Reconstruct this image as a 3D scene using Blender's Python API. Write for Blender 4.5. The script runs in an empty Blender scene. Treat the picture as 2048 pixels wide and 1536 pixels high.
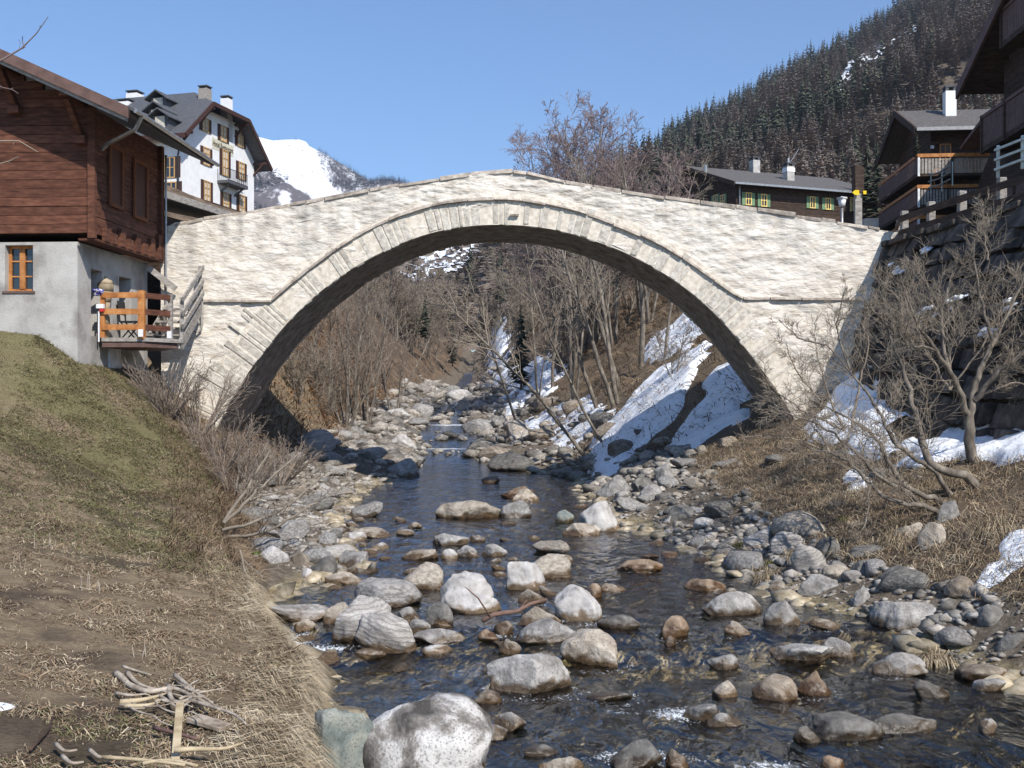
import bpy, math, random
import numpy as np
from mathutils import Vector, Matrix
R=math.radians; F=2161.0; HZ=790.0; CZ=3.0
scn=bpy.context.scene; C=scn.collection
# ---------------------------------------------------------------- camera, sky, sun, exposure
cam=bpy.data.cameras.new('camera'); camo=bpy.data.objects.new('camera',cam); C.objects.link(camo)
camo.location=(0,0,CZ); camo.rotation_euler=(R(90),0,0); cam.sensor_width=36; cam.lens=F/2048*36
cam.shift_y=(HZ-768)/2048; cam.clip_start=.1; cam.clip_end=9000; scn.camera=camo
AZ,EL=R(30),R(43)
SUN=Vector((math.sin(AZ)*math.cos(EL),-math.cos(AZ)*math.cos(EL),math.sin(EL)))
w=bpy.data.worlds.new('World'); scn.world=w; w.use_nodes=True
nt=w.node_tree; bg=nt.nodes['Background']; sky=nt.nodes.new('ShaderNodeTexSky'); sky.sky_type='NISHITA'
sky.sun_disc=False; sky.sun_elevation=EL; sky.sun_rotation=math.pi-AZ; sky.altitude=1400
sky.air_density=1.1; sky.dust_density=.35; sky.ozone_density=7
nt.links.new(sky.outputs[0],bg.inputs[0]); bg.inputs[1].default_value=0.15
sl=bpy.data.lights.new('sun','SUN'); sl.energy=4.8; sl.angle=R(.55); sl.color=(1,.955,.88)
so=bpy.data.objects.new('sun',sl); C.objects.link(so); so.location=(20,-30,40)
so.rotation_euler=SUN.to_track_quat('Z','Y').to_euler()
vs=scn.view_settings; vs.view_transform='Standard'; vs.look='None'; vs.gamma=1; vs.exposure=0.27
scn.cycles.max_bounces=6; scn.cycles.transparent_max_bounces=16
scn.cycles.diffuse_bounces=3; scn.cycles.caustics_reflective=False; scn.cycles.caustics_refractive=False
# ---------------------------------------------------------------- helpers
def P(px,py,Y): return Vector(((px-1024)/F*Y, Y, CZ+(HZ-py)/F*Y))
def proj(X,Y,Z): return 1024+X/Y*F, HZ-(Z-CZ)/Y*F
def _h(ix,iy,iz,s):
    n=(ix*374761393+iy*668265263+iz*2147483647%4294967296+s*1274126177)&0xffffffff
    n=((n^(n>>13))*1274126177)&0xffffffff
    return ((n^(n>>16))&0xffff)/32767.5-1
def vnoise(x,y,z=0.,s=0):
    x,y,z=np.broadcast_arrays(np.asarray(x,float),np.asarray(y,float),np.asarray(z,float))
    fx,fy,fz=np.floor(x),np.floor(y),np.floor(z)
    ix,iy,iz=fx.astype(np.int64),fy.astype(np.int64),fz.astype(np.int64)
    u,v,t=x-fx,y-fy,z-fz
    u=u*u*(3-2*u); v=v*v*(3-2*v); t=t*t*(3-2*t); r=0
    for a in (0,1):
        for b in (0,1):
            for c in (0,1):
                r=r+_h(ix+a,iy+b,iz+c,s)*(u if a else 1-u)*(v if b else 1-v)*(t if c else 1-t)
    return r
def fbm(x,y,z=0.,o=4,s=0):
    r=0; a=1.; f=1.
    for i in range(o):
        r=r+a*vnoise(np.asarray(x)*f,np.asarray(y)*f,np.asarray(z)*f,s+i*17); a*=.5; f*=2.03
    return r
def link(name,me,mats=None,parent=None,smooth=False):
    o=bpy.data.objects.new(name,me); C.objects.link(o)
    if mats:
        for m in (mats if isinstance(mats,(list,tuple)) else [mats]): me.materials.append(m)
    if smooth: me.polygons.foreach_set('use_smooth',[True]*len(me.polygons))
    if parent: o.parent=parent
    return o
def tag(o,label=None,cat=None,group=None,kind=None):
    for k,v in (('label',label),('category',cat),('group',group),('kind',kind)):
        if v: o[k]=v
    return o
def empty(name,loc=(0,0,0),label=None,cat=None,group=None,rz=0):
    o=bpy.data.objects.new(name,None); C.objects.link(o); o.location=loc; o.rotation_euler=(0,0,rz)
    o.empty_display_size=.2
    return tag(o,label,cat,group)
def copy_tree(o,parent=None):
    c=o.copy(); C.objects.link(c); c.parent=parent
    for ch in list(o.children): copy_tree(ch,c)
    return c
class MB:
    "collects geometry for ONE mesh"
    def __init__(s): s.v=[]; s.f=[]; s.m=[]; s.n=0
    def add(s,vs,fs,mi=0):
        vs=np.asarray(vs,float).reshape(-1,3); s.v.append(vs)
        for f in fs: s.f.append(tuple(int(i)+s.n for i in f)); s.m.append(mi)
        s.n+=len(vs); return s
    def hexa(s,p,mi=0):   # 8 corners: bottom 0-3 ccw, top 4-7
        return s.add([tuple(q) for q in p],[(3,2,1,0),(4,5,6,7),(0,1,5,4),(1,2,6,5),(2,3,7,6),(3,0,4,7)],mi)
    def box(s,c,d,rz=0,mi=0,M=None,j=0,rng=random):
        hx,hy,hz=d[0]/2,d[1]/2,d[2]/2; cs,sn=math.cos(rz),math.sin(rz); q=[]
        for z in (-hz,hz):
            for x,y in ((-hx,-hy),(hx,-hy),(hx,hy),(-hx,hy)):
                if j: x+=rng.uniform(-j,j); y+=rng.uniform(-j,j)
                q.append(Vector((c[0]+x*cs-y*sn,c[1]+x*sn+y*cs,c[2]+z)))
        if M: q=[M@p for p in q]
        return s.hexa(q,mi)
    def beam(s,a,b,wd,ht=None,mi=0,up=(0,0,1)):   # rectangular bar between two points
        a,b=Vector(a),Vector(b); ht=ht or wd; d=(b-a).normalized(); u=Vector(up)
        if abs(d.dot(u))>.95: u=Vector((0,1,0))
        x=d.cross(u).normalized()*wd/2; y=x.cross(d).normalized()*ht/2
        return s.hexa([a-x-y,a+x-y,b+x-y,b-x-y,a-x+y,a+x+y,b+x+y,b-x+y],mi)
    def tube(s,pts,rad,n=6,mi=0,cap=True):
        pts=np.asarray([tuple(p) for p in pts],float); k=len(pts)
        rad=np.broadcast_to(np.asarray(rad,float),(k,))
        t=np.gradient(pts,axis=0); t/=np.linalg.norm(t,axis=1)[:,None]+1e-9
        up=np.array((0,0,1.)) if abs(t[0,2])<.9 else np.array((1.,0,0))
        x=np.cross(t,up); x/=np.linalg.norm(x,axis=1)[:,None]+1e-9; y=np.cross(x,t)
        a=np.arange(n)*2*math.pi/n
        v=pts[:,None]+rad[:,None,None]*(np.cos(a)[None,:,None]*x[:,None]+np.sin(a)[None,:,None]*y[:,None])
        fs=[(i*n+j,i*n+(j+1)%n,(i+1)*n+(j+1)%n,(i+1)*n+j) for i in range(k-1) for j in range(n)]
        if cap and n>3: fs+=[tuple(range(n-1,-1,-1)),tuple((k-1)*n+j for j in range(n))]
        return s.add(v.reshape(-1,3),fs,mi)
    def build(s,name,mats,parent=None,smooth=False):
        me=bpy.data.meshes.new(name)
        v=np.concatenate(s.v) if s.v else np.zeros((0,3))
        me.from_pydata(v.tolist(),[],s.f); 
        if max(s.m,default=0): me.polygons.foreach_set('material_index',s.m)
        return link(name,me,mats,parent,smooth)
def npmesh(name,v,f,mats,parent=None,smooth=False,mi=None):
    me=bpy.data.meshes.new(name); v=np.asarray(v,np.float32); f=np.asarray(f,np.int32); k=f.shape[1]
    me.vertices.add(len(v)); me.vertices.foreach_set('co',v.ravel())
    me.loops.add(f.size); me.loops.foreach_set('vertex_index',f.ravel())
    me.polygons.add(len(f)); me.polygons.foreach_set('loop_start',np.arange(0,f.size,k,dtype=np.int32))
    me.polygons.foreach_set('loop_total',np.full(len(f),k,np.int32))
    if smooth: me.polygons.foreach_set('use_smooth',np.ones(len(f),bool))
    if mi is not None: me.polygons.foreach_set('material_index',np.asarray(mi,np.int32))
    me.update(); me.validate()
    return link(name,me,mats,parent)
def attr(o,name,val):
    a=o.data.attributes.new(name,'FLOAT','POINT'); a.data.foreach_set('value',np.asarray(val,np.float32))
# ---------------------------------------------------------------- materials
def mat(name,c=None,ramp=None,scale=4,detail=6,stretch=(1,1,1),rough=.85,bump=.3,bdist=.02,bscale=None,
        island=0,objrand=0,spot=None,spotscale=10,spotpos=(.55,.65),spec=.3,metal=0,coord='Object',wave=None,dist=0):
    """noise driven principled material; island/objrand vary brightness per piece; spot = second colour in patches"""
    m=bpy.data.materials.new(name); m.use_nodes=True; t=m.node_tree; N=t.nodes; L=t.links; b=N['Principled BSDF']
    b.inputs['Roughness'].default_value=rough; b.inputs['Specular IOR Level'].default_value=spec; b.inputs['Metallic'].default_value=metal
    tc=N.new('ShaderNodeTexCoord'); mp=N.new('ShaderNodeMapping'); mp.inputs['Scale'].default_value=stretch
    L.new(tc.outputs[coord],mp.inputs[0])
    no=N.new('ShaderNodeTexNoise'); no.inputs['Scale'].default_value=scale; no.inputs['Detail'].default_value=detail
    no.inputs['Roughness'].default_value=.62; no.inputs['Distortion'].default_value=dist; L.new(mp.outputs[0],no.inputs[0])
    src=no.outputs[0]
    if wave:
        wv=N.new('ShaderNodeTexWave'); wv.inputs['Scale'].default_value=wave[0]; wv.inputs['Distortion'].default_value=wave[1]
        wv.bands_direction=wave[2] if len(wave)>2 else 'Z'; wv.inputs['Detail'].default_value=3
        L.new(mp.outputs[0],wv.inputs[0]); mx=N.new('ShaderNodeMath'); mx.operation='MULTIPLY_ADD'
        mx.inputs[1].default_value=.35; L.new(wv.outputs['Fac'],mx.inputs[0]); 
        m2=N.new('ShaderNodeMath'); m2.operation='MULTIPLY'; m2.inputs[1].default_value=.68; L.new(no.outputs[0],m2.inputs[0]); L.new(m2.outputs[0],mx.inputs[2]); src=mx.outputs[0]
    cr=N.new('ShaderNodeValToRGB'); L.new(src,cr.inputs[0]); e=cr.color_ramp.elements
    ramp=ramp or [(.3,tuple(x*.75 for x in c)),(.7,tuple(min(1,x*1.2) for x in c))]
    e[0].position=ramp[0][0]; e[0].color=(*ramp[0][1],1); e[1].position=ramp[-1][0]; e[1].color=(*ramp[-1][1],1)
    for p_,c_ in ramp[1:-1]: q=e.new(p_); q.color=(*c_,1)
    out=cr.outputs[0]
    if spot:
        n2=N.new('ShaderNodeTexNoise'); n2.inputs['Scale'].default_value=spotscale; n2.inputs['Detail'].default_value=5; L.new(mp.outputs[0],n2.inputs[0])
        r2=N.new('ShaderNodeMapRange'); r2.inputs[1].default_value=spotpos[0]; r2.inputs[2].default_value=spotpos[1]; L.new(n2.outputs[0],r2.inputs[0])
        mi=N.new('ShaderNodeMix'); mi.data_type='RGBA'; L.new(r2.outputs[0],mi.inputs[0]); L.new(out,mi.inputs[6]); mi.inputs[7].default_value=(*spot,1); out=mi.outputs[2]
    for flag,node,sock in ((island,'ShaderNodeNewGeometry','Random Per Island'),(objrand,'ShaderNodeObjectInfo','Random')):
        if flag:
            g=N.new(node); r=N.new('ShaderNodeMapRange'); r.inputs[3].default_value=1-flag; r.inputs[4].default_value=1+flag*.6
            L.new(g.outputs[sock],r.inputs[0]); hs=N.new('ShaderNodeHueSaturation'); L.new(r.outputs[0],hs.inputs['Value']); L.new(out,hs.inputs['Color']); out=hs.outputs[0]
    L.new(out,b.inputs['Base Color'])
    if bump:
        bn=N.new('ShaderNodeBump'); bn.inputs['Strength'].default_value=bump; bn.inputs['Distance'].default_value=bdist
        if bscale:
            n3=N.new('ShaderNodeTexNoise'); n3.inputs['Scale'].default_value=bscale; n3.inputs['Detail'].default_value=6; L.new(mp.outputs[0],n3.inputs[0]); L.new(n3.outputs[0],bn.inputs['Height'])
        else: L.new(src,bn.inputs['Height'])
        L.new(bn.outputs[0],b.inputs['Normal'])
    m['out']=''; return m
def last_color(m):   # socket feeding base colour
    return m.node_tree.nodes['Principled BSDF'].inputs['Base Color'].links[0].from_socket
# ---------------------------------------------------------------- terrain, stream
WK=[(-30,-.08),(12.2,-.06),(13.4,.12),(20,.16),(30,.2),(42,.3),(44,.45),(50,.7),(54,1.05),(60,1.4),(66,1.75),(80,2.4),(100,3.3),(140,5.9),(200,11)]
def W(y): return np.interp(y,[k[0] for k in WK],[k[1] for k in WK])
#  Y:(left 6 pts, left water edge, right water edge, right 5 pts)
ST={
-30:([(-60,4),(-20,1.9),(-6,.95),(-3,.7),(-1.5,.5),(-1.2,.1)],-1.0,6.4,[(7.2,.4),(8.5,1.2),(12,2.0),(12.9,6.6),(70,7)]),
5:([(-60,4),(-20,1.9),(-6,.95),(-3,.7),(-1.5,.5),(-1.2,.1)],-1.05,6.4,[(7.2,.4),(8.5,1.2),(12,2.0),(12.9,6.6),(70,7)]),
8:([(-60,4),(-20,2),(-6,.95),(-3.5,.68),(-1.75,.48),(-1.5,.1)],-1.4,6.2,[(7,.4),(8.2,1.2),(11.6,2),(12.5,6.7),(70,7)]),
10.5:([(-60,4),(-20,2.2),(-7,1.15),(-4,.78),(-2.1,.5),(-1.95,.12)],-1.85,5.9,[(6.6,.5),(8,1.3),(11.4,2.1),(12.1,6.7),(70,7)]),
12.5:([(-60,4),(-20,2.4),(-7.6,1.3),(-5,.88),(-3.0,.55),(-2.75,.18)],-2.6,5.2,[(6,.5),(7.4,1.2),(11,2.2),(11.9,6.75),(70,7)]),
15:([(-60,4.5),(-20,2.8),(-9,1.75),(-5.8,1.0),(-3.9,.6),(-3.6,.35)],-3.5,4.0,[(4.9,.45),(6.3,1.0),(9.5,2.1),(11.6,6.8),(70,7)]),
18:([(-60,5),(-20,3.3),(-9.3,2.1),(-6.6,1.1),(-4.85,.72),(-4.45,.45)],-2.7,3.65,[(4.6,.5),(6.2,1.25),(9.0,2.2),(11.2,6.8),(70,7)]),
21:([(-60,5),(-20,4),(-9.8,2.6),(-7.2,1.35),(-5.7,.9),(-5.1,.55)],-3.3,3.3,[(4.6,.55),(6.6,1.4),(8.8,2.2),(10.85,6.85),(70,7)]),
24:([(-60,6),(-20,5.2),(-10.6,4.35),(-8.98,3.22),(-7.0,1.75),(-6.2,.8)],-4.05,2.4,[(4.4,.7),(6.8,1.7),(8.7,2.7),(10.4,6.87),(70,7)]),
28:([(-60,7),(-20,5.6),(-11,4.4),(-9.2,3.4),(-7.9,2.3),(-7.0,1.1)],-4.4,2.35,[(4.6,.9),(7.0,2.1),(8.8,3.5),(9.9,6.88),(70,7)]),
32:([(-60,8),(-20,6),(-11,5),(-9.6,4.4),(-8.3,2.7),(-7.2,1.2)],-4.6,2.4,[(4.6,1.2),(7.2,2.9),(9.6,5.0),(12,6.9),(70,7)]),
36:([(-60,11),(-20,9),(-12,7),(-9.6,5.4),(-8.2,3.5),(-6.9,1.3)],-3.9,2.1,[(3.0,.9),(6.5,4.1),(9,6.2),(12,7.2),(70,8)]),
40:([(-60,14),(-20,11),(-12,8),(-9.4,6),(-8,4.4),(-6.7,1.4)],-3.6,-.3,[(2.3,.9),(7.0,4.8),(9.8,7),(13,8),(70,9)]),
44:([(-60,14),(-20,12),(-12.5,9),(-10,6.8),(-8.8,4.8),(-7.2,1.5)],-3.9,-1.6,[(1.7,1.1),(7,5.2),(10,7.6),(14,9),(70,10)]),
50:([(-60,15),(-22,13),(-14,10.5),(-11,7.6),(-9.6,5.5),(-7.7,1.7)],-4.4,-1.5,[(1.8,1.5),(6.4,5.2),(10,8),(15,10),(70,11)]),
60:([(-60,16),(-24,14),(-16,12),(-12.5,8.5),(-10.5,5.8),(-8,2.2)],-5.1,-2.2,[(.5,2.2),(6,6.2),(10,9.5),(18,12),(70,12.5)]),
75:([(-60,20),(-26,18),(-18,15),(-14,10.5),(-11,7),(-7.8,3.1)],-5.5,-3,[(-.5,3.0),(5,8),(10,11),(20,13.5),(70,14.5)]),
100:([(-60,26),(-30,21),(-20,18),(-15,13),(-11.5,8.5),(-7.6,4.1)],-5.8,-4,[(-2.5,4.4),(3.5,10.9),(10.5,14.1),(24,17),(80,20)]),
140:([(-60,30),(-30,25),(-20,21),(-14.5,15.3),(-10.5,10),(-6.9,6.6)],-6,-5,[(-4,6.5),(1,15.3),(8,19),(25,22),(100,28)]),
200:([(-70,34),(-40,29),(-25,25),(-18,21),(-13,16),(-9,12)],-7.5,-7,[(-6,12),(0,20),(8,25),(25,28),(150,36)]),
}
YS=sorted(ST); 
def _pts(y):
    l,xl,xr,r=ST[y]; w_=float(W(y)); d=.32 if y<150 else 0
    m=((l[-1][0]+xl)/2,(l[-1][1]*.55+w_*.45+.06))
    cx=(xl+xr)/2; q=(xr-xl)*.12
    return [*l,m,(xl,w_+.03),(xl+q,w_-d*.7),(cx,w_-d),(xr-q,w_-d*.7),(xr,w_+.03),*r]
TAB=np.array([_pts(y) for y in YS])      # stations x 17 x 2
K=TAB.shape[1]
def station(y):
    y=np.clip(y,YS[0],YS[-1]); i=min(max(np.searchsorted(YS,y)-1,0),len(YS)-2)
    t=(y-YS[i])/(YS[i+1]-YS[i]); return TAB[i]*(1-t)+TAB[i+1]*t
def edges(y): s=station(y); return s[7,0],s[11,0]
def tnoise(x,y,kx):
    # kx: 0..16 semantic coordinate; noise amplitude per zone
    amp=np.interp(kx,[0,2,4,5,7,8,10,11,12,13,14,15,16],[.25,.10,.10,.12,.09,.05,.05,.09,.12,.18,.12,.05,.2])
    far=np.clip((y-36)/40,0,1); amp=amp*(1+far*4)
    return amp*(fbm(x*.55,y*.55,0,4,3)*.55+fbm(x*2.3,y*2.3,0,3,9)*.28)
def terz(x,y):
    s=station(y); k=np.interp(x,s[:,0],np.arange(K)); z=np.interp(x,s[:,0],s[:,1])
    return float(z+tnoise(x,y,k))
rows=np.concatenate([np.linspace(-30,2,8),np.linspace(3,9,24),np.linspace(9.12,20,92),np.linspace(20.2,36,80),np.linspace(36.4,60,60),np.linspace(61,100,50),np.linspace(102,200,50)])
sub=[4,6,22,22,14,9,14,8,10,10,8,14,22,26,12,6]
kk=np.concatenate([np.arange(n)/n+i for i,n in enumerate(sub)]+[[K-1]])
V=np.zeros((len(rows),len(kk),3)); 
for j,y in enumerate(rows):
    s=station(y); x=np.interp(kk,np.arange(K),s[:,0]); z=np.interp(kk,np.arange(K),s[:,1])
    V[j,:,0]=x; V[j,:,1]=y; V[j,:,2]=z+tnoise(x,np.full_like(x,y),kk)
def gridf(nr,nc): 
    i=np.arange(nr-1)[:,None]*nc+np.arange(nc-1)[None]; i=i.ravel(); return np.stack([i,i+1,i+nc+1,i+nc],1)
KK=np.broadcast_to(kk,(len(rows),len(kk))); 
X_,Y_,Z_=V[...,0],V[...,1],V[...,2]
px_,py_=1024+X_/np.maximum(Y_,1)*F, HZ-(Z_-CZ)/np.maximum(Y_,1)*F
n1=fbm(X_*.35,Y_*.35,0,4,40); n2=fbm(X_*1.4,Y_*1.4,0,4,41)
def sm(a,b,x): t=np.clip((x-a)/(b-a),0,1); return t*t*(3-2*t)
gravel=sm(4.9,5.4,KK+n2*.2)*sm(12.6,11.9,KK+n2*.45-np.clip((Y_-34)/8,0,1)*0)
left=KK<5
green=.75*sm(.05,1.2,.5*n2+n1+.55*np.exp(-((X_+8.6)/2.6)**2-((Y_-20.5)/4.5)**2)*1.6+.25*n2-.15)*left*(Y_<27)
mud=sm(-.1,.6,n2+.5*n1+.5*np.exp(-((X_+3.3)/1.2)**2-((Y_-7.6)/1.2)**2))*left*(Y_<20)
wet=sm(.16,.02,Z_-W(Y_))*(Y_<95)
terrain=npmesh('ground',V.reshape(-1,3),gridf(*V.shape[:2]),None,smooth=True)
tag(terrain,'brown winter valley ground with dry grass banks along the stream','ground',kind='structure')
for n_,v_ in (('gravel',gravel),('green',green),('mud',mud),('wet',wet),('far',sm(36,70,Y_)),('rb',sm(11.5,12.5,KK)*sm(40,34,Y_))): attr(terrain,n_,v_.ravel())
m=bpy.data.materials.new('ground'); m.use_nodes=True; t=m.node_tree; N=t.nodes; L=t.links; b=N['Principled BSDF']; b.inputs['Roughness'].default_value=.95; b.inputs['Specular IOR Level'].default_value=.15
tc=N.new('ShaderNodeTexCoord')
def noise(sc,det=8,st=None,rough=.65,dist=0):
    n=N.new('ShaderNodeTexNoise'); n.inputs['Scale'].default_value=sc; n.inputs['Detail'].default_value=det; n.inputs['Roughness'].default_value=rough; n.inputs['Distortion'].default_value=dist
    if st: mp=N.new('ShaderNodeMapping'); mp.inputs['Scale'].default_value=st; L.new(tc.outputs['Object'],mp.inputs[0]); L.new(mp.outputs[0],n.inputs[0])
    else: L.new(tc.outputs['Object'],n.inputs[0])
    return n.outputs[0]
def ramp(src,*st):
    cr=N.new('ShaderNodeValToRGB'); L.new(src,cr.inputs[0]); e=cr.color_ramp.elements
    e[0].position,e[0].color=st[0][0],(*st[0][1],1); e[1].position,e[1].color=st[-1][0],(*st[-1][1],1)
    for p_,c_ in st[1:-1]: q=e.new(p_); q.color=(*c_,1)
    return cr.outputs[0]
def mixc(f,a,b_):
    mi=N.new('ShaderNodeMix'); mi.data_type='RGBA'
    for s_,k_ in ((f,0),(a,6),(b_,7)):
        if hasattr(s_,'links'): L.new(s_,mi.inputs[k_])
        else: mi.inputs[k_].default_value=s_ if k_==0 else (*s_,1)
    return mi.outputs[2]
def at(n_): a=N.new('ShaderNodeAttribute'); a.attribute_name=n_; return a.outputs['Fac']
dry=ramp(noise(3.2,10,(1,1.8,1),.72),(.30,(.075,.048,.035)),(.43,(.17,.12,.075)),(.55,(.29,.215,.13)),(.70,(.42,.33,.20)))
dryf=ramp(noise(26,8,(1,2.2,1),.75),(.33,(.09,.062,.045)),(.5,(.22,.17,.115)),(.66,(.42,.35,.25)))
dry=mixc(.5,dry,dryf)
grn=ramp(noise(30,8,None,.75),(.35,(.06,.055,.025)),(.5,(.13,.125,.05)),(.68,(.27,.235,.12)))
mudc=ramp(noise(18,8,None,.7),(.35,(.03,.022,.018)),(.6,(.10,.072,.055)),(.75,(.2,.15,.11)))
grv=ramp(noise(9,10,None,.8),(.32,(.06,.048,.036)),(.5,(.15,.12,.09)),(.66,(.30,.26,.21)))
bed=ramp(noise(9,8,None,.75),(.3,(.12,.095,.055)),(.5,(.30,.24,.14)),(.66,(.52,.44,.29)))
slope=ramp(noise(1.2,10,None,.7),(.32,(.05,.036,.028)),(.5,(.14,.098,.066)),(.68,(.26,.185,.12)))
col=mixc(at('green'),dry,grn); mm=N.new('ShaderNodeMath'); mm.operation='MULTIPLY'; mm.inputs[1].default_value=.75; L.new(at('mud'),mm.inputs[0])
col=mixc(mm.outputs[0],col,mudc); col=mixc(at('rb'),col,mixc(.45,slope,dryf)); col=mixc(at('far'),col,slope); col=mixc(at('gravel'),col,grv); col=mixc(at('wet'),col,bed)
L.new(col,b.inputs['Base Color'])
bn=N.new('ShaderNodeBump'); bn.inputs['Strength'].default_value=.9; bn.inputs['Distance'].default_value=.05; L.new(noise(16,10,(1,1.6,1),.75),bn.inputs['Height']); L.new(bn.outputs[0],b.inputs['Normal'])
terrain.data.materials.append(m)
# water
wr=np.concatenate([np.linspace(-30,6,10),np.linspace(6.1,36,260),np.linspace(36.2,140,150)]); wc=np.linspace(0,1,60)
WV=np.zeros((len(wr),60,3))
for j,y in enumerate(wr):
    a,b_=edges(y); WV[j,:,0]=a-.9+(b_-a+1.8)*wc; WV[j,:,1]=y; WV[j,:,2]=W(y)
rap=np.exp(-((WV[...,1]-12.8)/.8)**2)+np.exp(-((WV[...,1]-9.2)/.7)**2)*.5+.7*np.exp(-((WV[...,1]-53)/5)**2)+.35
WV[...,2]+=.022*rap*fbm(WV[...,0]*2.2,WV[...,1]*1.5,0,3,77)
def watz(x,y): return float(W(y))
def wy(py):  # depth at which the water surface shows at picture row py
    ys=np.linspace(5,140,4000); p=HZ-(W(ys)-CZ)/ys*F; return float(np.interp(-py,-p,ys))
water=npmesh('water',WV.reshape(-1,3),gridf(len(wr),60),None,smooth=True)
tag(water,'shallow clear mountain stream running between boulders','water',kind='structure')
m=bpy.data.materials.new('water'); m.use_nodes=True; t=m.node_tree; N=t.nodes; L=t.links; N.clear()
tc=N.new('ShaderNodeTexCoord'); o_=N.new('ShaderNodeOutputMaterial'); gl=N.new('ShaderNodeBsdfGlossy'); gl.inputs['Roughness'].default_value=.09; gl.inputs[0].default_value=(.9,.93,1,1)
tr=N.new('ShaderNodeBsdfTransparent'); tr.inputs[0].default_value=(.93,.91,.82,1)
fr=N.new('ShaderNodeFresnel'); fr.inputs[0].default_value=1.6; mx=N.new('ShaderNodeMixShader')
bn=N.new('ShaderNodeBump'); bn.inputs['Strength'].default_value=1; bn.inputs['Distance'].default_value=.06
h1=noise(4.5,4,(1,.5,1),.5,.6); h2=noise(1.3,3,(1,.55,1),.5,1.0)
ad=N.new('ShaderNodeMath'); ad.operation='MULTIPLY_ADD'; ad.inputs[1].default_value=1.6; L.new(h2,ad.inputs[0]); L.new(h1,ad.inputs[2]); L.new(ad.outputs[0],bn.inputs['Height'])
L.new(bn.outputs[0],gl.inputs['Normal']); L.new(bn.outputs[0],fr.inputs['Normal'])
L.new(fr.outputs[0],mx.inputs[0]); L.new(tr.outputs[0],mx.inputs[1]); L.new(gl.outputs[0],mx.inputs[2])
df=N.new('ShaderNodeBsdfDiffuse'); df.inputs[0].default_value=(.78,.82,.86,1); L.new(bn.outputs[0],df.inputs['Normal']); fa=N.new('ShaderNodeAttribute'); fa.attribute_name='foam'
fn=noise(26,6,(1,.45,1),.7,1.2); su=N.new('ShaderNodeMath'); su.operation='MULTIPLY_ADD'; su.inputs[1].default_value=.5; L.new(fa.outputs['Fac'],su.inputs[0]); L.new(fn,su.inputs[2])
fm=N.new('ShaderNodeMapRange'); fm.inputs[1].default_value=.74; fm.inputs[2].default_value=.92; L.new(su.outputs[0],fm.inputs[0]); m2=N.new('ShaderNodeMixShader'); L.new(fm.outputs[0],m2.inputs[0]); L.new(mx.outputs[0],m2.inputs[1]); L.new(df.outputs[0],m2.inputs[2]); L.new(m2.outputs[0],o_.inputs[0])
fo=np.zeros(WV.shape[:2])
for px,py,rx,ry,s_ in ((560,1286,.42,.32,1.),(640,1298,.55,.16,.8),(600,1270,.3,.2,.6),(1355,1428,.35,.35,.7),(1225,1246,.5,.16,.7),(1120,1240,.2,.15,.7),(1090,1392,.5,.14,.5),(890,898,1.6,.5,.9),(900,868,1.5,.5,.8),(900,850,1.5,.6,.9),(870,835,1.2,.8,.8),(1290,1515,.6,.25,.7),(1540,1530,.4,.15,.7),(1560,1240,.5,.12,.6),(1440,1180,.5,.1,.5),(1290,1145,.4,.1,.6),(1780,1360,.4,.08,.6),(1250,1425,.5,.12,.5),(1000,1270,.25,.15,.6),(1480,1300,.35,.1,.4)):
    y0=wy(py); x0=(px-1024)/F*y0; fo=np.maximum(fo,s_*np.exp(-((WV[...,0]-x0)/rx)**2-((WV[...,1]-y0)/ry)**2))
attr(water,'foam',fo.ravel())
water.data.materials.append(m)
# ---------------------------------------------------------------- bridge
BY=28.0; BW=3.2
def interp_pts(pts,xs):
    return np.interp(xs,[p[0] for p in pts],[p[1] for p in pts])
def smooth_curve(pts,n,it=2):
    p=np.array(pts,float)
    for _ in range(it):
        q=[p[0]]
        for a,b_ in zip(p[:-1],p[1:]): q+= [a*.75+b_*.25,a*.25+b_*.75]
        q.append(p[-1]); p=np.array(q)
    d=np.concatenate([[0],np.cumsum(np.linalg.norm(np.diff(p,axis=0),axis=1))]); s=np.linspace(0,d[-1],n)
    return np.stack([np.interp(s,d,p[:,0]),np.interp(s,d,p[:,1])],1)
INT=[(372,1000),(400,935),(425,880),(440,843),(462,800),(482,768),(505,733),(530,700),(562,660),(600,619),(650,575),(700,540),(750,511),(800,487),(870,463),(935,452),(1000,449),(1060,452),(1120,461),(1200,485),(1255,507),(1310,536),(1360,568),(1405,603),(1450,648),(1490,695),(1530,747),(1565,798),(1590,840),(1612,880),(1640,935),(1672,1000)]
EXT=[(545,601),(580,571),(612,545),(660,508),(707,477),(750,454),(800,432),(850,416),(900,406),(950,401),(1010,399),(1060,404),(1120,416),(1180,432),(1250,458),(1305,483),(1355,511),(1400,542),(1435,567),(1460,586),(1485,598)]
TOP=[(322,470),(333,452),(350,441),(450,430),(480,426),(520,418),(600,405),(700,385),(800,368),(900,352),(975,341),(1005,338),(1060,344),(1130,361),(1200,373),(1300,389),(1400,403),(1500,416),(1600,431),(1700,446),(1760,456),(1800,462)]
def bw(p,off=0.): v=P(p[0],p[1],BY); return (v.x,v.z)
intr=smooth_curve([bw(p) for p in INT],90); extr=smooth_curve([bw(p) for p in EXT],60)
topc=np.array([bw(p) for p in TOP])
cm=[M_ for M_ in ()]
m_plaster=mat('bridge_plaster',ramp=[(.24,(.42,.355,.285)),(.36,(.58,.515,.43)),(.50,(.68,.62,.54)),(.7,(.75,.70,.63))],scale=3.2,detail=12,stretch=(.8,1,1.9),rough=.95,bump=1,bdist=.05,bscale=5,spec=.1,dist=.3)
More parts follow.
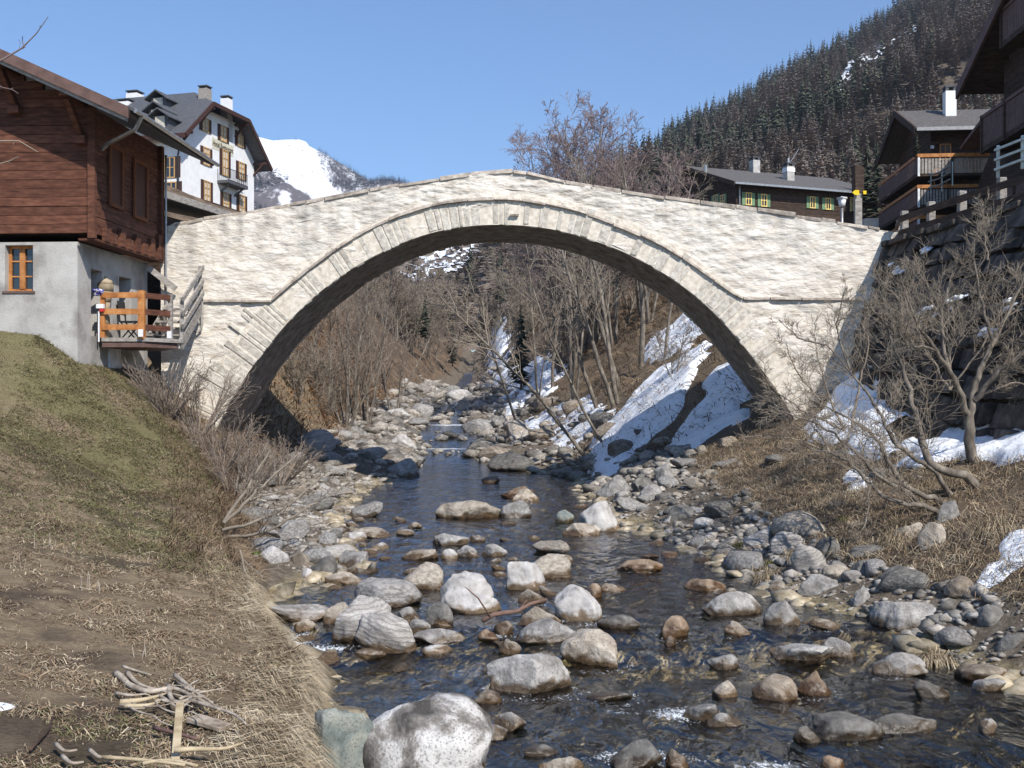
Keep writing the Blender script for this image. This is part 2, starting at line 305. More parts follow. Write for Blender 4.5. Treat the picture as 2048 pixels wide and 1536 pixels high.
# dark rain streaks under the parapet + yellower lower zone (kept in the plaster itself)
def streaks(m,zc):
    t=m.node_tree; N=t.nodes; L=t.links; b=N['Principled BSDF']; src=last_color(m); at_=N.new('ShaderNodeAttribute'); at_.attribute_name='stain'
    tcn=N.new('ShaderNodeTexCoord'); mp=N.new('ShaderNodeMapping'); mp.inputs['Scale'].default_value=(1.4,1,.28); L.new(tcn.outputs['Object'],mp.inputs[0])
    no=N.new('ShaderNodeTexNoise'); no.inputs['Scale'].default_value=1.7; no.inputs['Detail'].default_value=7; no.inputs['Roughness'].default_value=.6; L.new(mp.outputs[0],no.inputs[0])
    mr=N.new('ShaderNodeMapRange'); mr.inputs[1].default_value=.46; mr.inputs[2].default_value=.66; mr.inputs[4].default_value=.55; L.new(no.outputs[0],mr.inputs[0])
    mu=N.new('ShaderNodeMath'); mu.operation='MULTIPLY'; L.new(mr.outputs[0],mu.inputs[0]); L.new(at_.outputs['Fac'],mu.inputs[1])
    mi=N.new('ShaderNodeMix'); mi.data_type='RGBA'; L.new(mu.outputs[0],mi.inputs[0]); L.new(src,mi.inputs[6]); mi.inputs[7].default_value=(.25,.235,.22,1)
    # short horizontal cracks between the rubble courses
    mp2=N.new('ShaderNodeMapping'); mp2.inputs['Scale'].default_value=(1.5,1,5.5); L.new(tcn.outputs['Object'],mp2.inputs[0])
    n2=N.new('ShaderNodeTexNoise'); n2.inputs['Scale'].default_value=2.1; n2.inputs['Detail'].default_value=9; n2.inputs['Roughness'].default_value=.66; n2.inputs['Distortion'].default_value=.7; L.new(mp2.outputs[0],n2.inputs[0])
    r2=N.new('ShaderNodeMapRange'); r2.inputs[1].default_value=.59; r2.inputs[2].default_value=.65; r2.inputs[4].default_value=.6; L.new(n2.outputs[0],r2.inputs[0])
    mj=N.new('ShaderNodeMix'); mj.data_type='RGBA'; L.new(r2.outputs[0],mj.inputs[0]); L.new(mi.outputs[2],mj.inputs[6]); mj.inputs[7].default_value=(.33,.27,.21,1)
    # rubble stones showing through the thin plaster
    n4=N.new('ShaderNodeTexNoise'); n4.inputs['Scale'].default_value=3.5; n4.inputs['Detail'].default_value=4; L.new(tcn.outputs['Object'],n4.inputs[0])
    va=N.new('ShaderNodeVectorMath'); va.operation='MULTIPLY_ADD'; va.inputs[1].default_value=(.28,.28,.28); L.new(n4.outputs['Color'],va.inputs[0]); L.new(tcn.outputs['Object'],va.inputs[2])
    mp3=N.new('ShaderNodeMapping'); mp3.inputs['Scale'].default_value=(2.6,1,7.0); L.new(va.outputs[0],mp3.inputs[0])
    vo=N.new('ShaderNodeTexVoronoi'); vo.feature='DISTANCE_TO_EDGE'; vo.inputs['Scale'].default_value=1; L.new(mp3.outputs[0],vo.inputs[0])
    vc=N.new('ShaderNodeTexVoronoi'); vc.inputs['Scale'].default_value=1; L.new(mp3.outputs[0],vc.inputs[0])
    r3=N.new('ShaderNodeMapRange'); r3.inputs[1].default_value=0; r3.inputs[2].default_value=.13; L.new(vo.outputs['Distance'],r3.inputs[0])
    n5=N.new('ShaderNodeTexNoise'); n5.inputs['Scale'].default_value=1.3; n5.inputs['Detail'].default_value=5; L.new(tcn.outputs['Object'],n5.inputs[0])
    r5=N.new('ShaderNodeMapRange'); r5.inputs[1].default_value=.40; r5.inputs[2].default_value=.62; r5.inputs[3].default_value=.0; r5.inputs[4].default_value=.16; L.new(n5.outputs[0],r5.inputs[0])
    iv=N.new('ShaderNodeMath'); iv.operation='SUBTRACT'; iv.inputs[0].default_value=1; L.new(r3.outputs[0],iv.inputs[1]); m6=N.new('ShaderNodeMath'); m6.operation='MULTIPLY'; L.new(iv.outputs[0],m6.inputs[0]); L.new(r5.outputs[0],m6.inputs[1])
    mk=N.new('ShaderNodeMix'); mk.data_type='RGBA'; L.new(m6.outputs[0],mk.inputs[0]); L.new(mj.outputs[2],mk.inputs[6]); mk.inputs[7].default_value=(.36,.30,.235,1)
    hs=N.new('ShaderNodeHueSaturation'); r7=N.new('ShaderNodeMapRange'); r7.inputs[3].default_value=.95; r7.inputs[4].default_value=1.04; sp=N.new('ShaderNodeSeparateColor'); L.new(vc.outputs['Color'],sp.inputs[0]); L.new(sp.outputs[0],r7.inputs[0]); L.new(r7.outputs[0],hs.inputs['Value']); L.new(mk.outputs[2],hs.inputs['Color'])
    L.new(hs.outputs[0],b.inputs['Base Color'])
    b2=N.new('ShaderNodeBump'); b2.inputs['Strength'].default_value=.22; b2.inputs['Distance'].default_value=.02; L.new(r3.outputs[0],b2.inputs['Height']); L.new(b.inputs['Normal'].links[0].from_socket,b2.inputs['Normal']); L.new(b2.outputs[0],b.inputs['Normal'])
streaks(m_plaster,0)
m_vouss=mat('arch_stone',ramp=[(.3,(.33,.29,.24)),(.5,(.53,.485,.415)),(.7,(.68,.63,.55))],scale=9,detail=10,stretch=(1,1,1),rough=.92,bump=1,bdist=.03,island=.09,spec=.12)
m_mortar=mat('bridge_mortar',ramp=[(.35,(.52,.45,.36)),(.6,(.72,.65,.55))],scale=8,rough=.95,bump=.6)
m_slab=mat('slab_stone',ramp=[(.3,(.24,.19,.155)),(.5,(.42,.36,.30)),(.7,(.60,.54,.46))],scale=6,rough=.9,bump=.7,island=.3)
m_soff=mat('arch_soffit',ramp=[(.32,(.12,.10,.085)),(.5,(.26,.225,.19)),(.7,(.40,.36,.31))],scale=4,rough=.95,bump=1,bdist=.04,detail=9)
bridge=empty('stone_bridge',(0,BY,float(W(28))),'old humpbacked stone footbridge with one pale plastered arch over the stream','bridge')
def kid(o):   # parent keeping world position
    o.parent=bridge; o.matrix_parent_inverse=Matrix.Translation(bridge.location).inverted(); return o
# front & back walls : columns of quads between a lower and an upper curve
def wall_sheet(y,sgn):
    x0,x1=topc[0,0],topc[-1,0]; xs=np.linspace(x0,x1,420)
    ringx=intr[:,0]; up=np.interp(xs,topc[:,0],topc[:,1])-.05
    lo=np.empty_like(xs); 
    # the wall starts at the soffit line (ring lies on it, proud of it)
    i0,i1=intr[0,0],intr[-1,0]
    lo=np.where((xs>i0)&(xs<i1),np.interp(xs,intr[:,0],intr[:,1])+.06,intr[0,1]+.06+0*xs)
    n=70; t=np.linspace(0,1,n)[:,None]; Z=lo+(up-lo)*t; Xg=np.broadcast_to(xs,Z.shape)
    d=.035*fbm(Xg*1.1,Z*2.4,0,4,5)+.02*fbm(Xg*4,Z*9,0,3,6)
    Yg=y+sgn*d
    v=np.stack([Xg,Yg,Z],-1).reshape(-1,3); f=gridf(n,420)
    if sgn<0: pass
    else: f=f[:,::-1]
    up2=np.broadcast_to(up,Z.shape); stain=sm(1.55,.1,up2-Z+.35*fbm(Xg*.9,0*Xg,0,2,8)); return v,f,stain.ravel()
v,f,stn=wall_sheet(BY,-1); v2,f2,st2=wall_sheet(BY+BW,1)
o=npmesh('wall',np.concatenate([v,v2]),np.concatenate([f,f2+len(v)]),m_plaster,smooth=True); attr(o,'stain',np.concatenate([stn,st2])); kid(o)
# deck & end caps (real thickness)
mb=MB(); xs=np.linspace(topc[0,0],topc[-1,0],80); up=np.interp(xs,topc[:,0],topc[:,1])-.5
q=np.stack([xs,0*xs,up],1); a=q.copy(); a[:,1]=BY+.02; b_=q.copy(); b_[:,1]=BY+BW-.02
mb.add(np.concatenate([a,b_]),[(i,i+1,81+i,80+i) for i in range(79)])
for yy in (BY+.30,BY+BW-.32):
    a=q.copy(); a[:,1]=yy; b_=a.copy(); b_[:,2]+=.46; mb.add(np.concatenate([a,b_]),[(i,i+1,81+i,80+i) for i in range(79)])
    c_=b_.copy(); c_[:,1]=BY+.02 if yy<BY+1 else BY+BW-.02; mb.add(np.concatenate([b_,c_]),[(i,i+1,81+i,80+i) for i in range(79)])
for k in (0,-1):
    mb.add([(xs[k],BY+.02,-.3),(xs[k],BY+BW-.02,-.3),(xs[k],BY+BW-.02,up[k]+.4),(xs[k],BY+.02,up[k]+.4)],[(0,1,2,3)])
kid(mb.build('deck',m_mortar))
# soffit
ns=len(intr); ny=14; ys=np.linspace(BY-.03,BY+BW+.03,ny); sv=np.zeros((ns,ny,3))
tt=np.gradient(intr,axis=0); tt/=np.linalg.norm(tt,axis=1)[:,None]; nn=np.stack([-tt[:,1],tt[:,0]],1)
for j,y in enumerate(ys):
    d=.04*fbm(np.arange(ns)*.35,y*1.4,0,3,12); sv[:,j,0]=intr[:,0]+nn[:,0]*d; sv[:,j,2]=intr[:,1]+nn[:,1]*d; sv[:,j,1]=y
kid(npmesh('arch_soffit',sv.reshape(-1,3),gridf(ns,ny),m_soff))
# voussoirs (both faces), the stones irregular in width and length
rng=random.Random(4)
def ring(y,sgn):
    mb=MB(); mo=MB(); d=np.concatenate([[0],np.cumsum(np.linalg.norm(np.diff(intr,axis=0),axis=1))]); s=0
    while s<d[-1]-.1:
        wd=rng.uniform(.10,.27); 
        if s+wd>d[-1]: break
        c=[]
        for q in (s+.014,s+wd-.014):
            i=np.interp(q,d,np.arange(ns)); x=np.interp(q,d,intr[:,0]); z=np.interp(q,d,intr[:,1]); nx=np.interp(i,np.arange(ns),nn[:,0]); nz=np.interp(i,np.arange(ns),nn[:,1]); c.append((x,z,nx,nz))
        mid=(c[0][0]+c[1][0])/2; side=abs(mid-.3)
        ln=.70+rng.uniform(-.05,.07)+max(0,side-5.6)*.02
        if side>6.4: ln=rng.uniform(.6,1.15)
        lo=rng.uniform(-.035,.03); pr=rng.uniform(.012,.055); 
        p=[]
        for yy in (y-sgn*.1,y+sgn*pr):
            for (x,z,nx,nz),l_ in ((c[0],lo),(c[1],lo+rng.uniform(-.02,.02)),(c[1],ln+rng.uniform(-.03,.03)),(c[0],ln)):
                p.append((x+nx*l_,yy+rng.uniform(-.008,.008),z+nz*l_))
        mb.hexa(p if sgn<0 else p[4:]+p[:4]); s+=wd
    v=[];n=len(intr)
    for l_ in (.0,.76): v+= [(intr[i,0]+nn[i,0]*l_,y+sgn*.028,intr[i,1]+nn[i,1]*l_) for i in range(n)]
    for l_ in (.0,.76): v+= [(intr[i,0]+nn[i,0]*l_,y-sgn*.1,intr[i,1]+nn[i,1]*l_) for i in range(n)]
    fs=[(i,i+1,n+i+1,n+i) for i in range(n-1)]+[(n+i,n+i+1,3*n+i+1,3*n+i) for i in range(n-1)]+[(2*n+i,2*n+i+1,i+1,i) for i in range(n-1)]
    mo.add(v,fs); return mb,mo
a1,m1=ring(BY,-1); a2,m2=ring(BY+BW,1)
def soften(o,w_=.012,seg=2):
    md=o.modifiers.new('bevel','BEVEL'); md.width=w_; md.segments=seg; md.limit_method='ANGLE'; return o
o=soften(kid(a1.build('arch_ring',m_vouss)),.018); kid(m1.build('mortar',m_mortar)); soften(kid(a2.build('arch_ring',m_vouss)),.018); kid(m2.build('mortar',m_mortar))
# string course of thin projecting slabs
def course(line,y,sgn,w0,w1,th,pr,name,ofs=0,gap=.02,mt=None):
    mb=MB(); line=np.array(line); d=np.concatenate([[0],np.cumsum(np.linalg.norm(np.diff(line,axis=0),axis=1))]); s=0
    while s<d[-1]-.03:
        e=min(d[-1],s+rng.uniform(w0,w1)); k=max(2,int((e-s)/.25)+1); q=np.linspace(s+gap/2,e-gap/2,k); th_=th*rng.uniform(.75,1.25); pr_=pr*rng.uniform(.8,1.2); dz=rng.uniform(-.02,.02)+ofs
        X=np.interp(q,d,line[:,0]); Z=np.interp(q,d,line[:,1])+dz+rng.uniform(-.008,.008)
        base=[]
        for i in range(k):
            jt=rng.uniform(-.012,.012)
            base+=[(X[i],y-sgn*.1,Z[i]-th_/2),(X[i],y+sgn*(pr_+jt),Z[i]-th_/2+rng.uniform(-.008,.008)),(X[i],y+sgn*(pr_+jt-.015),Z[i]+th_/2),(X[i],y-sgn*.1,Z[i]+th_/2)]
        fs=[]
        for i in range(k-1):
            for a,b_ in ((0,1),(1,2),(2,3),(3,0)): fs.append((i*4+a,i*4+b_,i*4+4+b_,i*4+4+a))
        fs+=[(3,2,1,0),((k-1)*4,(k-1)*4+1,(k-1)*4+2,(k-1)*4+3)]
        if sgn>0: fs=[f[::-1] for f in fs]
        mb.add(base,fs); s=e
    return soften(kid(mb.build(name,mt or m_slab)),.012)
SC=[bw((385,602)),bw((545,602))]; course(SC,BY,-1,.5,1.4,.075,.10,'string_course')
course([bw((1485,598)),bw((1722,598))],BY,-1,.5,1.6,.075,.10,'string_course')
for y_,s_ in ((BY,-1),(BY+BW,1)): course(extr,y_,s_,.5,1.3,.075,.12,'string_course',.02)
# parapet coping slabs, ragged
tl=np.stack([np.linspace(topc[1,0],topc[-2,0],200),np.interp(np.linspace(topc[1,0],topc[-2,0],200),topc[:,0],topc[:,1])],1)
def coping(y,sgn):
    mb=MB(); d=np.concatenate([[0],np.cumsum(np.linalg.norm(np.diff(tl,axis=0),axis=1))]); s=0
    while s<d[-1]-.1:
        e=min(d[-1],s+rng.uniform(.2,1.3)); a=np.array([np.interp(s+.01,d,tl[:,0]),np.interp(s+.01,d,tl[:,1])]); b_=np.array([np.interp(e-.01,d,tl[:,0]),np.interp(e-.01,d,tl[:,1])])
        th=rng.uniform(.015,.055); oh=rng.uniform(-.02,.05); k=rng.uniform(-.02,.02); p=[]
        for zz in (-.06,th):
            j=lambda: rng.uniform(-.012,.012)
            y0,y1=(y-oh,y+.34) if sgn<0 else (y-.34,y+oh)
            p+=[(a[0],y0+j(),a[1]+zz+k+j()-.02),(b_[0],y0+j(),b_[1]+zz+k+j()-.02),(b_[0],y1,b_[1]+zz+k),(a[0],y1,a[1]+zz+k)]
        mb.hexa(p); s=e
    return soften(kid(mb.build('coping',m_slab)),.015)
coping(BY,-1); coping(BY+BW,1)
mb=MB(); q=P(1029,429,BY-.1); mb.box((q.x,q.y,q.z),(.24,.10,.02)); mb.beam((q.x,q.y-.02,q.z-.04),(q.x,q.y-.02,q.z),.02); kid(mb.build('anchor_plate',m_slab))
# ---------------------------------------------------------------- rocks
def rockmat(name,ramp_,scale,stretch=(1,1,1),spk=(.12,.11,.10),objr=.2,band=None,spots=.62):
    m=mat(name,ramp=ramp_,scale=scale,detail=10,stretch=stretch,rough=.85,bump=1,bdist=.04,objrand=objr,spec=.25,spot=spk,spotscale=55,spotpos=(spots-.1,spots+.12),dist=.4)
    t=m.node_tree; N=t.nodes; L=t.links; b=N['Principled BSDF']; src=last_color(m)
    if band:
        tcn=N.new('ShaderNodeTexCoord'); wv=N.new('ShaderNodeTexWave'); wv.inputs['Scale'].default_value=band[0]; wv.inputs['Distortion'].default_value=5; wv.inputs['Detail'].default_value=4; wv.inputs['Detail Scale'].default_value=1.6; wv.bands_direction='Z'
        L.new(tcn.outputs['Object'],wv.inputs[0]); mi=N.new('ShaderNodeMix'); mi.data_type='RGBA'; mr=N.new('ShaderNodeMapRange'); mr.inputs[1].default_value=.55; mr.inputs[2].default_value=.95; mr.inputs[4].default_value=band[2]
        L.new(wv.outputs['Fac'],mr.inputs[0]); L.new(mr.outputs[0],mi.inputs[0]); L.new(src,mi.inputs[6]); mi.inputs[7].default_value=(*band[1],1); src=mi.outputs[2]
    g=N.new('ShaderNodeNewGeometry'); sx=N.new('ShaderNodeSeparateXYZ'); L.new(g.outputs['Position'],sx.inputs[0])
    def mr(v,a,b_,c_,d_):
        q=N.new('ShaderNodeMapRange'); L.new(v,q.inputs[0]); 
        for i,k_ in zip((1,2,3,4),(a,b_,c_,d_)): q.inputs[i].default_value=k_
        return q.outputs[0]
    def ma(op,a,b_):
        q=N.new('ShaderNodeMath'); q.operation=op
        for i,k_ in enumerate((a,b_)):
            if hasattr(k_,'links'): L.new(k_,q.inputs[i])
            else: q.inputs[i].default_value=k_
        return q.outputs[0]
    lvl=ma('ADD',ma('ADD',mr(sx.outputs[1],12.2,13.4,-.06,.12),mr(sx.outputs[1],13.4,42,0,.18)),mr(sx.outputs[1],44,100,0,3.0))
    no=N.new('ShaderNodeTexNoise'); no.inputs['Scale'].default_value=5; no.inputs['Detail'].default_value=5; L.new(g.outputs['Position'],no.inputs[0])
    hgt=ma('SUBTRACT',ma('SUBTRACT',sx.outputs[2],lvl),mr(no.outputs[0],.3,.7,-.01,.13))
    wet=mr(hgt,-.01,.05,1,0)
    mi=N.new('ShaderNodeMix'); mi.data_type='RGBA'; mi.blend_type='MULTIPLY'; L.new(wet,mi.inputs[0]); L.new(src,mi.inputs[6]); mi.inputs[7].default_value=(.36,.27,.18,1)
    L.new(mi.outputs[2],b.inputs['Base Color']); L.new(mr(wet,0,1,.82,.22),b.inputs['Roughness']); L.new(mr(wet,0,1,.2,.5),b.inputs['Specular IOR Level'])
    return m
RM={
'grey':rockmat('granite_rock',[(.28,(.12,.11,.10)),(.48,(.27,.255,.24)),(.7,(.48,.46,.43))],6),
'pale':rockmat('pale_rock',[(.30,(.16,.145,.13)),(.42,(.36,.34,.32)),(.55,(.50,.475,.45)),(.7,(.62,.60,.57))],3.6,spots=.66,objr=.1,spk=(.28,.26,.24)),
'flank':rockmat('weathered_pale_rock',[(.36,(.06,.055,.05)),(.46,(.22,.20,.18)),(.54,(.52,.50,.475)),(.7,(.64,.62,.59))],2.6,spots=.62,objr=0,spk=(.10,.09,.08)),
'dark':rockmat('dark_rock',[(.3,(.07,.065,.06)),(.5,(.17,.16,.145)),(.72,(.30,.285,.26))],6),
'brown':rockmat('brown_rock',[(.3,(.11,.085,.06)),(.5,(.24,.195,.15)),(.7,(.42,.365,.30))],5),
'orange':rockmat('rusty_rock',[(.3,(.12,.08,.05)),(.5,(.26,.185,.125)),(.7,(.44,.37,.30))],4),
'teal':rockmat('teal_rock',[(.3,(.11,.135,.125)),(.45,(.22,.25,.23)),(.55,(.33,.34,.29)),(.7,(.44,.45,.40))],4,spots=.62),
'gneiss':rockmat('banded_rock',[(.3,(.20,.18,.165)),(.5,(.38,.35,.32)),(.7,(.58,.55,.51))],4,stretch=(.6,.6,2.2),band=(6,(.17,.155,.14),.55)),
'tan':rockmat('tan_rock',[(.3,(.19,.155,.12)),(.5,(.36,.31,.25)),(.7,(.54,.485,.41))],6),
}
def rock_v(seed,sub,cuts=7,soft=.12,cutr=(.55,.9)):
    import bmesh
    bm=bmesh.new(); bmesh.ops.create_icosphere(bm,subdivisions=sub,radius=1)
    v=np.array([x.co[:] for x in bm.verts]); f=np.array([[q.index for q in p.verts] for p in bm.faces]); bm.free()
    r=np.random.RandomState(seed)
    for _ in range(cuts):
        n=r.normal(size=3); n/=np.linalg.norm(n); d=r.uniform(*cutr); e=v@n-d
        v=v-np.where(e>0,e*r.uniform(.75,.97),0)[:,None]*n
    nn=v/np.linalg.norm(v,axis=1)[:,None]
    v=v*(1+soft*fbm(v[:,0]*1.3,v[:,1]*1.3,v[:,2]*1.3,3,seed))[:,None]+nn*(.03*fbm(v[:,0]*5,v[:,1]*5,v[:,2]*5,3,seed+5))[:,None]
    v/=np.abs(v).max(axis=0); return v,f
def npme(name,v,f,mats,smooth):
    o=npmesh(name,v,f,mats,smooth=smooth); me=o.data; bpy.data.objects.remove(o); return me
RK={}   # shared stones: kind -> list of unit meshes
def unit(kind,i,sub=3):
    k=(kind,i,sub)
    if k not in RK:
        v,f=rock_v(100+i*7+len(kind),sub,cuts=9+i%7,soft=.06+.03*(i%3),cutr=(.42,.86)); RK[k]=npme('stone',v,f,RM[kind],True)
    return RK[k]
placed=[]
def put_rock(c,d,kind,label,name='boulder',cat='boulder',group=None,rz=0,tilt=0,seed=None,sub=4,cuts=7,cutr=(.55,.9)):
    if seed is None: me=unit(kind,hash((round(c[0]*50),round(c[1]*50)))%9)
    else: v,f=rock_v(seed,sub,cuts,cutr=cutr); me=npme(name,v*np.array(d)/2,f,RM[kind],True)
    o=bpy.data.objects.new(name,me); C.objects.link(o); o.location=c; o.rotation_euler=(0,tilt,rz)
    if seed is None: o.scale=(d[0]/2,d[1]/2,d[2]/2)
    placed.append((c[0],c[1],max(d[0],d[1])/2)); return tag(o,label,cat,group)
def boulder(x0,y0,x1,y1,kind,label,seed,depth=.75,tilt=0,rz=0,sink=.8,base=None,group=None,cuts=7,cutr=(.55,.9)):
    Yf=wy(min(y1,1700)) if base is None else base
    if base is None and Yf<6: Yf=6
    wd=(x1-x0)/F*Yf; wd=(x1-x0)/F*(Yf+wd*depth*.4); dp=wd*depth; Ym=Yf+dp*.5; z0=float(W(Ym)) if base is None else CZ-(y1-HZ)/F*Yf
    zt=CZ-(y0-HZ)/F*(Yf+dp*.55); h=max(.05,zt-z0); X=((x0+x1)/2-1024)/F*(Yf+dp*.3)
    hh=h*(1+sink); return put_rock((X,Ym,z0+h-hh/2),(wd*1.04,dp,hh),kind,label,rz=R(rz),tilt=R(tilt),seed=seed,sub=5 if wd>.7 else 4,group=group,cuts=cuts,cutr=cutr)
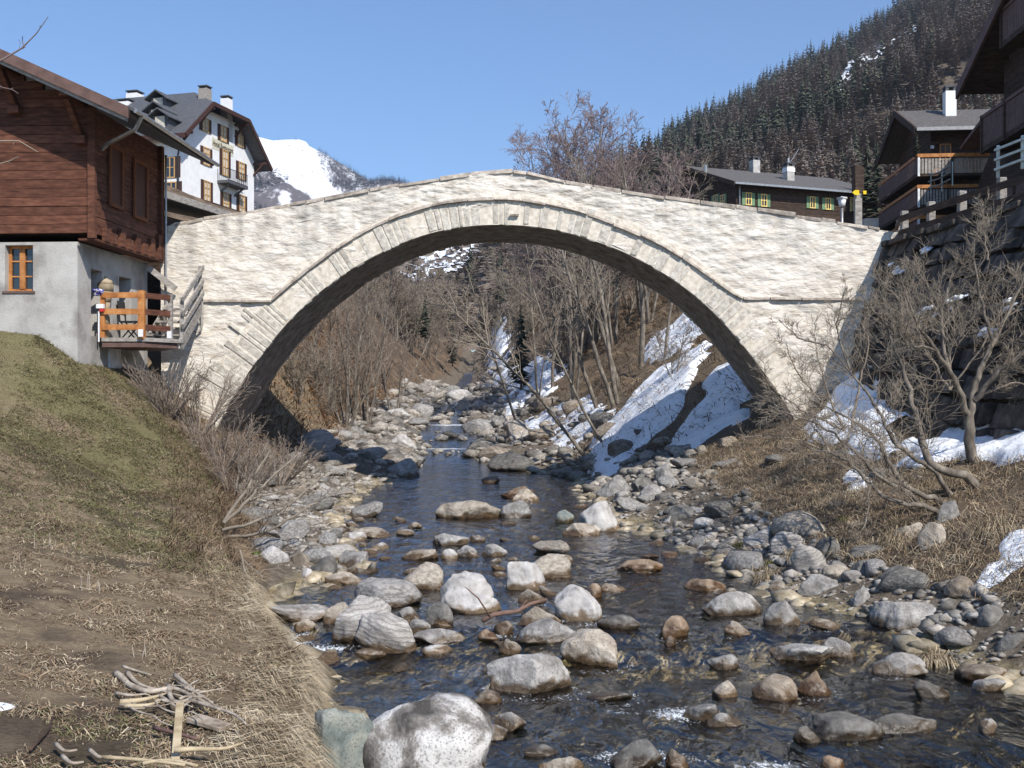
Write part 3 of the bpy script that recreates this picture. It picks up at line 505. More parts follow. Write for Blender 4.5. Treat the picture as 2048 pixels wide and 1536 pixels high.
BL=[
(700,1378,994,1590,'flank','largest pale boulder with dark flank and rusty patch at the front of the stream',.8,0,0),
(598,1412,740,1590,'teal','smooth greenish blue boulder wedged between grass bank and largest pale boulder',.9,8,0),
(975,1302,1145,1388,'grey','speckled grey dome shaped boulder below the leaning angular block',.7,0,5),
(1122,1255,1252,1335,'tan','smooth angular boulder sloping down to the right beside the grey dome',.7,14,-8),
(1086,1157,1205,1243,'pale','tall pale boulder with pointed top right of the stranded branch',.75,10,0),
(1010,1113,1090,1182,'pale','upright pale boulder with dark foot standing in midstream above the pointed one',.8,-8,0),
(868,1143,985,1212,'pale','white domed rock with a layered top, left of midstream',.7,0,0),
(880,1172,1018,1228,'pale','wide pale sloping rock joined below the white dome',.6,10,0),
(658,1192,795,1290,'gneiss','big striped boulder behind the tilted striped slab',.75,-6,0),
(698,1225,834,1308,'gneiss','tilted striped slab leaning on the bigger striped boulder',.55,16,-10),
(528,1198,660,1243,'gneiss','low flat banded rock at the grass bank above the little waterfall',.6,4,0),
(640,1205,700,1250,'tan','low tan rock between flat banded rock and striped boulder',.7,0,0),
(583,1236,630,1264,'tan','small rounded tan stone above the little waterfall',.7,0,0),
(872,998,1010,1038,'tan','wide low cream boulder with white top in the upper pool',.6,5,0),
(1015,974,1077,1004,'tan','rounded cream boulder farther up than the wide low one',.7,0,0),
(1000,1000,1062,1036,'grey','grey flat stone touching the right end of the wide cream boulder',.6,0,0),
(1152,1000,1240,1064,'pale','large round pale boulder at the right shore of the upper pool',.75,0,0),
(1126,1046,1202,1072,'tan','low flat stone lying before the large round pale shore boulder',.6,0,0),
(1108,1019,1154,1046,'teal','small blue green stone left of the large round shore boulder',.7,0,0),
(1194,949,1264,1005,'grey','egg shaped grey boulder below the snow tongue at the right shore',.8,0,0),
(1236,1117,1328,1146,'orange','flat reddish slab with wet rim alone in the right channel',.6,0,0),
(1406,1177,1524,1232,'grey','long grey boulder sloping up to the right in the right channel',.6,-14,10),
(1530,1201,1600,1252,'grey','grey boulder split in two steps right of the long sloping one',.7,0,0),
(1320,1231,1380,1275,'orange','orange brown stone standing on end in the rapids',.6,-22,0),
(1446,1241,1502,1274,'tan','small stone with white cap below the long sloping boulder',.7,12,0),
(1408,1305,1480,1340,'grey','small grey domed stone alone in the lower right channel',.7,0,0),
(1530,1286,1678,1327,'grey','long flat slab with pale edge in the lower right channel',.5,-4,4),
(1646,1279,1722,1313,'grey','thin plank shaped stone behind the long flat slab',.35,16,-12),
(1750,1304,1868,1357,'grey','wide rounded boulder half under water at lower right',.7,0,0),
(1826,1349,1902,1397,'dark','dark rounded stone overlapping the wide half sunken boulder',.6,18,0),
(1486,1341,1597,1402,'brown','blocky brown boulder beside the rust coloured rock at lower right',.7,0,0),
(1588,1338,1668,1392,'orange','rust coloured rock sloping down beside the blocky brown boulder',.6,18,0),
(1368,1390,1452,1443,'grey','grey fan shaped rock in the lower rapids',.7,0,0),
(1414,1424,1484,1454,'grey','broken grey slab in front of the fan shaped rock',.5,-6,0),
(1422,1359,1474,1396,'tan','small tilted slab above the fan shaped rock',.5,-24,0),
(1600,1421,1760,1482,'dark','left half of the long wet dark ledge at lower right',.7,0,0),
(1720,1425,1888,1474,'dark','right half of the long wet dark ledge at lower right',.5,-5,0),
(1590,1453,1650,1490,'dark','small dark stone at the left tip of the long wet ledge',.6,0,0),
(864,1066,939,1092,'grey','oval grey stone, higher one of the midstream row',.6,0,0),
(936,1067,971,1084,'grey','small grey stone touching the oval midstream stone',.6,0,0),
(803,1091,884,1120,'tan','flat tan stone at the left end of the midstream row',.6,0,0),
(880,1097,915,1118,'pale','small white stone second in the midstream row',.7,0,0),
(912,1089,961,1115,'grey','speckled stone third in the midstream row',.7,0,0),
(956,1087,1014,1114,'grey','flat dull stone at the right end of the midstream row',.6,0,0),
(689,1061,733,1082,'pale','small bright white stone by the left pebble shore',.7,0,0),
(612,1097,682,1160,'dark','tall dark grey boulder leaning on the left shore group',.7,8,0),
(577,1104,620,1149,'brown','brown grey boulder left of the tall dark one',.7,0,0),
(676,1091,746,1134,'grey','grey slab sloping right in the left shore group',.7,10,0),
(596,1136,628,1165,'pale','little pale pointed stone at the foot of the tall dark boulder',.7,0,0),
(648,1138,728,1170,'tan','flat cream stone in front of the left shore group',.6,4,0),
(729,1124,758,1144,'dark','small dark stone alone right of the left shore group',.7,0,0),
(1034,1236,1168,1292,'grey','flat topped grey brown slab behind the grey dome',.65,-6,0),
(1030,1211,1124,1252,'tan','beige slab under the tall pale pointed boulder',.6,0,0),
(1036,1174,1094,1208,'tan','rounded beige stone between the two pale midstream boulders',.7,0,0),
(998,1278,1042,1307,'tan','small cream stone left of the flat topped slab',.7,0,0),
(985,1235,1035,1268,'brown','round brown stone beside the stranded branch',.7,0,0),
(955,1258,1000,1285,'orange','wet golden brown stone under the end of the stranded branch',.7,0,0),
(848,1203,906,1253,'dark','dark round stone right of the striped boulder',.8,0,0),
(785,1213,840,1248,'grey','grey wedge stone leaning on the striped boulder',.6,14,0),
(808,1238,862,1272,'grey','flat grey block at the right shoulder of the striped slab',.6,-8,0),
(868,1238,905,1256,'tan','small broken slab under the dark round stone',.6,0,0),
(826,1256,930,1292,'grey','pale grey slab spreading right of the striped slab',.6,-4,0),
(843,1284,905,1312,'pale','flat whitish slab at water level right of the striped slab',.6,0,0),
(708,1297,770,1317,'pale','white flat stone just below the striped slab',.6,0,0),
(943,1374,1004,1408,'brown','wet brown stone left below the grey dome',.7,0,0),
(985,1417,1054,1463,'grey','dull grey stone right of the largest pale boulder',.7,0,0),
(960,1448,1014,1480,'grey','rough low stone against the largest pale boulder',.7,0,0),
(1048,1489,1124,1512,'dark','thin dark slab in the near water right of the largest boulder',.5,0,0),
(1078,1504,1172,1560,'tan','tan stone cut by the lower edge of the view',.6,0,0),
(880,1505,1012,1590,'grey','grey stone at the lower edge below the largest boulder',.7,0,0),
(1636,1505,1692,1560,'orange','round golden stone at the lower edge of the right channel',.8,0,0),
(1330,1492,1384,1540,'brown','round wet brown stone in the near rapids',.8,0,0),
(765,918,840,953,'grey','boulder with dark hollow front on the far left shore',.8,-6,0),
(662,852,742,908,'grey','largest grey boulder of the far left pebble shore',.8,0,0),
(632,890,706,932,'tan','round tan boulder below the largest one of the far left shore',.8,0,0),
(776,868,832,905,'pale','pale cracked boulder on the far left shore near the rapids',.8,0,0),
(716,840,778,862,'grey','long smooth boulder on the upper far left shore',.6,0,0),
(740,1390,742,1391,None,'',0,0,0),
(1100,1107,1147,1123,'pale','thin pale slab flat on the water above the right channel',.5,0,0),
(1168,1166,1204,1195,'orange','small reddish stone, left of a pair in the right channel',.7,0,0),
(1194,1166,1252,1183,'tan','small flat stone, right of a pair in the right channel',.5,0,0),
(1368,1153,1452,1182,'orange','low reddish stone with bright crest in the right channel',.5,0,0),
(1598,1143,1700,1208,'grey','large dark grey slab lying on the right shore',.7,-8,0),
(1700,1168,1748,1228,'grey','upright grey slab on the right shore',.4,0,0),
(1752,1198,1880,1262,'grey','broad fractured slab on the right shore below the dry tufts',.6,6,0),
(1870,1218,1930,1262,'grey','rounded block at the right end of the broad fractured slab',.7,0,0),
(2004,1262,2090,1340,'dark','dark greenish boulder at the right edge in shade',.8,-15,0),
(1925,1328,2022,1366,'brown','round submerged stone near the right edge',.8,0,0),
(1948,1354,2018,1386,'grey','small dark stone before the round submerged one',.7,0,0),
(1960,1436,1996,1466,'pale','small round pale stone at the lower right',.8,0,0),
(1210,1480,1330,1545,'dark','black water covered boulder in the near rapids',.8,0,0),
(1175,1375,1275,1402,'dark','dark hump washed over by the stream in midwater',.6,0,0),
(1196,1222,1290,1262,'dark','dark boulder washed over beside the orange stone',.6,0,0),
(1330,1270,1352,1292,'brown',"little golden wet stone below the orange standing stone",.8,0,0),
(1230,935,1270,955,'dark','',.8,0,0),
]
BL=[b_ for b_ in BL if b_[4] and b_[5]]
for i,b_ in enumerate(BL): boulder(*b_[:6],seed=i+11,depth=b_[6],tilt=b_[7],rz=b_[8],cuts=9+i%7 if b_[4]!='flank' else 6,cutr=(.72,.97) if b_[4]=='flank' else (.45,.88) if b_[4]!='pale' else (.58,.92))
# shore boulders given by their place on the land
def onland(x0,y0,x1,y1,kind,label,seed,Y,**k): return boulder(x0,y0,x1,y1,kind,label,seed,base=Y,**k)
rr=random.Random(8); KS=['grey','grey','tan','tan','dark','gneiss','brown','pale','grey','tan']
def scatter(n,sampler,szf,label,group,minf=.75,name='stone',cat='stone',kinds=KS,flat=(.45,.8),zof=.1,sub=3):
    k=0; tries=0
    while k<n and tries<n*60:
        tries+=1; x,y=sampler(); s=szf(y)*rr.choice((.5,.6,.7,.8,1,1.2,1.6,2.2))
        if any((x-a)**2+(y-b_)**2<((s*.5+r_)*minf)**2 for a,b_,r_ in placed): continue
        z=terz(x,y); w_=W(y); kd=rr.choice(kinds); h=s*rr.uniform(*flat)
        lab=label.replace('stone among','%s %s stone among'%('large' if s>1.15*szf(y) else 'small' if s<.75*szf(y) else 'middling',dict(grey='grey',tan='cream',dark='dark',gneiss='banded',brown='brown',pale='pale',orange='rusty')[kd]))
        put_rock((x,y,max(z,w_-.05)+h*zof),(s*rr.uniform(.9,1.35),s*rr.uniform(.75,1.1),h),kd,lab,name,cat,group,rz=rr.uniform(0,6.3),tilt=rr.uniform(-.25,.25)); k+=1
def zone(y0,y1,a,b_,off0=0,off1=0,pw=1):   # strip between semantic columns a..b of the terrain
    def f():
        y=y0+(y1-y0)*rr.random()**pw; s=station(y); k=a+(b_-a)*rr.random(); return float(np.interp(k,range(K),s[:,0])),y
    return f
scatter(62,zone(16.9,31,5.1,7.2),lambda y:.38,'stone among many on the pebble bar under the left grass bank','stones of the left pebble bar')
scatter(40,zone(31,62,5.0,7.1,pw=1.3),lambda y:.75,'stone among many on the far left shore beyond the bridge','stones of the far left shore')
scatter(62,zone(12.2,30,10.9,12.25),lambda y:.42,'stone among many along the right shore before the bridge','stones of the right shore')
scatter(34,zone(33,62,11,12.3,pw=1.2),lambda y:.85,'stone among many on the far right shore beyond the bridge','stones of the far right shore',kinds=['dark','brown','grey','tan'])
scatter(18,zone(9,40,9,10.8),lambda y:.30+.006*y,'stone among many scattered in the stream bed','scattered stones in the stream',flat=(.4,.65),zof=.25,kinds=['tan','brown','grey','brown','tan','orange'])
scatter(42,zone(11.5,27,7.1,9.3),lambda y:.30+.006*y,'stone among many standing in the left half of the stream','stones of the left half of the stream',flat=(.45,.7),zof=.2,kinds=['grey','tan','grey','pale','tan'])
scatter(14,zone(62,110,5.0,11.9),lambda y:1.0,'stone among boulders of the steep upper stream bed','boulders of the upper stream',kinds=['pale','tan','grey'])
def ground_y(px,py):
    best=(1e9,20)
    for y in np.arange(8,45,.15):
        z=terz(gx_(px,y),y); e=abs(HZ-(z-CZ)/y*F-py)
        if e<best[0]: best=(e,y)
    return best[1]
def gx_(px,y): return (px-1024)/F*y
for i,(x0,y0,x1,y1,kd,lb,tl) in enumerate(((1488,1042,1560,1104,'gneiss','rounded striped boulder in twig shade at the edge of the right grass bank',8),(1545,1062,1622,1108,'gneiss','low striped boulder touching the rounded one in twig shade',-6),(1572,1082,1655,1150,'gneiss','steeply tilted striped slab on the right shore',-24),
 (1786,1038,1850,1086,'tan','blocky cream boulder under the curved alder stems',10),(1842,1044,1906,1096,'tan','second blocky boulder right of the cream one under the alder stems',-8),(1872,1000,1922,1044,'grey','square grey block above the two blocky boulders',0),(1632,1072,1690,1118,'dark','dark mossy stone between tilted slab and dry tufts',0),
 (1700,1120,1760,1158,'dark','dark stone above the upright slab on the right shore',6),(1760,1130,1850,1180,'dark','wide dark mossy boulder on the right shore',0),(1640,1128,1700,1160,'tan','cream stone lying above the large dark grey slab',-6),(1895,1150,1960,1196,'brown','brown stone half buried below the straw tufts',0),
 (1310,925,1345,965,'grey','upright squarish stone on top of the right shore stones near the snow tongue',0),(1262,955,1310,985,'dark','dark oblong stone right of the egg shaped boulder',0),(1280,968,1335,1000,'grey','leaning grey stone right of the dark oblong one',-12),(1330,1008,1392,1044,'dark','dark blue grey block in the middle of the right shore',-8),(1590,1020,1640,1050,'brown','brown stone peeping from the grass of the right bank',0),(1960,1210,2030,1250,'dark','dark stone in the shade below the snow patch at the right edge',0))):
    boulder(x0,y0,x1,y1,kd,lb,300+i,depth=.75,tilt=tl,base=ground_y((x0+x1)/2,y1-4),cuts=9,cutr=(.45,.85),sink=.6)
scatter(26,zone(12,30,12.2,13.6),lambda y:.26,'stone among several half buried in the right grass bank','half buried stones of the right bank',kinds=['dark','brown','gneiss','grey'],zof=-.02)
# broken water along the stones that stand in the stream
for a,b_,r_ in placed:
    if b_<32 and r_>.16 and abs(terz(a,b_)-W(b_))<.6 and terz(a,b_)<W(b_):
        d_=np.sqrt((WV[...,0]-a)**2+(WV[...,1]-b_+r_*.25)**2); fo=np.maximum(fo,.46*np.exp(-((d_-r_*1.05)/.11)**2)*(.6+.4*np.sin(a*9+b_*5)))
water.data.attributes['foam'].data.foreach_set('value',fo.ravel().astype(np.float32))
# gravel: nobody could count it
def gravel_mesh(name,n,sampler,szf,mt,label,seed,zf=None,sub=1):
    r=np.random.RandomState(seed); base=[rock_v(900+i,sub,7,.08,cutr=(.4,.85))[0] for i in range(10)]; f0=rock_v(900,sub,4,.15)[1]; nv=len(base[0]); Vv=[];Ff=[]
    for i in range(n):
        x,y=sampler(); s=szf(y)*r.choice((.4,.5,.6,.7,.9,1.2,1.9)); z=terz(x,y) if zf is None else zf(x,y)
        if zf is None and fbm(x*.9,y*.9,0,3,91)>.28: s*=.45
        a=r.uniform(0,6.28); c_,s_=math.cos(a),math.sin(a)
        b_=base[r.randint(10)]*np.array([s*.6,s*.45,s*r.uniform(.18,.36)]); tl=r.uniform(-.3,.3); b_=np.stack([b_[:,0],b_[:,1],b_[:,2]+b_[:,0]*tl],1)
        Vv.append(np.stack([x+b_[:,0]*c_-b_[:,1]*s_,y+b_[:,0]*s_+b_[:,1]*c_,z+b_[:,2]+.06*s],1)); Ff.append(f0+i*nv)
    return tag(npmesh(name,np.concatenate(Vv),np.concatenate(Ff),mt,smooth=False),label,None,None,'stuff')
m_grav=mat('pebbles',ramp=[(.3,(.13,.11,.09)),(.5,(.28,.25,.215)),(.7,(.46,.43,.39))],scale=9,rough=.85,bump=.6,island=.6)
m_bed=mat('bed_pebbles',ramp=[(.3,(.15,.115,.07)),(.5,(.34,.28,.19)),(.7,(.56,.49,.37))],scale=6,rough=.5,bump=.4,island=.6)
g1=zone(16.9,34,5.0,7.35); g2=zone(11.6,30,10.75,12.2); g3=zone(31,100,4.9,7.05,pw=1.5); g4=zone(30,100,10.95,12.2,pw=1.5)
gravel_mesh('gravel',2600,g1,lambda y:.13,m_grav,'loose pebbles covering the left bar',1)
gravel_mesh('gravel',2300,g2,lambda y:.14,m_grav,'loose pebbles covering the right shore',2)
gravel_mesh('gravel',1500,g3,lambda y:.2+.005*y,m_grav,'rubble on the far left shore',3)
gravel_mesh('gravel',1300,g4,lambda y:.2+.005*y,m_grav,'rubble on the far right shore',4)
gravel_mesh('pebbles',3800,zone(6,34,7,11),lambda y:.26,m_bed,'brown stones on the stream bed under the water',5,zf=lambda x,y:float(np.interp(x,station(y)[:,0],station(y)[:,1]))-.03)
gravel_mesh('pebbles',170,zone(44,90,6.8,11.2),lambda y:.4,m_grav,'stones in the upper rapids',6,zf=lambda x,y:float(W(y))+.02)
# ---------------------------------------------------------------- snow: real sheets lying on the ground
m_snow=mat('snow',ramp=[(.3,(.72,.75,.80)),(.55,(.86,.88,.91))],scale=5,rough=.6,bump=.6,bdist=.03,bscale=14,spec=.3,spot=(.38,.32,.27),spotscale=13,spotpos=(.62,.70))
def inpoly(x,y,poly):
    ins=np.zeros(np.shape(x),bool); n=len(poly)
    for i in range(n):
        x0,y0=poly[i]; x1,y1=poly[(i+1)%n]
        if y0==y1: continue
        c=((y0>y)!=(y1>y))&(x<(x1-x0)*(y-y0)/(y1-y0)+x0); ins^=c
    return ins
def snow(polys,y0,y1,x0,x1,step,label,th=.14,rag=.35,nsc=1.2,cut=0.,name='snow_patch'):
    """sheet over the ground where its spot lies inside one of the outlines"""
    ys=np.arange(y0,y1,step); xs=np.arange(x0,x1,step); X,Y=np.meshgrid(xs,ys); Z=np.zeros_like(X)
    for j,y in enumerate(ys):
        s=station(y); k=np.interp(xs,s[:,0],np.arange(K)); Z[j]=np.interp(xs,s[:,0],s[:,1])+tnoise(xs,np.full_like(xs,y),k)
    px,py=1024+X/Y*F,HZ-(Z-CZ)/Y*F; jx=fbm(X*nsc,Y*nsc,0,4,60)*rag*F/Y*.6; jy=fbm(X*nsc,Y*nsc,5,4,61)*rag*F/Y*.35
    M_=np.zeros_like(X)
    for p in polys: M_=np.maximum(M_,inpoly(px+jx,py+jy,p))
    M_*= (fbm(X*2.2,Y*2.2,0,4,66)>cut-.9)
    # rounded edge by blurring the mask
    B=M_.copy()
    for _ in range(3):
        Q=np.pad(B,1,mode='edge'); B=sum(Q[a:a+B.shape[0],c:c+B.shape[1]] for a in range(3) for c in range(3))/9
    T=np.clip(B*1.7-.45,-.3,1); Zs=Z+th*T*(1+.25*fbm(X*2,Y*2,0,3,62))-.02
    keep=(B>.12); cell=keep[:-1,:-1]&keep[1:,:-1]&keep[:-1,1:]&keep[1:,1:]
    f=gridf(*X.shape)[cell.ravel()]; 
    if not len(f): print('EMPTY SNOW',label); return
    u,inv=np.unique(f,return_inverse=True); v=np.stack([X,Y,Zs],-1).reshape(-1,3)[u]
    return tag(npmesh(name,v,inv.reshape(f.shape),m_snow,smooth=True),label,None,None,'stuff')
snow([[(1180,935),(1195,880),(1240,820),(1290,770),(1330,735),(1400,700),(1425,690),(1400,740),(1375,790),(1345,845),(1300,890),(1260,935),(1200,955)]],28,48,.5,10,.09,'tongue of old snow running down to the stream behind the arch',.24,.35,nsc=1.5,cut=-.4)
snow([[(1380,830),(1420,770),(1450,730),(1480,720),(1510,790),(1500,830),(1440,870),(1370,900),(1300,920),(1340,870)]],28.5,44,2.5,11,.09,'shaded snow under the right foot of the arch',.16,.5,cut=.35)
snow([[(1285,720),(1300,680),(1350,640),(1400,610),(1420,650),(1380,690),(1330,715)],[(1400,640),(1480,600),(1500,640),(1440,660)]],40,62,3,14,.12,'snow strip on the brown slope beyond the arch',.15,.5,cut=.3)
snow([[(1090,880),(1120,850),(1180,820),(1225,810),(1215,850),(1170,880),(1120,900)],[(1050,860),(1080,830),(1170,790),(1200,800),(1140,830),(1080,875)],[(990,820),(1010,790),(1080,770),(1120,775),(1060,810),(1010,830)]],36,75,-3,9,.14,'thin snow patches above the far right shore',.15,.7,cut=.45)
snow([[(985,770),(1000,745),(1050,740),(1080,715),(1110,720),(1110,770),(1080,790),(1030,775)],[(980,700),(990,640),(1010,640),(1005,700),(1010,740),(985,740)],[(950,605),(980,590),(1030,578),(1025,600),(970,615)]],60,200,-10,16,.3,'snow patches up the side valley',.3,1.2,cut=.3)
snow([[(1600,860),(1640,830),(1700,820),(1800,870),(1830,910),(1760,920),(1720,900),(1660,890)]],20,28,5,9.6,.06,'dirty snow strip above the dry grass at the right foot of the bridge',.12,.5,cut=.5)
snow([[(1640,840),(1690,720),(1720,660),(1760,700),(1770,800),(1840,880),(1800,900),(1700,830)]],23,29,7,10.4,.07,'shaded snow bank at the foot of the bridge and wall',.2,.4,cut=.3)
snow([[(1790,935),(1830,905),(1900,865),(1970,840),(2100,825),(2100,935),(2000,925),(1960,930),(1900,920),(1850,945)]],15.5,23,6.2,12,.06,'sunlit snow drift below the dark retaining wall',.16,.5,nsc=1.8,cut=.1)
snow([[(1945,1190),(1960,1140),(1985,1090),(2010,1075),(2100,1065),(2100,1110),(2040,1140),(2000,1170),(1965,1195)]],10,17,4.5,9,.035,'snow patch on the grassy hump at the right edge',.07,.3,nsc=1.8,cut=-.3)
snow([[(-30,1402),(20,1404),(42,1412),(20,1420),(-30,1424)]],6.5,9.5,-4.6,-2.5,.03,'tiny snow remnant at the left edge of the meadow',.03,.03)
snow([[(1660,1000),(1690,950),(1720,935),(1730,950),(1700,990),(1670,1012)]],15,23,5,8.5,.05,'narrow grey snow rib between the dry tufts',.1,.3,cut=.3)
# ---------------------------------------------------------------- dry grass
def blades(name,P0,D,Ln,Wd,mt,label,seed,droop=.5,parent=None):
    """P0 roots, D start direction (n,3), bends down along its length"""
    n=len(P0); r=np.random.RandomState(seed); side=np.cross(D,np.array((0,0,1.))+r.normal(0,.3,(n,3))); side/=np.linalg.norm(side,axis=1)[:,None]+1e-9; side*=Wd[:,None]/2
    g=np.array((0,0,-1.)); V_=np.zeros((n,5,3)); p=P0; d=D.copy(); L_=Ln[:,None]/2
    V_[:,0]=P0-side; V_[:,1]=P0+side; p1=P0+d*L_; V_[:,2]=p1-side*.8; V_[:,3]=p1+side*.8
    d2=d+g*droop; d2/=np.linalg.norm(d2,axis=1)[:,None]; V_[:,4]=p1+d2*L_
    o=(np.arange(n)*5)[:,None]; f=np.concatenate([o+np.array([[0,1,3]]),o+np.array([[0,3,2]]),o+np.array([[2,3,4]])])
    return tag(npmesh(name,V_.reshape(-1,3),f,mt,parent),label,None,None,'stuff')
m_straw=mat('straw',ramp=[(.3,(.20,.15,.095)),(.5,(.38,.305,.205)),(.7,(.60,.51,.37))],scale=2.2,rough=.8,bump=0,island=.45,spec=.15)
m_brown=mat('brown_grass',ramp=[(.3,(.11,.072,.045)),(.5,(.24,.17,.11)),(.7,(.40,.30,.20))],scale=1.5,rough=.9,bump=0,island=.5,spec=.1)
m_green=mat('green_grass',ramp=[(.3,(.10,.095,.04)),(.5,(.175,.165,.075)),(.7,(.32,.285,.165))],scale=1.5,rough=.8,bump=0,island=.45,spec=.15)
def land_pts(n,y0,y1,k0,k1,seed,pw=1.0,xlim=None):
    r=np.random.RandomState(seed); y=y0+(y1-y0)*r.rand(n)**pw; u=r.rand(n); X=np.zeros(n);Z=np.zeros(n); o=np.argsort(y); k_=k0+(k1-k0)*u
    for i in o:
        s=station(y[i]); X[i]=np.interp(k_[i],np.arange(K),s[:,0]); Z[i]=np.interp(k_[i],np.arange(K),s[:,1])
    Z=Z+tnoise(X,y,k_); Pp=np.stack([X,y,Z],1)
    if xlim is not None: Pp=Pp[(X>-y*xlim-.3)&(X<y*xlim+.3)]
    return Pp
def dirs(n,r,up=.5,ax=(0,0),sp=1.): 
    a=r.rand(n)*6.283; d=np.stack([np.cos(a)*sp+ax[0],np.sin(a)*sp+ax[1],np.full(n,up)*r.uniform(.3,1.6,n)],1); return d/np.linalg.norm(d,axis=1)[:,None]
r=np.random.RandomState(5)
p=land_pts(150000,5.5,27,1.8,4.6,7,pw=1.5,xlim=.5); cl_=fbm(p[:,0]*2.6,p[:,1]*3.4,0,4,55); keep_=cl_+r.normal(0,.12,len(p))>-.28; p=p[keep_]; nn_=fbm(p[:,0]*.35,p[:,1]*.35,0,4,40)+.25*fbm(p[:,0]*1.4,p[:,1]*1.4,0,4,41)+.88*np.exp(-((p[:,0]+8.6)/2.6)**2-((p[:,1]-20.5)/4.5)**2)
isg=nn_+r.normal(0,.5,len(p))+.6*fbm(p[:,0]*2.2,p[:,1]*2.2,0,3,44)>.75; q=p[~isg]; a=r.rand(len(q))<.38
for sel,mt,lb,nm in ((q[a],m_straw,'matted straw coloured grass over the left meadow','dry_grass'),(q[~a],m_brown,'matted brown grass over the left meadow','dry_grass'),(p[isg],m_green,'short greening grass on the left meadow','grass')):
    n=len(sel); blades(nm,sel,dirs(n,r,.32,(.3,-.35)),r.uniform(.05,.13,n)*(1+sel[:,1]*.012)*(.75+.9*np.clip(fbm(sel[:,0]*2.6,sel[:,1]*3.4,0,4,55),0,1)),r.uniform(.004,.009,n)*(1+sel[:,1]*.03),mt,lb,3,.9)
p=land_pts(60000,14,27,1.8,4.5,17,xlim=.5); p=p[fbm(p[:,0]*2.,p[:,1]*2.,0,4,57)+r.normal(0,.2,len(p))>-.2]; n=len(p); a=r.rand(n)<.55
for sel,mt in ((p[a],m_green),(p[~a],m_brown)):
    n=len(sel); blades('dry_grass',sel,dirs(n,r,.5,(.3,-.3)),r.uniform(.07,.17,n),r.uniform(.007,.014,n),mt,'longer matted grass on the upper meadow slope',13,.9)
# drooping fringe on the stream edge of the meadow
p=land_pts(17000,4,17,3.75,4.9,9,pw=1.2); n=len(p)
blades('dry_grass',p,dirs(n,r,.28,(1.25,-.5),.7),r.uniform(.12,.42,n)*np.interp(p[:,1],[8,14],[1.15,.75]),r.uniform(.004,.009,n),m_straw,'long straw hanging over the edge of the left bank',4,1.1)
p=land_pts(11000,15,30,3.5,5.3,10); n=len(p)
blades('dry_grass',p,dirs(n,r,.7,(.8,-.3),.8),r.uniform(.12,.45,n),r.uniform(.006,.014,n),m_brown,'tall brown grass on the left bank below the bridge',5,.7)
p=land_pts(9000,30,75,2.8,5.2,11); n=len(p)
blades('dry_grass',p,dirs(n,r,.7,(.8,-.6),.7),r.uniform(.3,.8,n),r.uniform(.02,.045,n),mat('rust_grass',ramp=[(.3,(.15,.085,.05)),(.55,(.34,.21,.12)),(.7,(.5,.36,.23))],scale=.6,rough=.9,bump=0,island=.45,spec=.1),'rust brown grass on the far left slope',6,.8)
p=land_pts(46000,6,30,12.1,14.3,12,xlim=.9); n=len(p); a=r.rand(n)<.5
blades('dry_grass',p[a],dirs(a.sum(),r,.5,(-.9,-.3),.9),r.uniform(.12,.4,a.sum()),r.uniform(.005,.012,a.sum()),m_straw,'straw tussocks on the right bank',7,1.0)
blades('dry_grass',p[~a],dirs((~a).sum(),r,.4,(-.9,-.3),.9),r.uniform(.1,.32,(~a).sum()),r.uniform(.006,.014,(~a).sum()),m_brown,'brown tussocks on the right bank',8,1.0)
p=land_pts(9000,32,75,11.9,14.6,13); n=len(p)
blades('dry_grass',p,dirs(n,r,.6,(-.8,-.5),.7),r.uniform(.3,.8,n),r.uniform(.02,.04,n),m_brown,'brown grass on the far right slope',9,.8)
# tufts: countable, each its own thing
def tuft(x,y,s,label,mt=None,n=260,lean=(-.4,-.4)):
    r=np.random.RandomState(int(abs(x*91+y*37))); z=terz(x,y); b_=np.zeros((n,3)); b_[:,:2]=r.normal(0,s*.16,(n,2)); 
    o=blades('grass_tuft',b_,dirs(n,r,1.1,lean,1.0),r.uniform(.5,1.1,n)*s,r.uniform(.006,.012,n),mt or m_straw,None,1,1.5); o.location=(x,y,z-.02); del_=o.pop('kind',None); return tag(o,label,'grass tuft')
for x0,y0,Yd,s,lb in ((1535,1000,16.5,.5,'bushy straw tuft hanging over the stones at the right shore'),(1600,975,17,.45,'straw tuft just right and above the bushy hanging one'),(1870,1165,12.4,.42,'stiff straw tuft standing on the slabs at lower right'),(1940,1200,11.6,.3,'small pale tuft below the snow patch at the right edge'),(1800,980,16,.55,'wide straw tuft under the leaning alder stems'),(1990,1000,14.6,.6,'large straw tuft below the sunlit snow drift'),(1700,930,19,.5,'straw tuft beside the dirty snow strip')):
    tuft((x0-1024)/F*Yd,Yd,s,lb)
for x0,y0,Yd,lb in ((1545,1010,17.2,'low mossy green tuft on the right shore under the bushy straw tuft'),(1620,1030,16.8,'mossy green tuft left of the narrow snow rib'),(1690,985,18,'green tuft beside the narrow snow rib'),(1480,985,19,'small green tuft highest on the right shore')):
    tuft((x0-1024)/F*Yd,Yd,.2,lb,m_green,300,(-.3,-.3))
tuft(-4.15,17.2,.35,'bright green grass tuft on the pebble bar by the left bank',mat('fresh_green',c=(.13,.24,.04),scale=5,bump=0,island=.3),n=420,lean=(.2,-.2))
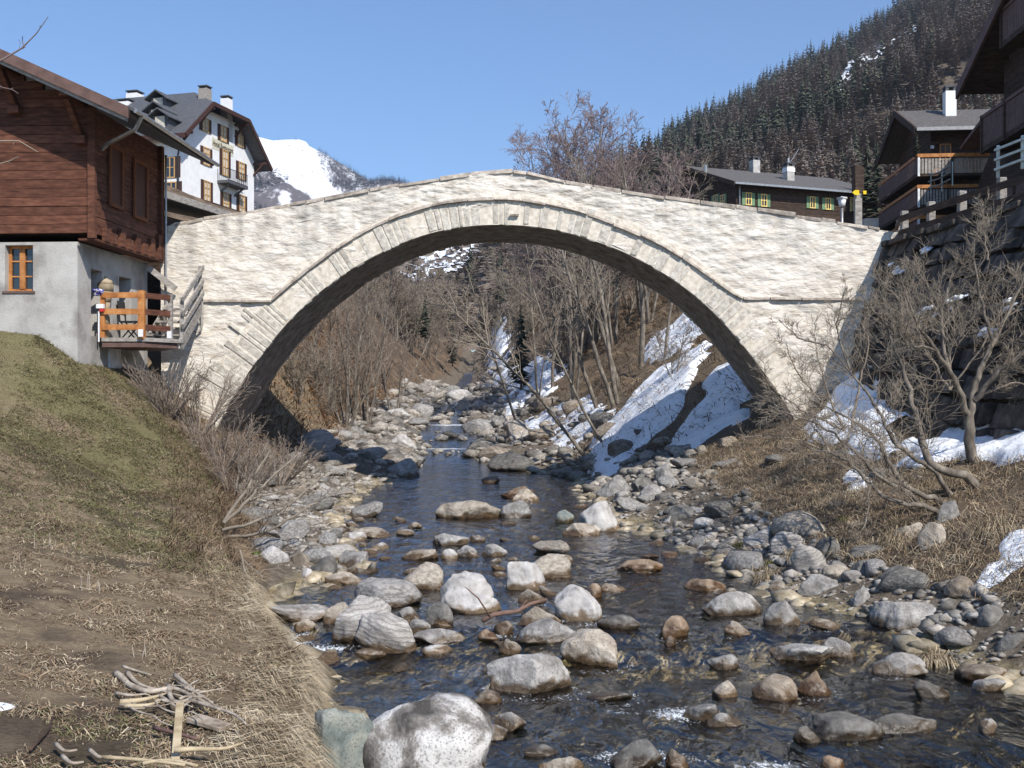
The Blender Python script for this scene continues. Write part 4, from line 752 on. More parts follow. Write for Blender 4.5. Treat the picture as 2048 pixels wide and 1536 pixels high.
# ---------------------------------------------------------------- bare trees and shrubs
m_bark=mat('grey_bark',ramp=[(.3,(.06,.05,.04)),(.5,(.16,.135,.11)),(.7,(.31,.275,.225))],scale=7,rough=.9,bump=.5,stretch=(1,1,.4))
m_twig=mat('twigs',c=(.24,.19,.15),scale=6,rough=.9,bump=0,objrand=.25)
m_ptwig=mat('pale_twigs',c=(.27,.225,.175),scale=6,rough=.9,bump=0,objrand=.2)
m_btwig=mat('budded_twigs',c=(.24,.18,.17),scale=6,rough=.9,bump=0,objrand=.2)
def tubes(polys,n=3):
    V_=[];Fq=[];off=0
    for pts,r0,r1 in polys:
        k=len(pts); t=np.gradient(pts,axis=0); t/=np.linalg.norm(t,axis=1)[:,None]+1e-9
        up=np.array((.3,.2,1.)) if abs(t[0,2])<.85 else np.array((1.,.1,0)); x=np.cross(t,up); x/=np.linalg.norm(x,axis=1)[:,None]+1e-9; y=np.cross(x,t)
        a=np.arange(n)*2*math.pi/n; rr_=np.linspace(r0,r1,k)[:,None,None]
        V_.append((pts[:,None]+rr_*(np.cos(a)[None,:,None]*x[:,None]+np.sin(a)[None,:,None]*y[:,None])).reshape(-1,3))
        i=np.arange(k-1)[:,None]*n; j=np.arange(n)[None]; j2=(j+1)%n
        Fq.append(np.stack([i+j,i+j2,i+n+j2,i+n+j],-1).reshape(-1,4)+off); off+=k*n
    return np.concatenate(V_),np.concatenate(Fq)
def walk(r,p,d,L,seg,wob,grav):
    pts=[p]; 
    for i in range(seg):
        d=d+r.normal(0,wob,3)+np.array((0,0,grav)); d=d/np.linalg.norm(d); p=p+d*L/seg; pts.append(p)
    return np.array(pts),d
def growtree(seed,H=8,r0=.12,stems=1,lean=(0,0),spread=.75,lv=3,nb=(9,7,5),ratio=(.5,.5,.5),wob=.10,grav=.04,start=.25,rmin=.006,bud=0,droop=0.,stemspread=.3):
    r=np.random.RandomState(seed); tr=[];tw=[];buds=[]
    def br(p,d,L,rad,l):
        seg=max(3,int(L/(.5 if l<2 else .22))) if l<3 else 3; seg=min(seg,10)
        pts,dd=walk(r,p,d,L,seg,wob*(1+l*.5),grav*(1 if l<2 else .5)-droop*l); rend=max(rmin,rad*.25)
        (tr if l==0 or (l==1 and rad>.03) else tw).append((pts,rad,rend))
        if bud and l>=lv-1: buds.extend([pts[i]+r.normal(0,.02,3) for i in range(1,len(pts)) for _ in range(bud)])
        if l<lv:
            n=int(nb[l]*r.uniform(.75,1.25))
            for i in range(n):
                t=start+(1-start)*(i+r.rand())/n if l==0 else .15+.8*(i+r.rand())/n; t=min(t,.97)
                x=t*(len(pts)-1); i0=int(x); q=pts[i0]+(pts[min(i0+1,len(pts)-1)]-pts[i0])*(x-i0)
                dl=pts[min(i0+1,len(pts)-1)]-pts[i0]; dl=dl/(np.linalg.norm(dl)+1e-9)
                s=r.normal(0,1,3); s-=dl*(s@dl); s/=np.linalg.norm(s)+1e-9; nd=dl*(1-spread*.45)+s*spread*r.uniform(.7,1.2); nd/=np.linalg.norm(nd)
                br(q,nd,L*ratio[l]*(1.15-t*.7)*r.uniform(.7,1.2),max(rmin,(rad+(rend-rad)*t)*.55),l+1)
    for s in range(stems):
        a=s*6.283/stems+r.rand(); d=np.array((lean[0]+math.cos(a)*stemspread*(stems>1),lean[1]+math.sin(a)*stemspread*(stems>1),1.)); d/=np.linalg.norm(d)
        br(np.array((math.cos(a),math.sin(a),0))*.1*(stems>1),d,H*(r.uniform(.65,1.0) if stems>1 else 1),r0*(r.uniform(.7,1.1) if stems>1 else 1),0)
    return tr,tw,buds
def bare_tree(x,y,z,label,seed,name='bare_tree',cat='tree',group=None,mt=None,mtr=None,**k):
    tr,tw,bu=growtree(seed,**k); rt=empty(name,(x,y,z),label,cat,group)
    v,f=tubes(tr,6); npmesh('trunk',v,f,mtr or m_bark,parent=rt,smooth=True)
    if tw:
        v,f=tubes(tw,3); 
        if bu:
            bu=np.array(bu); r=np.random.RandomState(seed); n=len(bu); s=.03*r.uniform(.5,1.2,(n,1))*k.get('H',8)/9
            a=r.normal(0,1,(n,3)); b_=r.normal(0,1,(n,3)); q=np.stack([bu,bu+a*s*.4,bu+b_*s*.5-np.array((0,0,1.))*s,bu+(b_-a)*s*.3-np.array((0,0,.8))*s],1).reshape(-1,3)
            f=np.concatenate([f,np.arange(n*4).reshape(n,4)+len(v)]); v=np.concatenate([v,q])
        npmesh('crown',v,f,mt or m_twig,parent=rt)
    return rt
def dup(t,x,y,z,label,rz,sc,group=None):
    c=copy_tree(t); c.location=(x,y,z); c.rotation_euler=(0,0,rz); c.scale=(sc,)*3; c['label']=label
    if group: c['group']=group
    elif 'group' in c: del c['group']
    return c
def gx(px,Y): return (px-1024)/F*Y
def ground_at(px,Y): x=gx(px,Y); return x,Y,terz(x,Y)-.05
# trees standing over the parapet (crowns against the sky)
for px,py_top,Yd,seed,lb,kw in ((1120,270,62,1,'thick budded tree rising left of the tallest one over the bridge crown',dict(stems=3,stemspread=.12,nb=(17,10,6))),
    (1228,205,58,2,'tallest bare tree over the bridge with a forked open top',dict(stems=2,stemspread=.12,nb=(17,9,6),start=.3)),
    (1262,300,66,3,'rounded budded tree right of the tallest one over the bridge',dict(stems=3,stemspread=.34,nb=(12,8,6))),
    (1165,330,64,4,'lower twiggy tree between the thick tree and the tallest tree',dict(stems=3,stemspread=.32,nb=(12,8,6))),
    (1160,310,70,14,'grey twiggy tree half hidden behind the tallest tree',dict(stems=2,stemspread=.3,nb=(12,8,5))),
    (1150,285,60,15,'wide twiggy tree filling the gap left of the tallest tree',dict(stems=3,stemspread=.16,nb=(15,9,6))),
    (1195,262,63,16,'twiggy tree directly behind the tallest tree',dict(stems=3,stemspread=.14,nb=(15,9,6))),
    (1285,305,60,17,'twiggy tree between the rounded tree and the forest foot',dict(stems=3,stemspread=.18,nb=(14,9,6))),
    (1300,330,56,5,'pale stemmed bare tree before the forest foot',dict(stems=2,stemspread=.2,nb=(12,8,5)))):
    x,y,z=ground_at(px,Yd); H=CZ+(HZ-py_top)/F*Yd-z
    bare_tree(x,y,z,lb,seed,H=H*1.12,r0=.11,lv=3,ratio=(.36,.55,.5),spread=.66,wob=.045,grav=.04,rmin=.012,bud=1,mt=m_btwig,**kw)
# leaning slender trees behind the arch on the right slope
for px,Yd,H,lean,seed,lb,kw in ((1282,47,9,(-.02,0),21,'straight pale trunk standing above the snow strip behind the arch',dict(r0=.13)),
    (1240,45,9,(-.14,0),22,'pale trunk leaning left, next to the straight one behind the arch',dict(r0=.12)),
    (1232,42,9.5,(-.22,0),23,'slender twin trunk leaning left over the stream behind the arch',dict(r0=.10,stems=2,stemspread=.12)),
    (1195,44,9,(-.30,0),24,'grey trunk bending left above the snow tongue',dict(r0=.10)),
    (1170,38,8,(-.62,0),25,'long thin trunk leaning far out over the stream',dict(r0=.075)),
    (1210,37,7,(-.75,.1),26,'lowest trunk slanting across the stream toward the left',dict(r0=.06)),
    (1330,44,8,(.04,0),27,'thin upright tree right of the straight pale trunk',dict(r0=.07)),
    (1150,52,11,(-.06,0),28,'tall grey stem with snow patches at its foot beyond the arch',dict(r0=.10,stems=2,stemspread=.1)),
    (1105,58,11,(.03,0),29,'tall thin stem in midslope under the arch crown',dict(r0=.10)),
    (1075,56,10,(-.1,0),30,'thin stem over the far right shore under the arch crown',dict(r0=.08)),
    (1040,50,8,(-.25,.1),31,'thin trunk rising from the far right shore boulders',dict(r0=.075))):
    x,y,z=ground_at(px,Yd); bare_tree(x,y,z,lb,seed,H=H,lean=lean,lv=3,nb=(13,7,4),ratio=(.33,.5,.5),spread=.6,wob=.06,grav=.035,rmin=.0065,start=.3,mt=m_ptwig,**kw)
# left side cluster behind the arch
protoL=None
for px,Yd,H,seed,lb,kw in ((690,46,6.4,41,'broad many stemmed willow at the far left shore beyond the arch',dict(stems=9,stemspread=.55,nb=(8,6,3),r0=.05)),
    (735,52,7,42,'grey branched tree right of the broad willow beyond the arch',dict(stems=3,stemspread=.2)),
    (705,50,7.5,43,'tall pale stems behind the broad willow',dict(stems=4,stemspread=.14)),
    (650,44,6,44,'bare tree on the rusty slope at the left inside of the arch',dict(stems=2,stemspread=.2)),
    (790,60,7,45,'low twiggy tree above the far left shore',dict(stems=4,stemspread=.4))):
    x,y,z=ground_at(px,Yd); bare_tree(x,y,z,lb,seed,H=H,lv=3,ratio=(.38,.5,.5),spread=.6,wob=.06,grav=.05,rmin=.007,mt=m_twig,**{**dict(nb=(10,7,4),r0=.09),**kw})
# distant bare trees filling the valley: copies of four kinds
pr=[bare_tree(0,0,0,'x',60+i,H=6,r0=.07,stems=2+i%3,stemspread=.3,lv=3,nb=(11,9,5),ratio=(.42,.5,.5),spread=.65,wob=.07,grav=.05,rmin=.012,mt=(m_twig,m_ptwig,m_ptwig,m_twig)[i]) for i in range(4)]
rv=random.Random(12); cnt=0
for side,n in (('left',34),('right',48)):
    for i in range(n):
        y=60+110*rv.random()**1.1; k=rv.uniform(3.0,4.95) if side=='left' else rv.uniform(12.3,15.2); s=station(y); x=float(np.interp(k,range(K),s[:,0])); 
        if abs(x)/y>.5: continue
        h=1024+x/y*F
        if side=='left' and h<575 or h>1500: continue
        ki=rv.randrange(4); lab='%s bare tree among many on the brown %s valley side beyond the arch'%(('grey brown','tan','pale','dull brown')[ki],side)
        z=terz(x,y)-.1; t=pr[ki]; sc_=rv.uniform(.6,1.25)*(1+y/260)
        if h<960 and HZ-(z+8.5*sc_-CZ)/y*F<np.interp(h,[p[0] for p in TOP],[p[1] for p in TOP])+12: continue
        dup(t,x,y,z,lab,rv.uniform(0,6.3),sc_,'bare trees on the %s valley side'%side)
for side,n in (('left',16),('right',14)):
    for i in range(n):
        y=rv.uniform(36,60); k=rv.uniform(3.2,5.1) if side=='left' else rv.uniform(12.4,14.6); s=station(y); x=float(np.interp(k,range(K),s[:,0])); h=1024+x/y*F
        if h<560 or h>1440: continue
        dup(pr[rv.randrange(4)],x,y,terz(x,y)-.1,'knee high bare shrub on the %s slope close behind the arch'%side,rv.uniform(0,6.3),rv.uniform(.22,.45),'low shrubs on the %s slope behind the arch'%side)
for t in pr:
    for c in list(t.children): bpy.data.objects.remove(c)
    bpy.data.objects.remove(t)
# ---- near shrubs on the left bank
for px,Yd,H,seed,lb,kw in ((335,25.0,1.7,71,'brown brushwood under the balcony at the left foot of the bridge',dict()),
    (395,25.5,1.9,72,'wide brushwood fan before the lowest arch stones on the left',dict()),
    (440,24.6,1.6,73,'dense brown brushwood on the bank edge below the left arch foot',dict()),
    (470,22.5,1.5,74,'dark tangled brushwood hanging over the left bank',dict(lean=(.5,-.2))),
    (500,26,1.5,75,'reddish brushwood inside the left foot of the arch',dict()),
    (560,27,1.4,76,'reddish brown brushwood on the rubble just inside the arch',dict(lean=(.3,-.1)))):
    x,y,z=ground_at(px,Yd); bare_tree(x,y,z,lb,seed,name='brushwood',cat='shrub',H=H,r0=.016,stems=34,stemspread=.75,lv=2,nb=(6,3,2),ratio=(.4,.5,.5),spread=.5,wob=.09,grav=.03,rmin=.0045,start=.3,mt=m_twig,mtr=m_twig,**kw)
# pale leaning branches of the left bank
x,y,z=ground_at(452,17.6); z=.75
def handtree(base,arms,label,seed,name,cat,mtr,mtt,nb=(9,5),ratio=(.34,.5),rmin=.005,spread=.62,sub=2):
    """arms: list of polylines in pixel+depth, each with a start radius"""
    r=np.random.RandomState(seed); rt=empty(name,base,label,cat); B=np.array(base); tr=[];tw=[]
    def br(p,d,L,rad,l):
        pts,dd=walk(r,p,d,L,5,.075,.02); tw.append((pts,rad,rmin*.6))
        if l<sub:
            for i in range(nb[min(l,len(nb)-1)]):
                t=.12+.85*r.rand(); x=t*5; i0=int(x); q=pts[i0]+(pts[i0+1]-pts[i0])*(x-i0); dl=(pts[i0+1]-pts[i0]); dl/=np.linalg.norm(dl)+1e-9; s=r.normal(0,1,3); s-=dl*(s@dl); s/=np.linalg.norm(s); nd=dl*.7+s*spread; nd/=np.linalg.norm(nd)
                br(q,nd,L*r.uniform(.4,.75),max(rmin,rad*.65),l+1)
    for pts,r0,r1,nt in arms:
        p=np.array([tuple(P(*q)) for q in pts])
        if r0>=.045 and pts[0][1]>925: g_=p[0]+np.array((.4,.12,0)); g_[2]=terz(g_[0],g_[1])-.2; p=np.vstack([g_,p])
        d=np.concatenate([[0],np.cumsum(np.linalg.norm(np.diff(p,axis=0),axis=1))]); n=max(6,int(d[-1]/.12)); s=np.linspace(0,d[-1],n)
        p=np.stack([np.interp(s,d,p[:,i]) for i in range(3)],1)
        for _ in range(2): p[1:-1]=(p[:-2]+2*p[1:-1]+p[2:])/4
        p[1:]+=r.normal(0,.012,(n-1,3)); tr.append((p-B,r0,r1))
        for i in range(nt):
            t=.22+.76*(i+r.rand())/nt; x=t*(n-1); i0=int(x); q=p[i0]+(p[min(i0+1,n-1)]-p[i0])*(x-i0); dl=p[min(i0+1,n-1)]-p[i0]; dl/=np.linalg.norm(dl)+1e-9
            s_=r.normal(0,1,3); s_-=dl*(s_@dl); s_/=np.linalg.norm(s_); nd=dl*.65+s_*spread*1.1+np.array((0,0,.15)); nd/=np.linalg.norm(nd)
            br(q-B,nd,d[-1]*ratio[0]*r.uniform(.5,1.1)*(1.2-t*.6),min(.010,max(rmin,(r0+(r1-r0)*t)*.4)),0)
    v,f=tubes(tr,7); npmesh('trunk',v,f,mtr,parent=rt,smooth=True); v,f=tubes(tw,3); npmesh('crown',v,f,mtt,parent=rt); return rt
Yb=17.4
handtree(tuple(P(448,1045,Yb)),[([(448,1045,Yb),(490,985,17.5),(540,900,17.8)],.035,.012,7),([(448,1045,Yb),(520,975,17.6),(600,905,18)],.035,.01,8),([(446,1060,Yb),(500,1050,17.3),(580,1010,17.4),(650,945,17.8)],.03,.01,8),([(446,1075,Yb),(540,1065,17.2),(600,1025,17.2),(700,965,17.6)],.03,.008,9),([(500,1000,17.5),(560,985,17.6),(640,950,18)],.018,.007,6)],'whitish forked shrub leaning from the left bank over the pebble bar',5,'leaning_shrub','shrub',m_ptwig,m_ptwig,nb=(4,2),ratio=(.22,.5))
handtree(tuple(P(480,1100,14.8)),[([(480,1100,14.8),(497,1160,14.6),(500,1230,14.2)],.014,.006,4),([(488,1120,14.8),(520,1150,14.6),(535,1165,14.5)],.009,.005,3)],'thin dead branch hanging down the left bank to the water','hangs','dead_branch','branch',m_ptwig,m_ptwig,nb=(3,1),ratio=(.25,.5)) if False else handtree(tuple(P(480,1100,14.8)),[([(480,1100,14.8),(497,1160,14.6),(500,1230,14.2)],.014,.006,4),([(488,1120,14.8),(520,1150,14.6),(535,1165,14.5)],.009,.005,3)],'thin dead branch hanging down the left bank to the water',6,'dead_branch','branch',m_ptwig,m_ptwig,nb=(3,1),ratio=(.25,.5))
# twigs reaching in from the left edge against sky and chalet
handtree(tuple(P(-60,150,9)),[([(-60,150,9),(0,125,9),(45,97,9),(70,70,9),(100,38,9)],.012,.003,3),([(45,97,9),(42,72,9)],.005,.003,0),([(-60,150,9),(10,172,9.1),(40,190,9.2)],.008,.003,2)],'thin bare twigs reaching in before the red timber gable',31,'bare_twigs','branch',m_btwig,m_btwig,nb=(1,1),ratio=(.1,.5),rmin=.0025)
handtree(tuple(P(-60,310,9)),[([(-80,310,9),(0,268,9),(30,278,9),(70,302,9)],.008,.003,2),([(-80,310,9),(0,328,9),(40,312,9)],.007,.003,1)],'lower pair of thin bare twigs reaching in before the red timber wall',32,'bare_twigs','branch',m_ptwig,m_ptwig,nb=(1,1),ratio=(.1,.5),rmin=.0025)
# ---- right bank alder with curved trunks and wide twigs
Y0=18.5
handtree(tuple(P(1942,930,Y0)),[([(1942,930,Y0),(1940,880,Y0),(1936,830,Y0)],.105,.085,0),
 ([(1936,830,Y0),(1915,770,18.3),(1870,700,18),(1830,640,17.8),(1800,560,17.6)],.065,.012,9),([(1938,835,Y0),(1950,760,18.6),(1990,680,18.8),(2030,600,19),(2060,520,19)],.065,.012,9),
 ([(1950,800,Y0),(2000,740,18.2),(2070,690,18)],.055,.018,9),([(1925,800,Y0),(1890,720,18.8),(1880,640,19),(1905,540,19.2)],.05,.01,10),([(1990,690,18.8),(1960,600,18.9),(1945,500,19),(1960,440,19)],.035,.008,9),([(1955,790,18.6),(2040,760,18.8),(2080,800,19)],.03,.01,6),
 ([(1870,700,18),(1820,690,17.8),(1760,640,17.5),(1730,600,17.4)],.03,.008,8)],'gnarled alder with a thick mossy trunk in the sunlit snow drift',7,'alder','tree',m_bark,m_ptwig,nb=(7,5),ratio=(.36,.5),rmin=.0038)
Y1=17
handtree(tuple(P(1925,945,Y1)),[([(1925,945,Y1),(1880,945,Y1),(1850,915,Y1),(1838,860,17.2),(1825,790,17.4),(1790,700,17.6),(1765,620,17.8)],.085,.012,12),
 ([(1870,940,Y1),(1800,900,17),(1770,850,17),(1740,790,17.2),(1700,740,17.4),(1650,690,17.6)],.05,.009,12),
 ([(1870,995,16.6),(1820,985,16.6),(1780,930,16.6),(1750,870,16.8),(1690,830,17),(1620,800,17.2)],.055,.009,11),
 ([(1820,985,16.6),(1760,960,16.4),(1700,890,16.6),(1640,850,16.8),(1560,820,17)],.045,.008,10),
 ([(1850,1010,16.2),(1790,1010,16.1),(1740,970,16.2),(1700,920,16.4),(1600,890,16.8)],.05,.008,9),
 ([(1740,970,16.2),(1735,1030,15.8),(1715,1080,15.6)],.02,.006,5),
 ([(1700,740,17.4),(1670,660,17.6),(1690,560,17.8)],.02,.006,7),([(1650,690,17.6),(1600,680,17.8),(1560,640,18)],.018,.006,6)],'fan of long curved alder stems leaning left from the right bank',8,'alder','tree',m_bark,m_ptwig,nb=(7,5),ratio=(.30,.5),rmin=.0038)
handtree(tuple(P(1765,560+0,20)),[([(1690,860,20),(1660,800,20),(1640,730,20),(1625,660,20)],.025,.006,10),([(1690,860,20),(1620,830,20),(1560,790,20),(1520,740,20)],.025,.006,10),([(1700,865,20),(1720,770,20),(1740,680,20),(1700,600,20)],.025,.006,10),([(1640,800,20),(1590,740,20),(1570,680,20)],.02,.006,8)],'tangled twiggy bush before the right foot of the arch',9,'bush','shrub',m_ptwig,m_ptwig,nb=(7,5),ratio=(.36,.5),rmin=.0038)
handtree(tuple(P(1650,910,19)),[([(1660,905,19),(1600,880,19),(1540,870,19),(1480,875,19)],.018,.005,9),([(1660,905,19),(1620,870,19),(1570,840,19),(1540,800,19)],.018,.005,9),([(1660,905,19),(1640,870,19),(1600,820,19)],.018,.005,8)],'low bush spreading left over the dry grass under the arch foot',10,'bush','shrub',m_ptwig,m_twig,nb=(5,3),ratio=(.3,.5),rmin=.005)
handtree(tuple(P(1990,560,20)),[([(1975,520,21),(1970,440,21),(1962,400,21)],.02,.006,16)],'thin sapling sprouting from the retaining wall below the fence',11,'sapling','tree',m_ptwig,m_ptwig,nb=(5,3),ratio=(.3,.5),rmin=.005)
handtree(tuple(P(1900,700,20.5)),[([(1900,780,20.5),(1850,700,20.5),(1820,620,20.5),(1760,560,20.5)],.022,.006,12),([(1900,780,20.5),(1900,680,20.5),(1860,590,20.5),(1840,520,20.5)],.022,.006,12),([(1900,780,20.5),(1960,700,20.5),(2000,620,20.5),(2040,560,20.5)],.022,.006,12)],'tangle of grey twigs spread before the middle of the retaining wall',12,'bush','shrub',m_ptwig,m_ptwig,nb=(7,5),ratio=(.34,.5),rmin=.0038)
x,y,z=ground_at(1905,20.5)
# ---------------------------------------------------------------- forested hill and far snow mountain
def psheet(name,cols,mt,label,nr=90,nc=160,namp=0,seed=0,kind='structure',power=1.):
    """a mountain face given by columns (px, py_bottom, Y_bottom, py_ridge, Y_ridge), with a back slope"""
    c=np.array(cols,float); px=np.linspace(c[0,0],c[-1,0],nc); I=[np.interp(px,c[:,0],c[:,i]) for i in (1,2,3,4)]
    t=np.linspace(0,1,nr)[:,None]; Yb,Yr=I[1],I[3]; zb=CZ+(HZ-I[0])/F*Yb; zr=CZ+(HZ-I[2])/F*Yr
    Xb,Xr=(px-1024)/F*Yb,(px-1024)/F*Yr
    X=Xb+(Xr-Xb)*t; Y=Yb+(Yr-Yb)*t; Z=zb+(zr-zb)*t**power
    e=np.sin(np.clip(t,0,1)*math.pi*.5)*(t<1.01)
    Z=Z+namp*fbm(X/namp/6,Y/namp/6,0,5,seed)*np.clip((1-t)*6,0,1)*np.clip(t*8,0,1)
    # rear slope down
    Xq=Xr*1.25;Yq=Yr*1.25; X=np.vstack([X,Xq[None]]);Y=np.vstack([Y,Yq[None]]);Z=np.vstack([Z,(zr*.45)[None]])
    o=npmesh(name,np.stack([X,Y,Z],-1).reshape(-1,3),gridf(nr+1,nc),mt,smooth=True); return tag(o,label,None,None,kind),X[:-1],Y[:-1],Z[:-1]
m_hill=mat('forest_floor',ramp=[(.3,(.05,.04,.03)),(.5,(.09,.07,.052)),(.7,(.15,.115,.085))],scale=.12,rough=1,bump=0)
hc=[(1120,560,190,430,420),(1200,545,185,385,520),(1300,530,180,330,640),(1360,520,175,283,700),(1450,510,170,228,740),(1530,500,165,180,780),(1600,500,160,138,800),(1680,500,155,100,820),(1750,500,150,55,840),(1850,500,145,-15,860),(2000,500,140,-110,880),(2300,500,130,-300,900),(2900,500,125,-560,900)]
hill,HX,HY,HZ_=psheet('hill',hc,m_hill,'steep wooded mountain side rising on the right',namp=6,seed=3)
# valley head behind the arch
vc=[(300,700,230,560,420),(520,700,225,520,430),(620,700,220,500,460),(700,700,215,480,520),(800,700,215,470,620),(950,700,215,440,640),(1100,700,215,430,600),(1250,700,210,440,520),(1400,700,200,450,400),(1560,700,195,460,300)]
m_vh=mat('valley_brush',ramp=[(.3,(.09,.07,.055)),(.5,(.19,.15,.12)),(.7,(.30,.24,.19))],scale=.06,rough=1,bump=0,detail=10)
vh,VX,VY,VZ=psheet('valley_slope',vc,m_vh,'brown brushy slope closing the valley behind the arch',namp=5,seed=9)
# snow of the valley head and of the forest clearing : sheets standing just proud of their slope
def hsnow(polys,X,Y,Z,label,off=.6,rag=9,mt=None):
    px,py=1024+X/Y*F,HZ-(Z-CZ)/Y*F
    u=np.linspace(0,X.shape[0]-1,420); w_=np.linspace(0,X.shape[1]-1,700)
    def res(A): B=np.array([np.interp(u,np.arange(A.shape[0]),A[:,j]) for j in range(A.shape[1])]).T; return np.array([np.interp(w_,np.arange(A.shape[1]),B[i]) for i in range(B.shape[0])])
    X,Y,Z=res(X),res(Y),res(Z); px,py=1024+X/Y*F,HZ-(Z-CZ)/Y*F
    m_=np.zeros(X.shape,bool); jx,jy=rag*fbm(px/14,py/5,0,4,5),rag*.6*fbm(px/14,py/5,3,4,6)
    for p in polys: m_|=inpoly(px+jx,py+jy,p)
    m_&=(fbm(px/9,py/3.2,0,5,71)<(.3 if off<1 else .6))
    cell=m_[:-1,:-1]&m_[1:,:-1]&m_[:-1,1:]&m_[1:,1:]; f=gridf(*X.shape)[cell.ravel()]
    if not len(f): print('EMPTY',label); return
    u_,inv=np.unique(f,return_inverse=True); v=np.stack([X,Y,Z+off],-1).reshape(-1,3)[u_]; return tag(npmesh('snow_field',v,inv.reshape(f.shape),mt or m_snow,smooth=True),label,None,None,'stuff')
hsnow([[(800,560),(830,520),(880,500),(930,490),(975,470),(960,520),(930,540),(880,550),(840,570)],[(680,620),(690,590),(702,600),(700,635)]],VX,VY,VZ,'snow lying in the brush at the valley head',.5,16)
hsnow([[(1680,165),(1700,125),(1760,95),(1840,50),(1850,60),(1790,100),(1745,135),(1715,150),(1690,190)],[(1670,180),(1690,150),(1700,180),(1680,200)],[(1585,235),(1592,215),(1602,222),(1598,240)],[(1652,220),(1660,195),(1668,215)]],HX,HY,HZ_,'snow strip in the forest clearing',1.5,5)
# far mountain: three parts of snow, rock and larch
m_far=mat('snow_mountain',ramp=[(.40,(.80,.80,.83)),(.5,(.88,.88,.90))],scale=.004,rough=.9,bump=0)
t=m_far.node_tree; N=t.nodes; L=t.links; b=N['Principled BSDF']; src=last_color(m_far); tc=N.new('ShaderNodeTexCoord')
at_=N.new('ShaderNodeAttribute'); at_.attribute_name='wood'; no=N.new('ShaderNodeTexNoise'); no.inputs['Scale'].default_value=.05; no.inputs['Detail'].default_value=10; no.inputs['Roughness'].default_value=.8; mp=N.new('ShaderNodeMapping'); mp.inputs['Scale'].default_value=(1,.4,.45); L.new(tc.outputs['Object'],mp.inputs[0]); L.new(mp.outputs[0],no.inputs[0])
su=N.new('ShaderNodeMath'); su.operation='ADD'; L.new(at_.outputs['Fac'],su.inputs[0]); L.new(no.outputs[0],su.inputs[1]); mr=N.new('ShaderNodeMapRange'); mr.inputs[1].default_value=.90; mr.inputs[2].default_value=1.02; L.new(su.outputs[0],mr.inputs[0])
mi=N.new('ShaderNodeMix'); mi.data_type='RGBA'; L.new(mr.outputs[0],mi.inputs[0]); L.new(src,mi.inputs[6]); mi.inputs[7].default_value=(.12,.10,.10,1); L.new(mi.outputs[2],b.inputs['Base Color'])
mc=[(300,520,1100,200,1900),(440,520,1100,228,1900),(510,520,1100,272,1900),(545,520,1100,281,1950),(575,520,1100,279,1950),(600,520,1100,279,1980),(613,520,1120,284,2000),(618,520,1120,292,2000),(660,520,1120,314,2000),(700,520,1150,338,2000),(740,520,1150,362,2000),(790,520,1150,374,2000),(830,520,1200,392,2100),(1000,520,1200,430,2200),(1300,520,1200,470,2200)]
mt_,MX,MY,MZ=psheet('mountain',mc,m_far,'distant snow covered mountain between hotel and bridge',nr=160,nc=300,namp=26,seed=21)
px,py=1024+MX/MY*F,HZ-(MZ-CZ)/MY*F
wood=np.zeros(px.shape); d1=(py-(285+(px-510)*.62)) # spur below the open snow face
wood+=.56*np.clip((d1-20)/25,0,1)*(px<680); d2=(py-(276+(px-620)*.5)); wood=np.maximum(wood,np.where(px>600,.5*np.clip((px-600)/70,0,1)+.12*np.clip(1-d2/30,0,1),0)*(1-.9*np.exp(-((px-585-(py-300)*.75)/26)**2)*(py<420)))
wood=np.maximum(wood,.42*(px<520)); wood*=(py>px*0+250); wood-=.35*np.exp(-((px-570)/9)**2-((py-400)/16)**2); 
attr(mt_,'wood',np.concatenate([wood.ravel(),np.zeros(px.shape[1])]))
_far=(px.copy(),py.copy(),wood.copy())
# ---- conifers
m_spruce=mat('spruce_needles',ramp=[(.3,(.03,.037,.024)),(.5,(.062,.07,.045)),(.7,(.11,.115,.075))],scale=.8,rough=.9,bump=0,objrand=.35,island=.3)
m_larch=mat('larch_twigs',ramp=[(.3,(.17,.135,.11)),(.5,(.29,.235,.20)),(.7,(.42,.35,.30))],scale=.8,rough=.95,bump=0,objrand=.3,island=.3)
def conifer_v(seed,kind='spruce',lay=15,br=10):
    r=np.random.RandomState(seed); V_=[];F_=[];n=0
    for i in range(lay):
        t=i/(lay-1); z=.10+.88*t; rad=(.19 if kind=='spruce' else .20)*(1-t)**.85*(1-.35*np.exp(-t*9))+.008
        for j in range(br if t<.85 else 6):
            a=r.rand()*6.283; L_=rad*r.uniform(.65,1.2); dz=(-.045 if kind=='spruce' else .03)*r.uniform(.4,1.4); w_=L_*r.uniform(.22,.4)+.004
            c,s=math.cos(a),math.sin(a); z0=z+r.uniform(-.03,.03)
            p=[(0,0,z0+.012),(c*L_*.55-s*w_,s*L_*.55+c*w_,z0+dz*.6-.008),(c*L_,s*L_,z0+dz),(c*L_*.55+s*w_,s*L_*.55-c*w_,z0+dz*.6-.012)]
            V_+=p; F_.append((n,n+1,n+2,n+3)); n+=4
    return np.array(V_),np.array(F_)
def trunk_me(name='trunk'):
    pts=[np.array([[0,0,-.06],[0,0,.5],[0,0,.98]])]; v,f=tubes([(pts[0],.014,.002)],5); return npme(name,v,f,m_bark,True)
TM=trunk_me(); CM={(k,i):npme('crown',*conifer_v(200+i+(k=='larch')*50,k,lay=15 if k=='spruce' else 17,br=10 if k=='spruce' else 12),m_spruce if k=='spruce' else m_larch,False) for k in ('spruce','larch') for i in range(4)}
def conifer(kind,x,y,z,h,label,group,rz,i):
    rt=empty(kind,(x,y,z),label,'tree',group,rz); rt.scale=(h*1.05,h*1.05,h)
    for nm,me in (('trunk',TM),('crown',CM[(kind,i)])): o=bpy.data.objects.new(nm,me); C.objects.link(o); o.parent=rt
    return rt
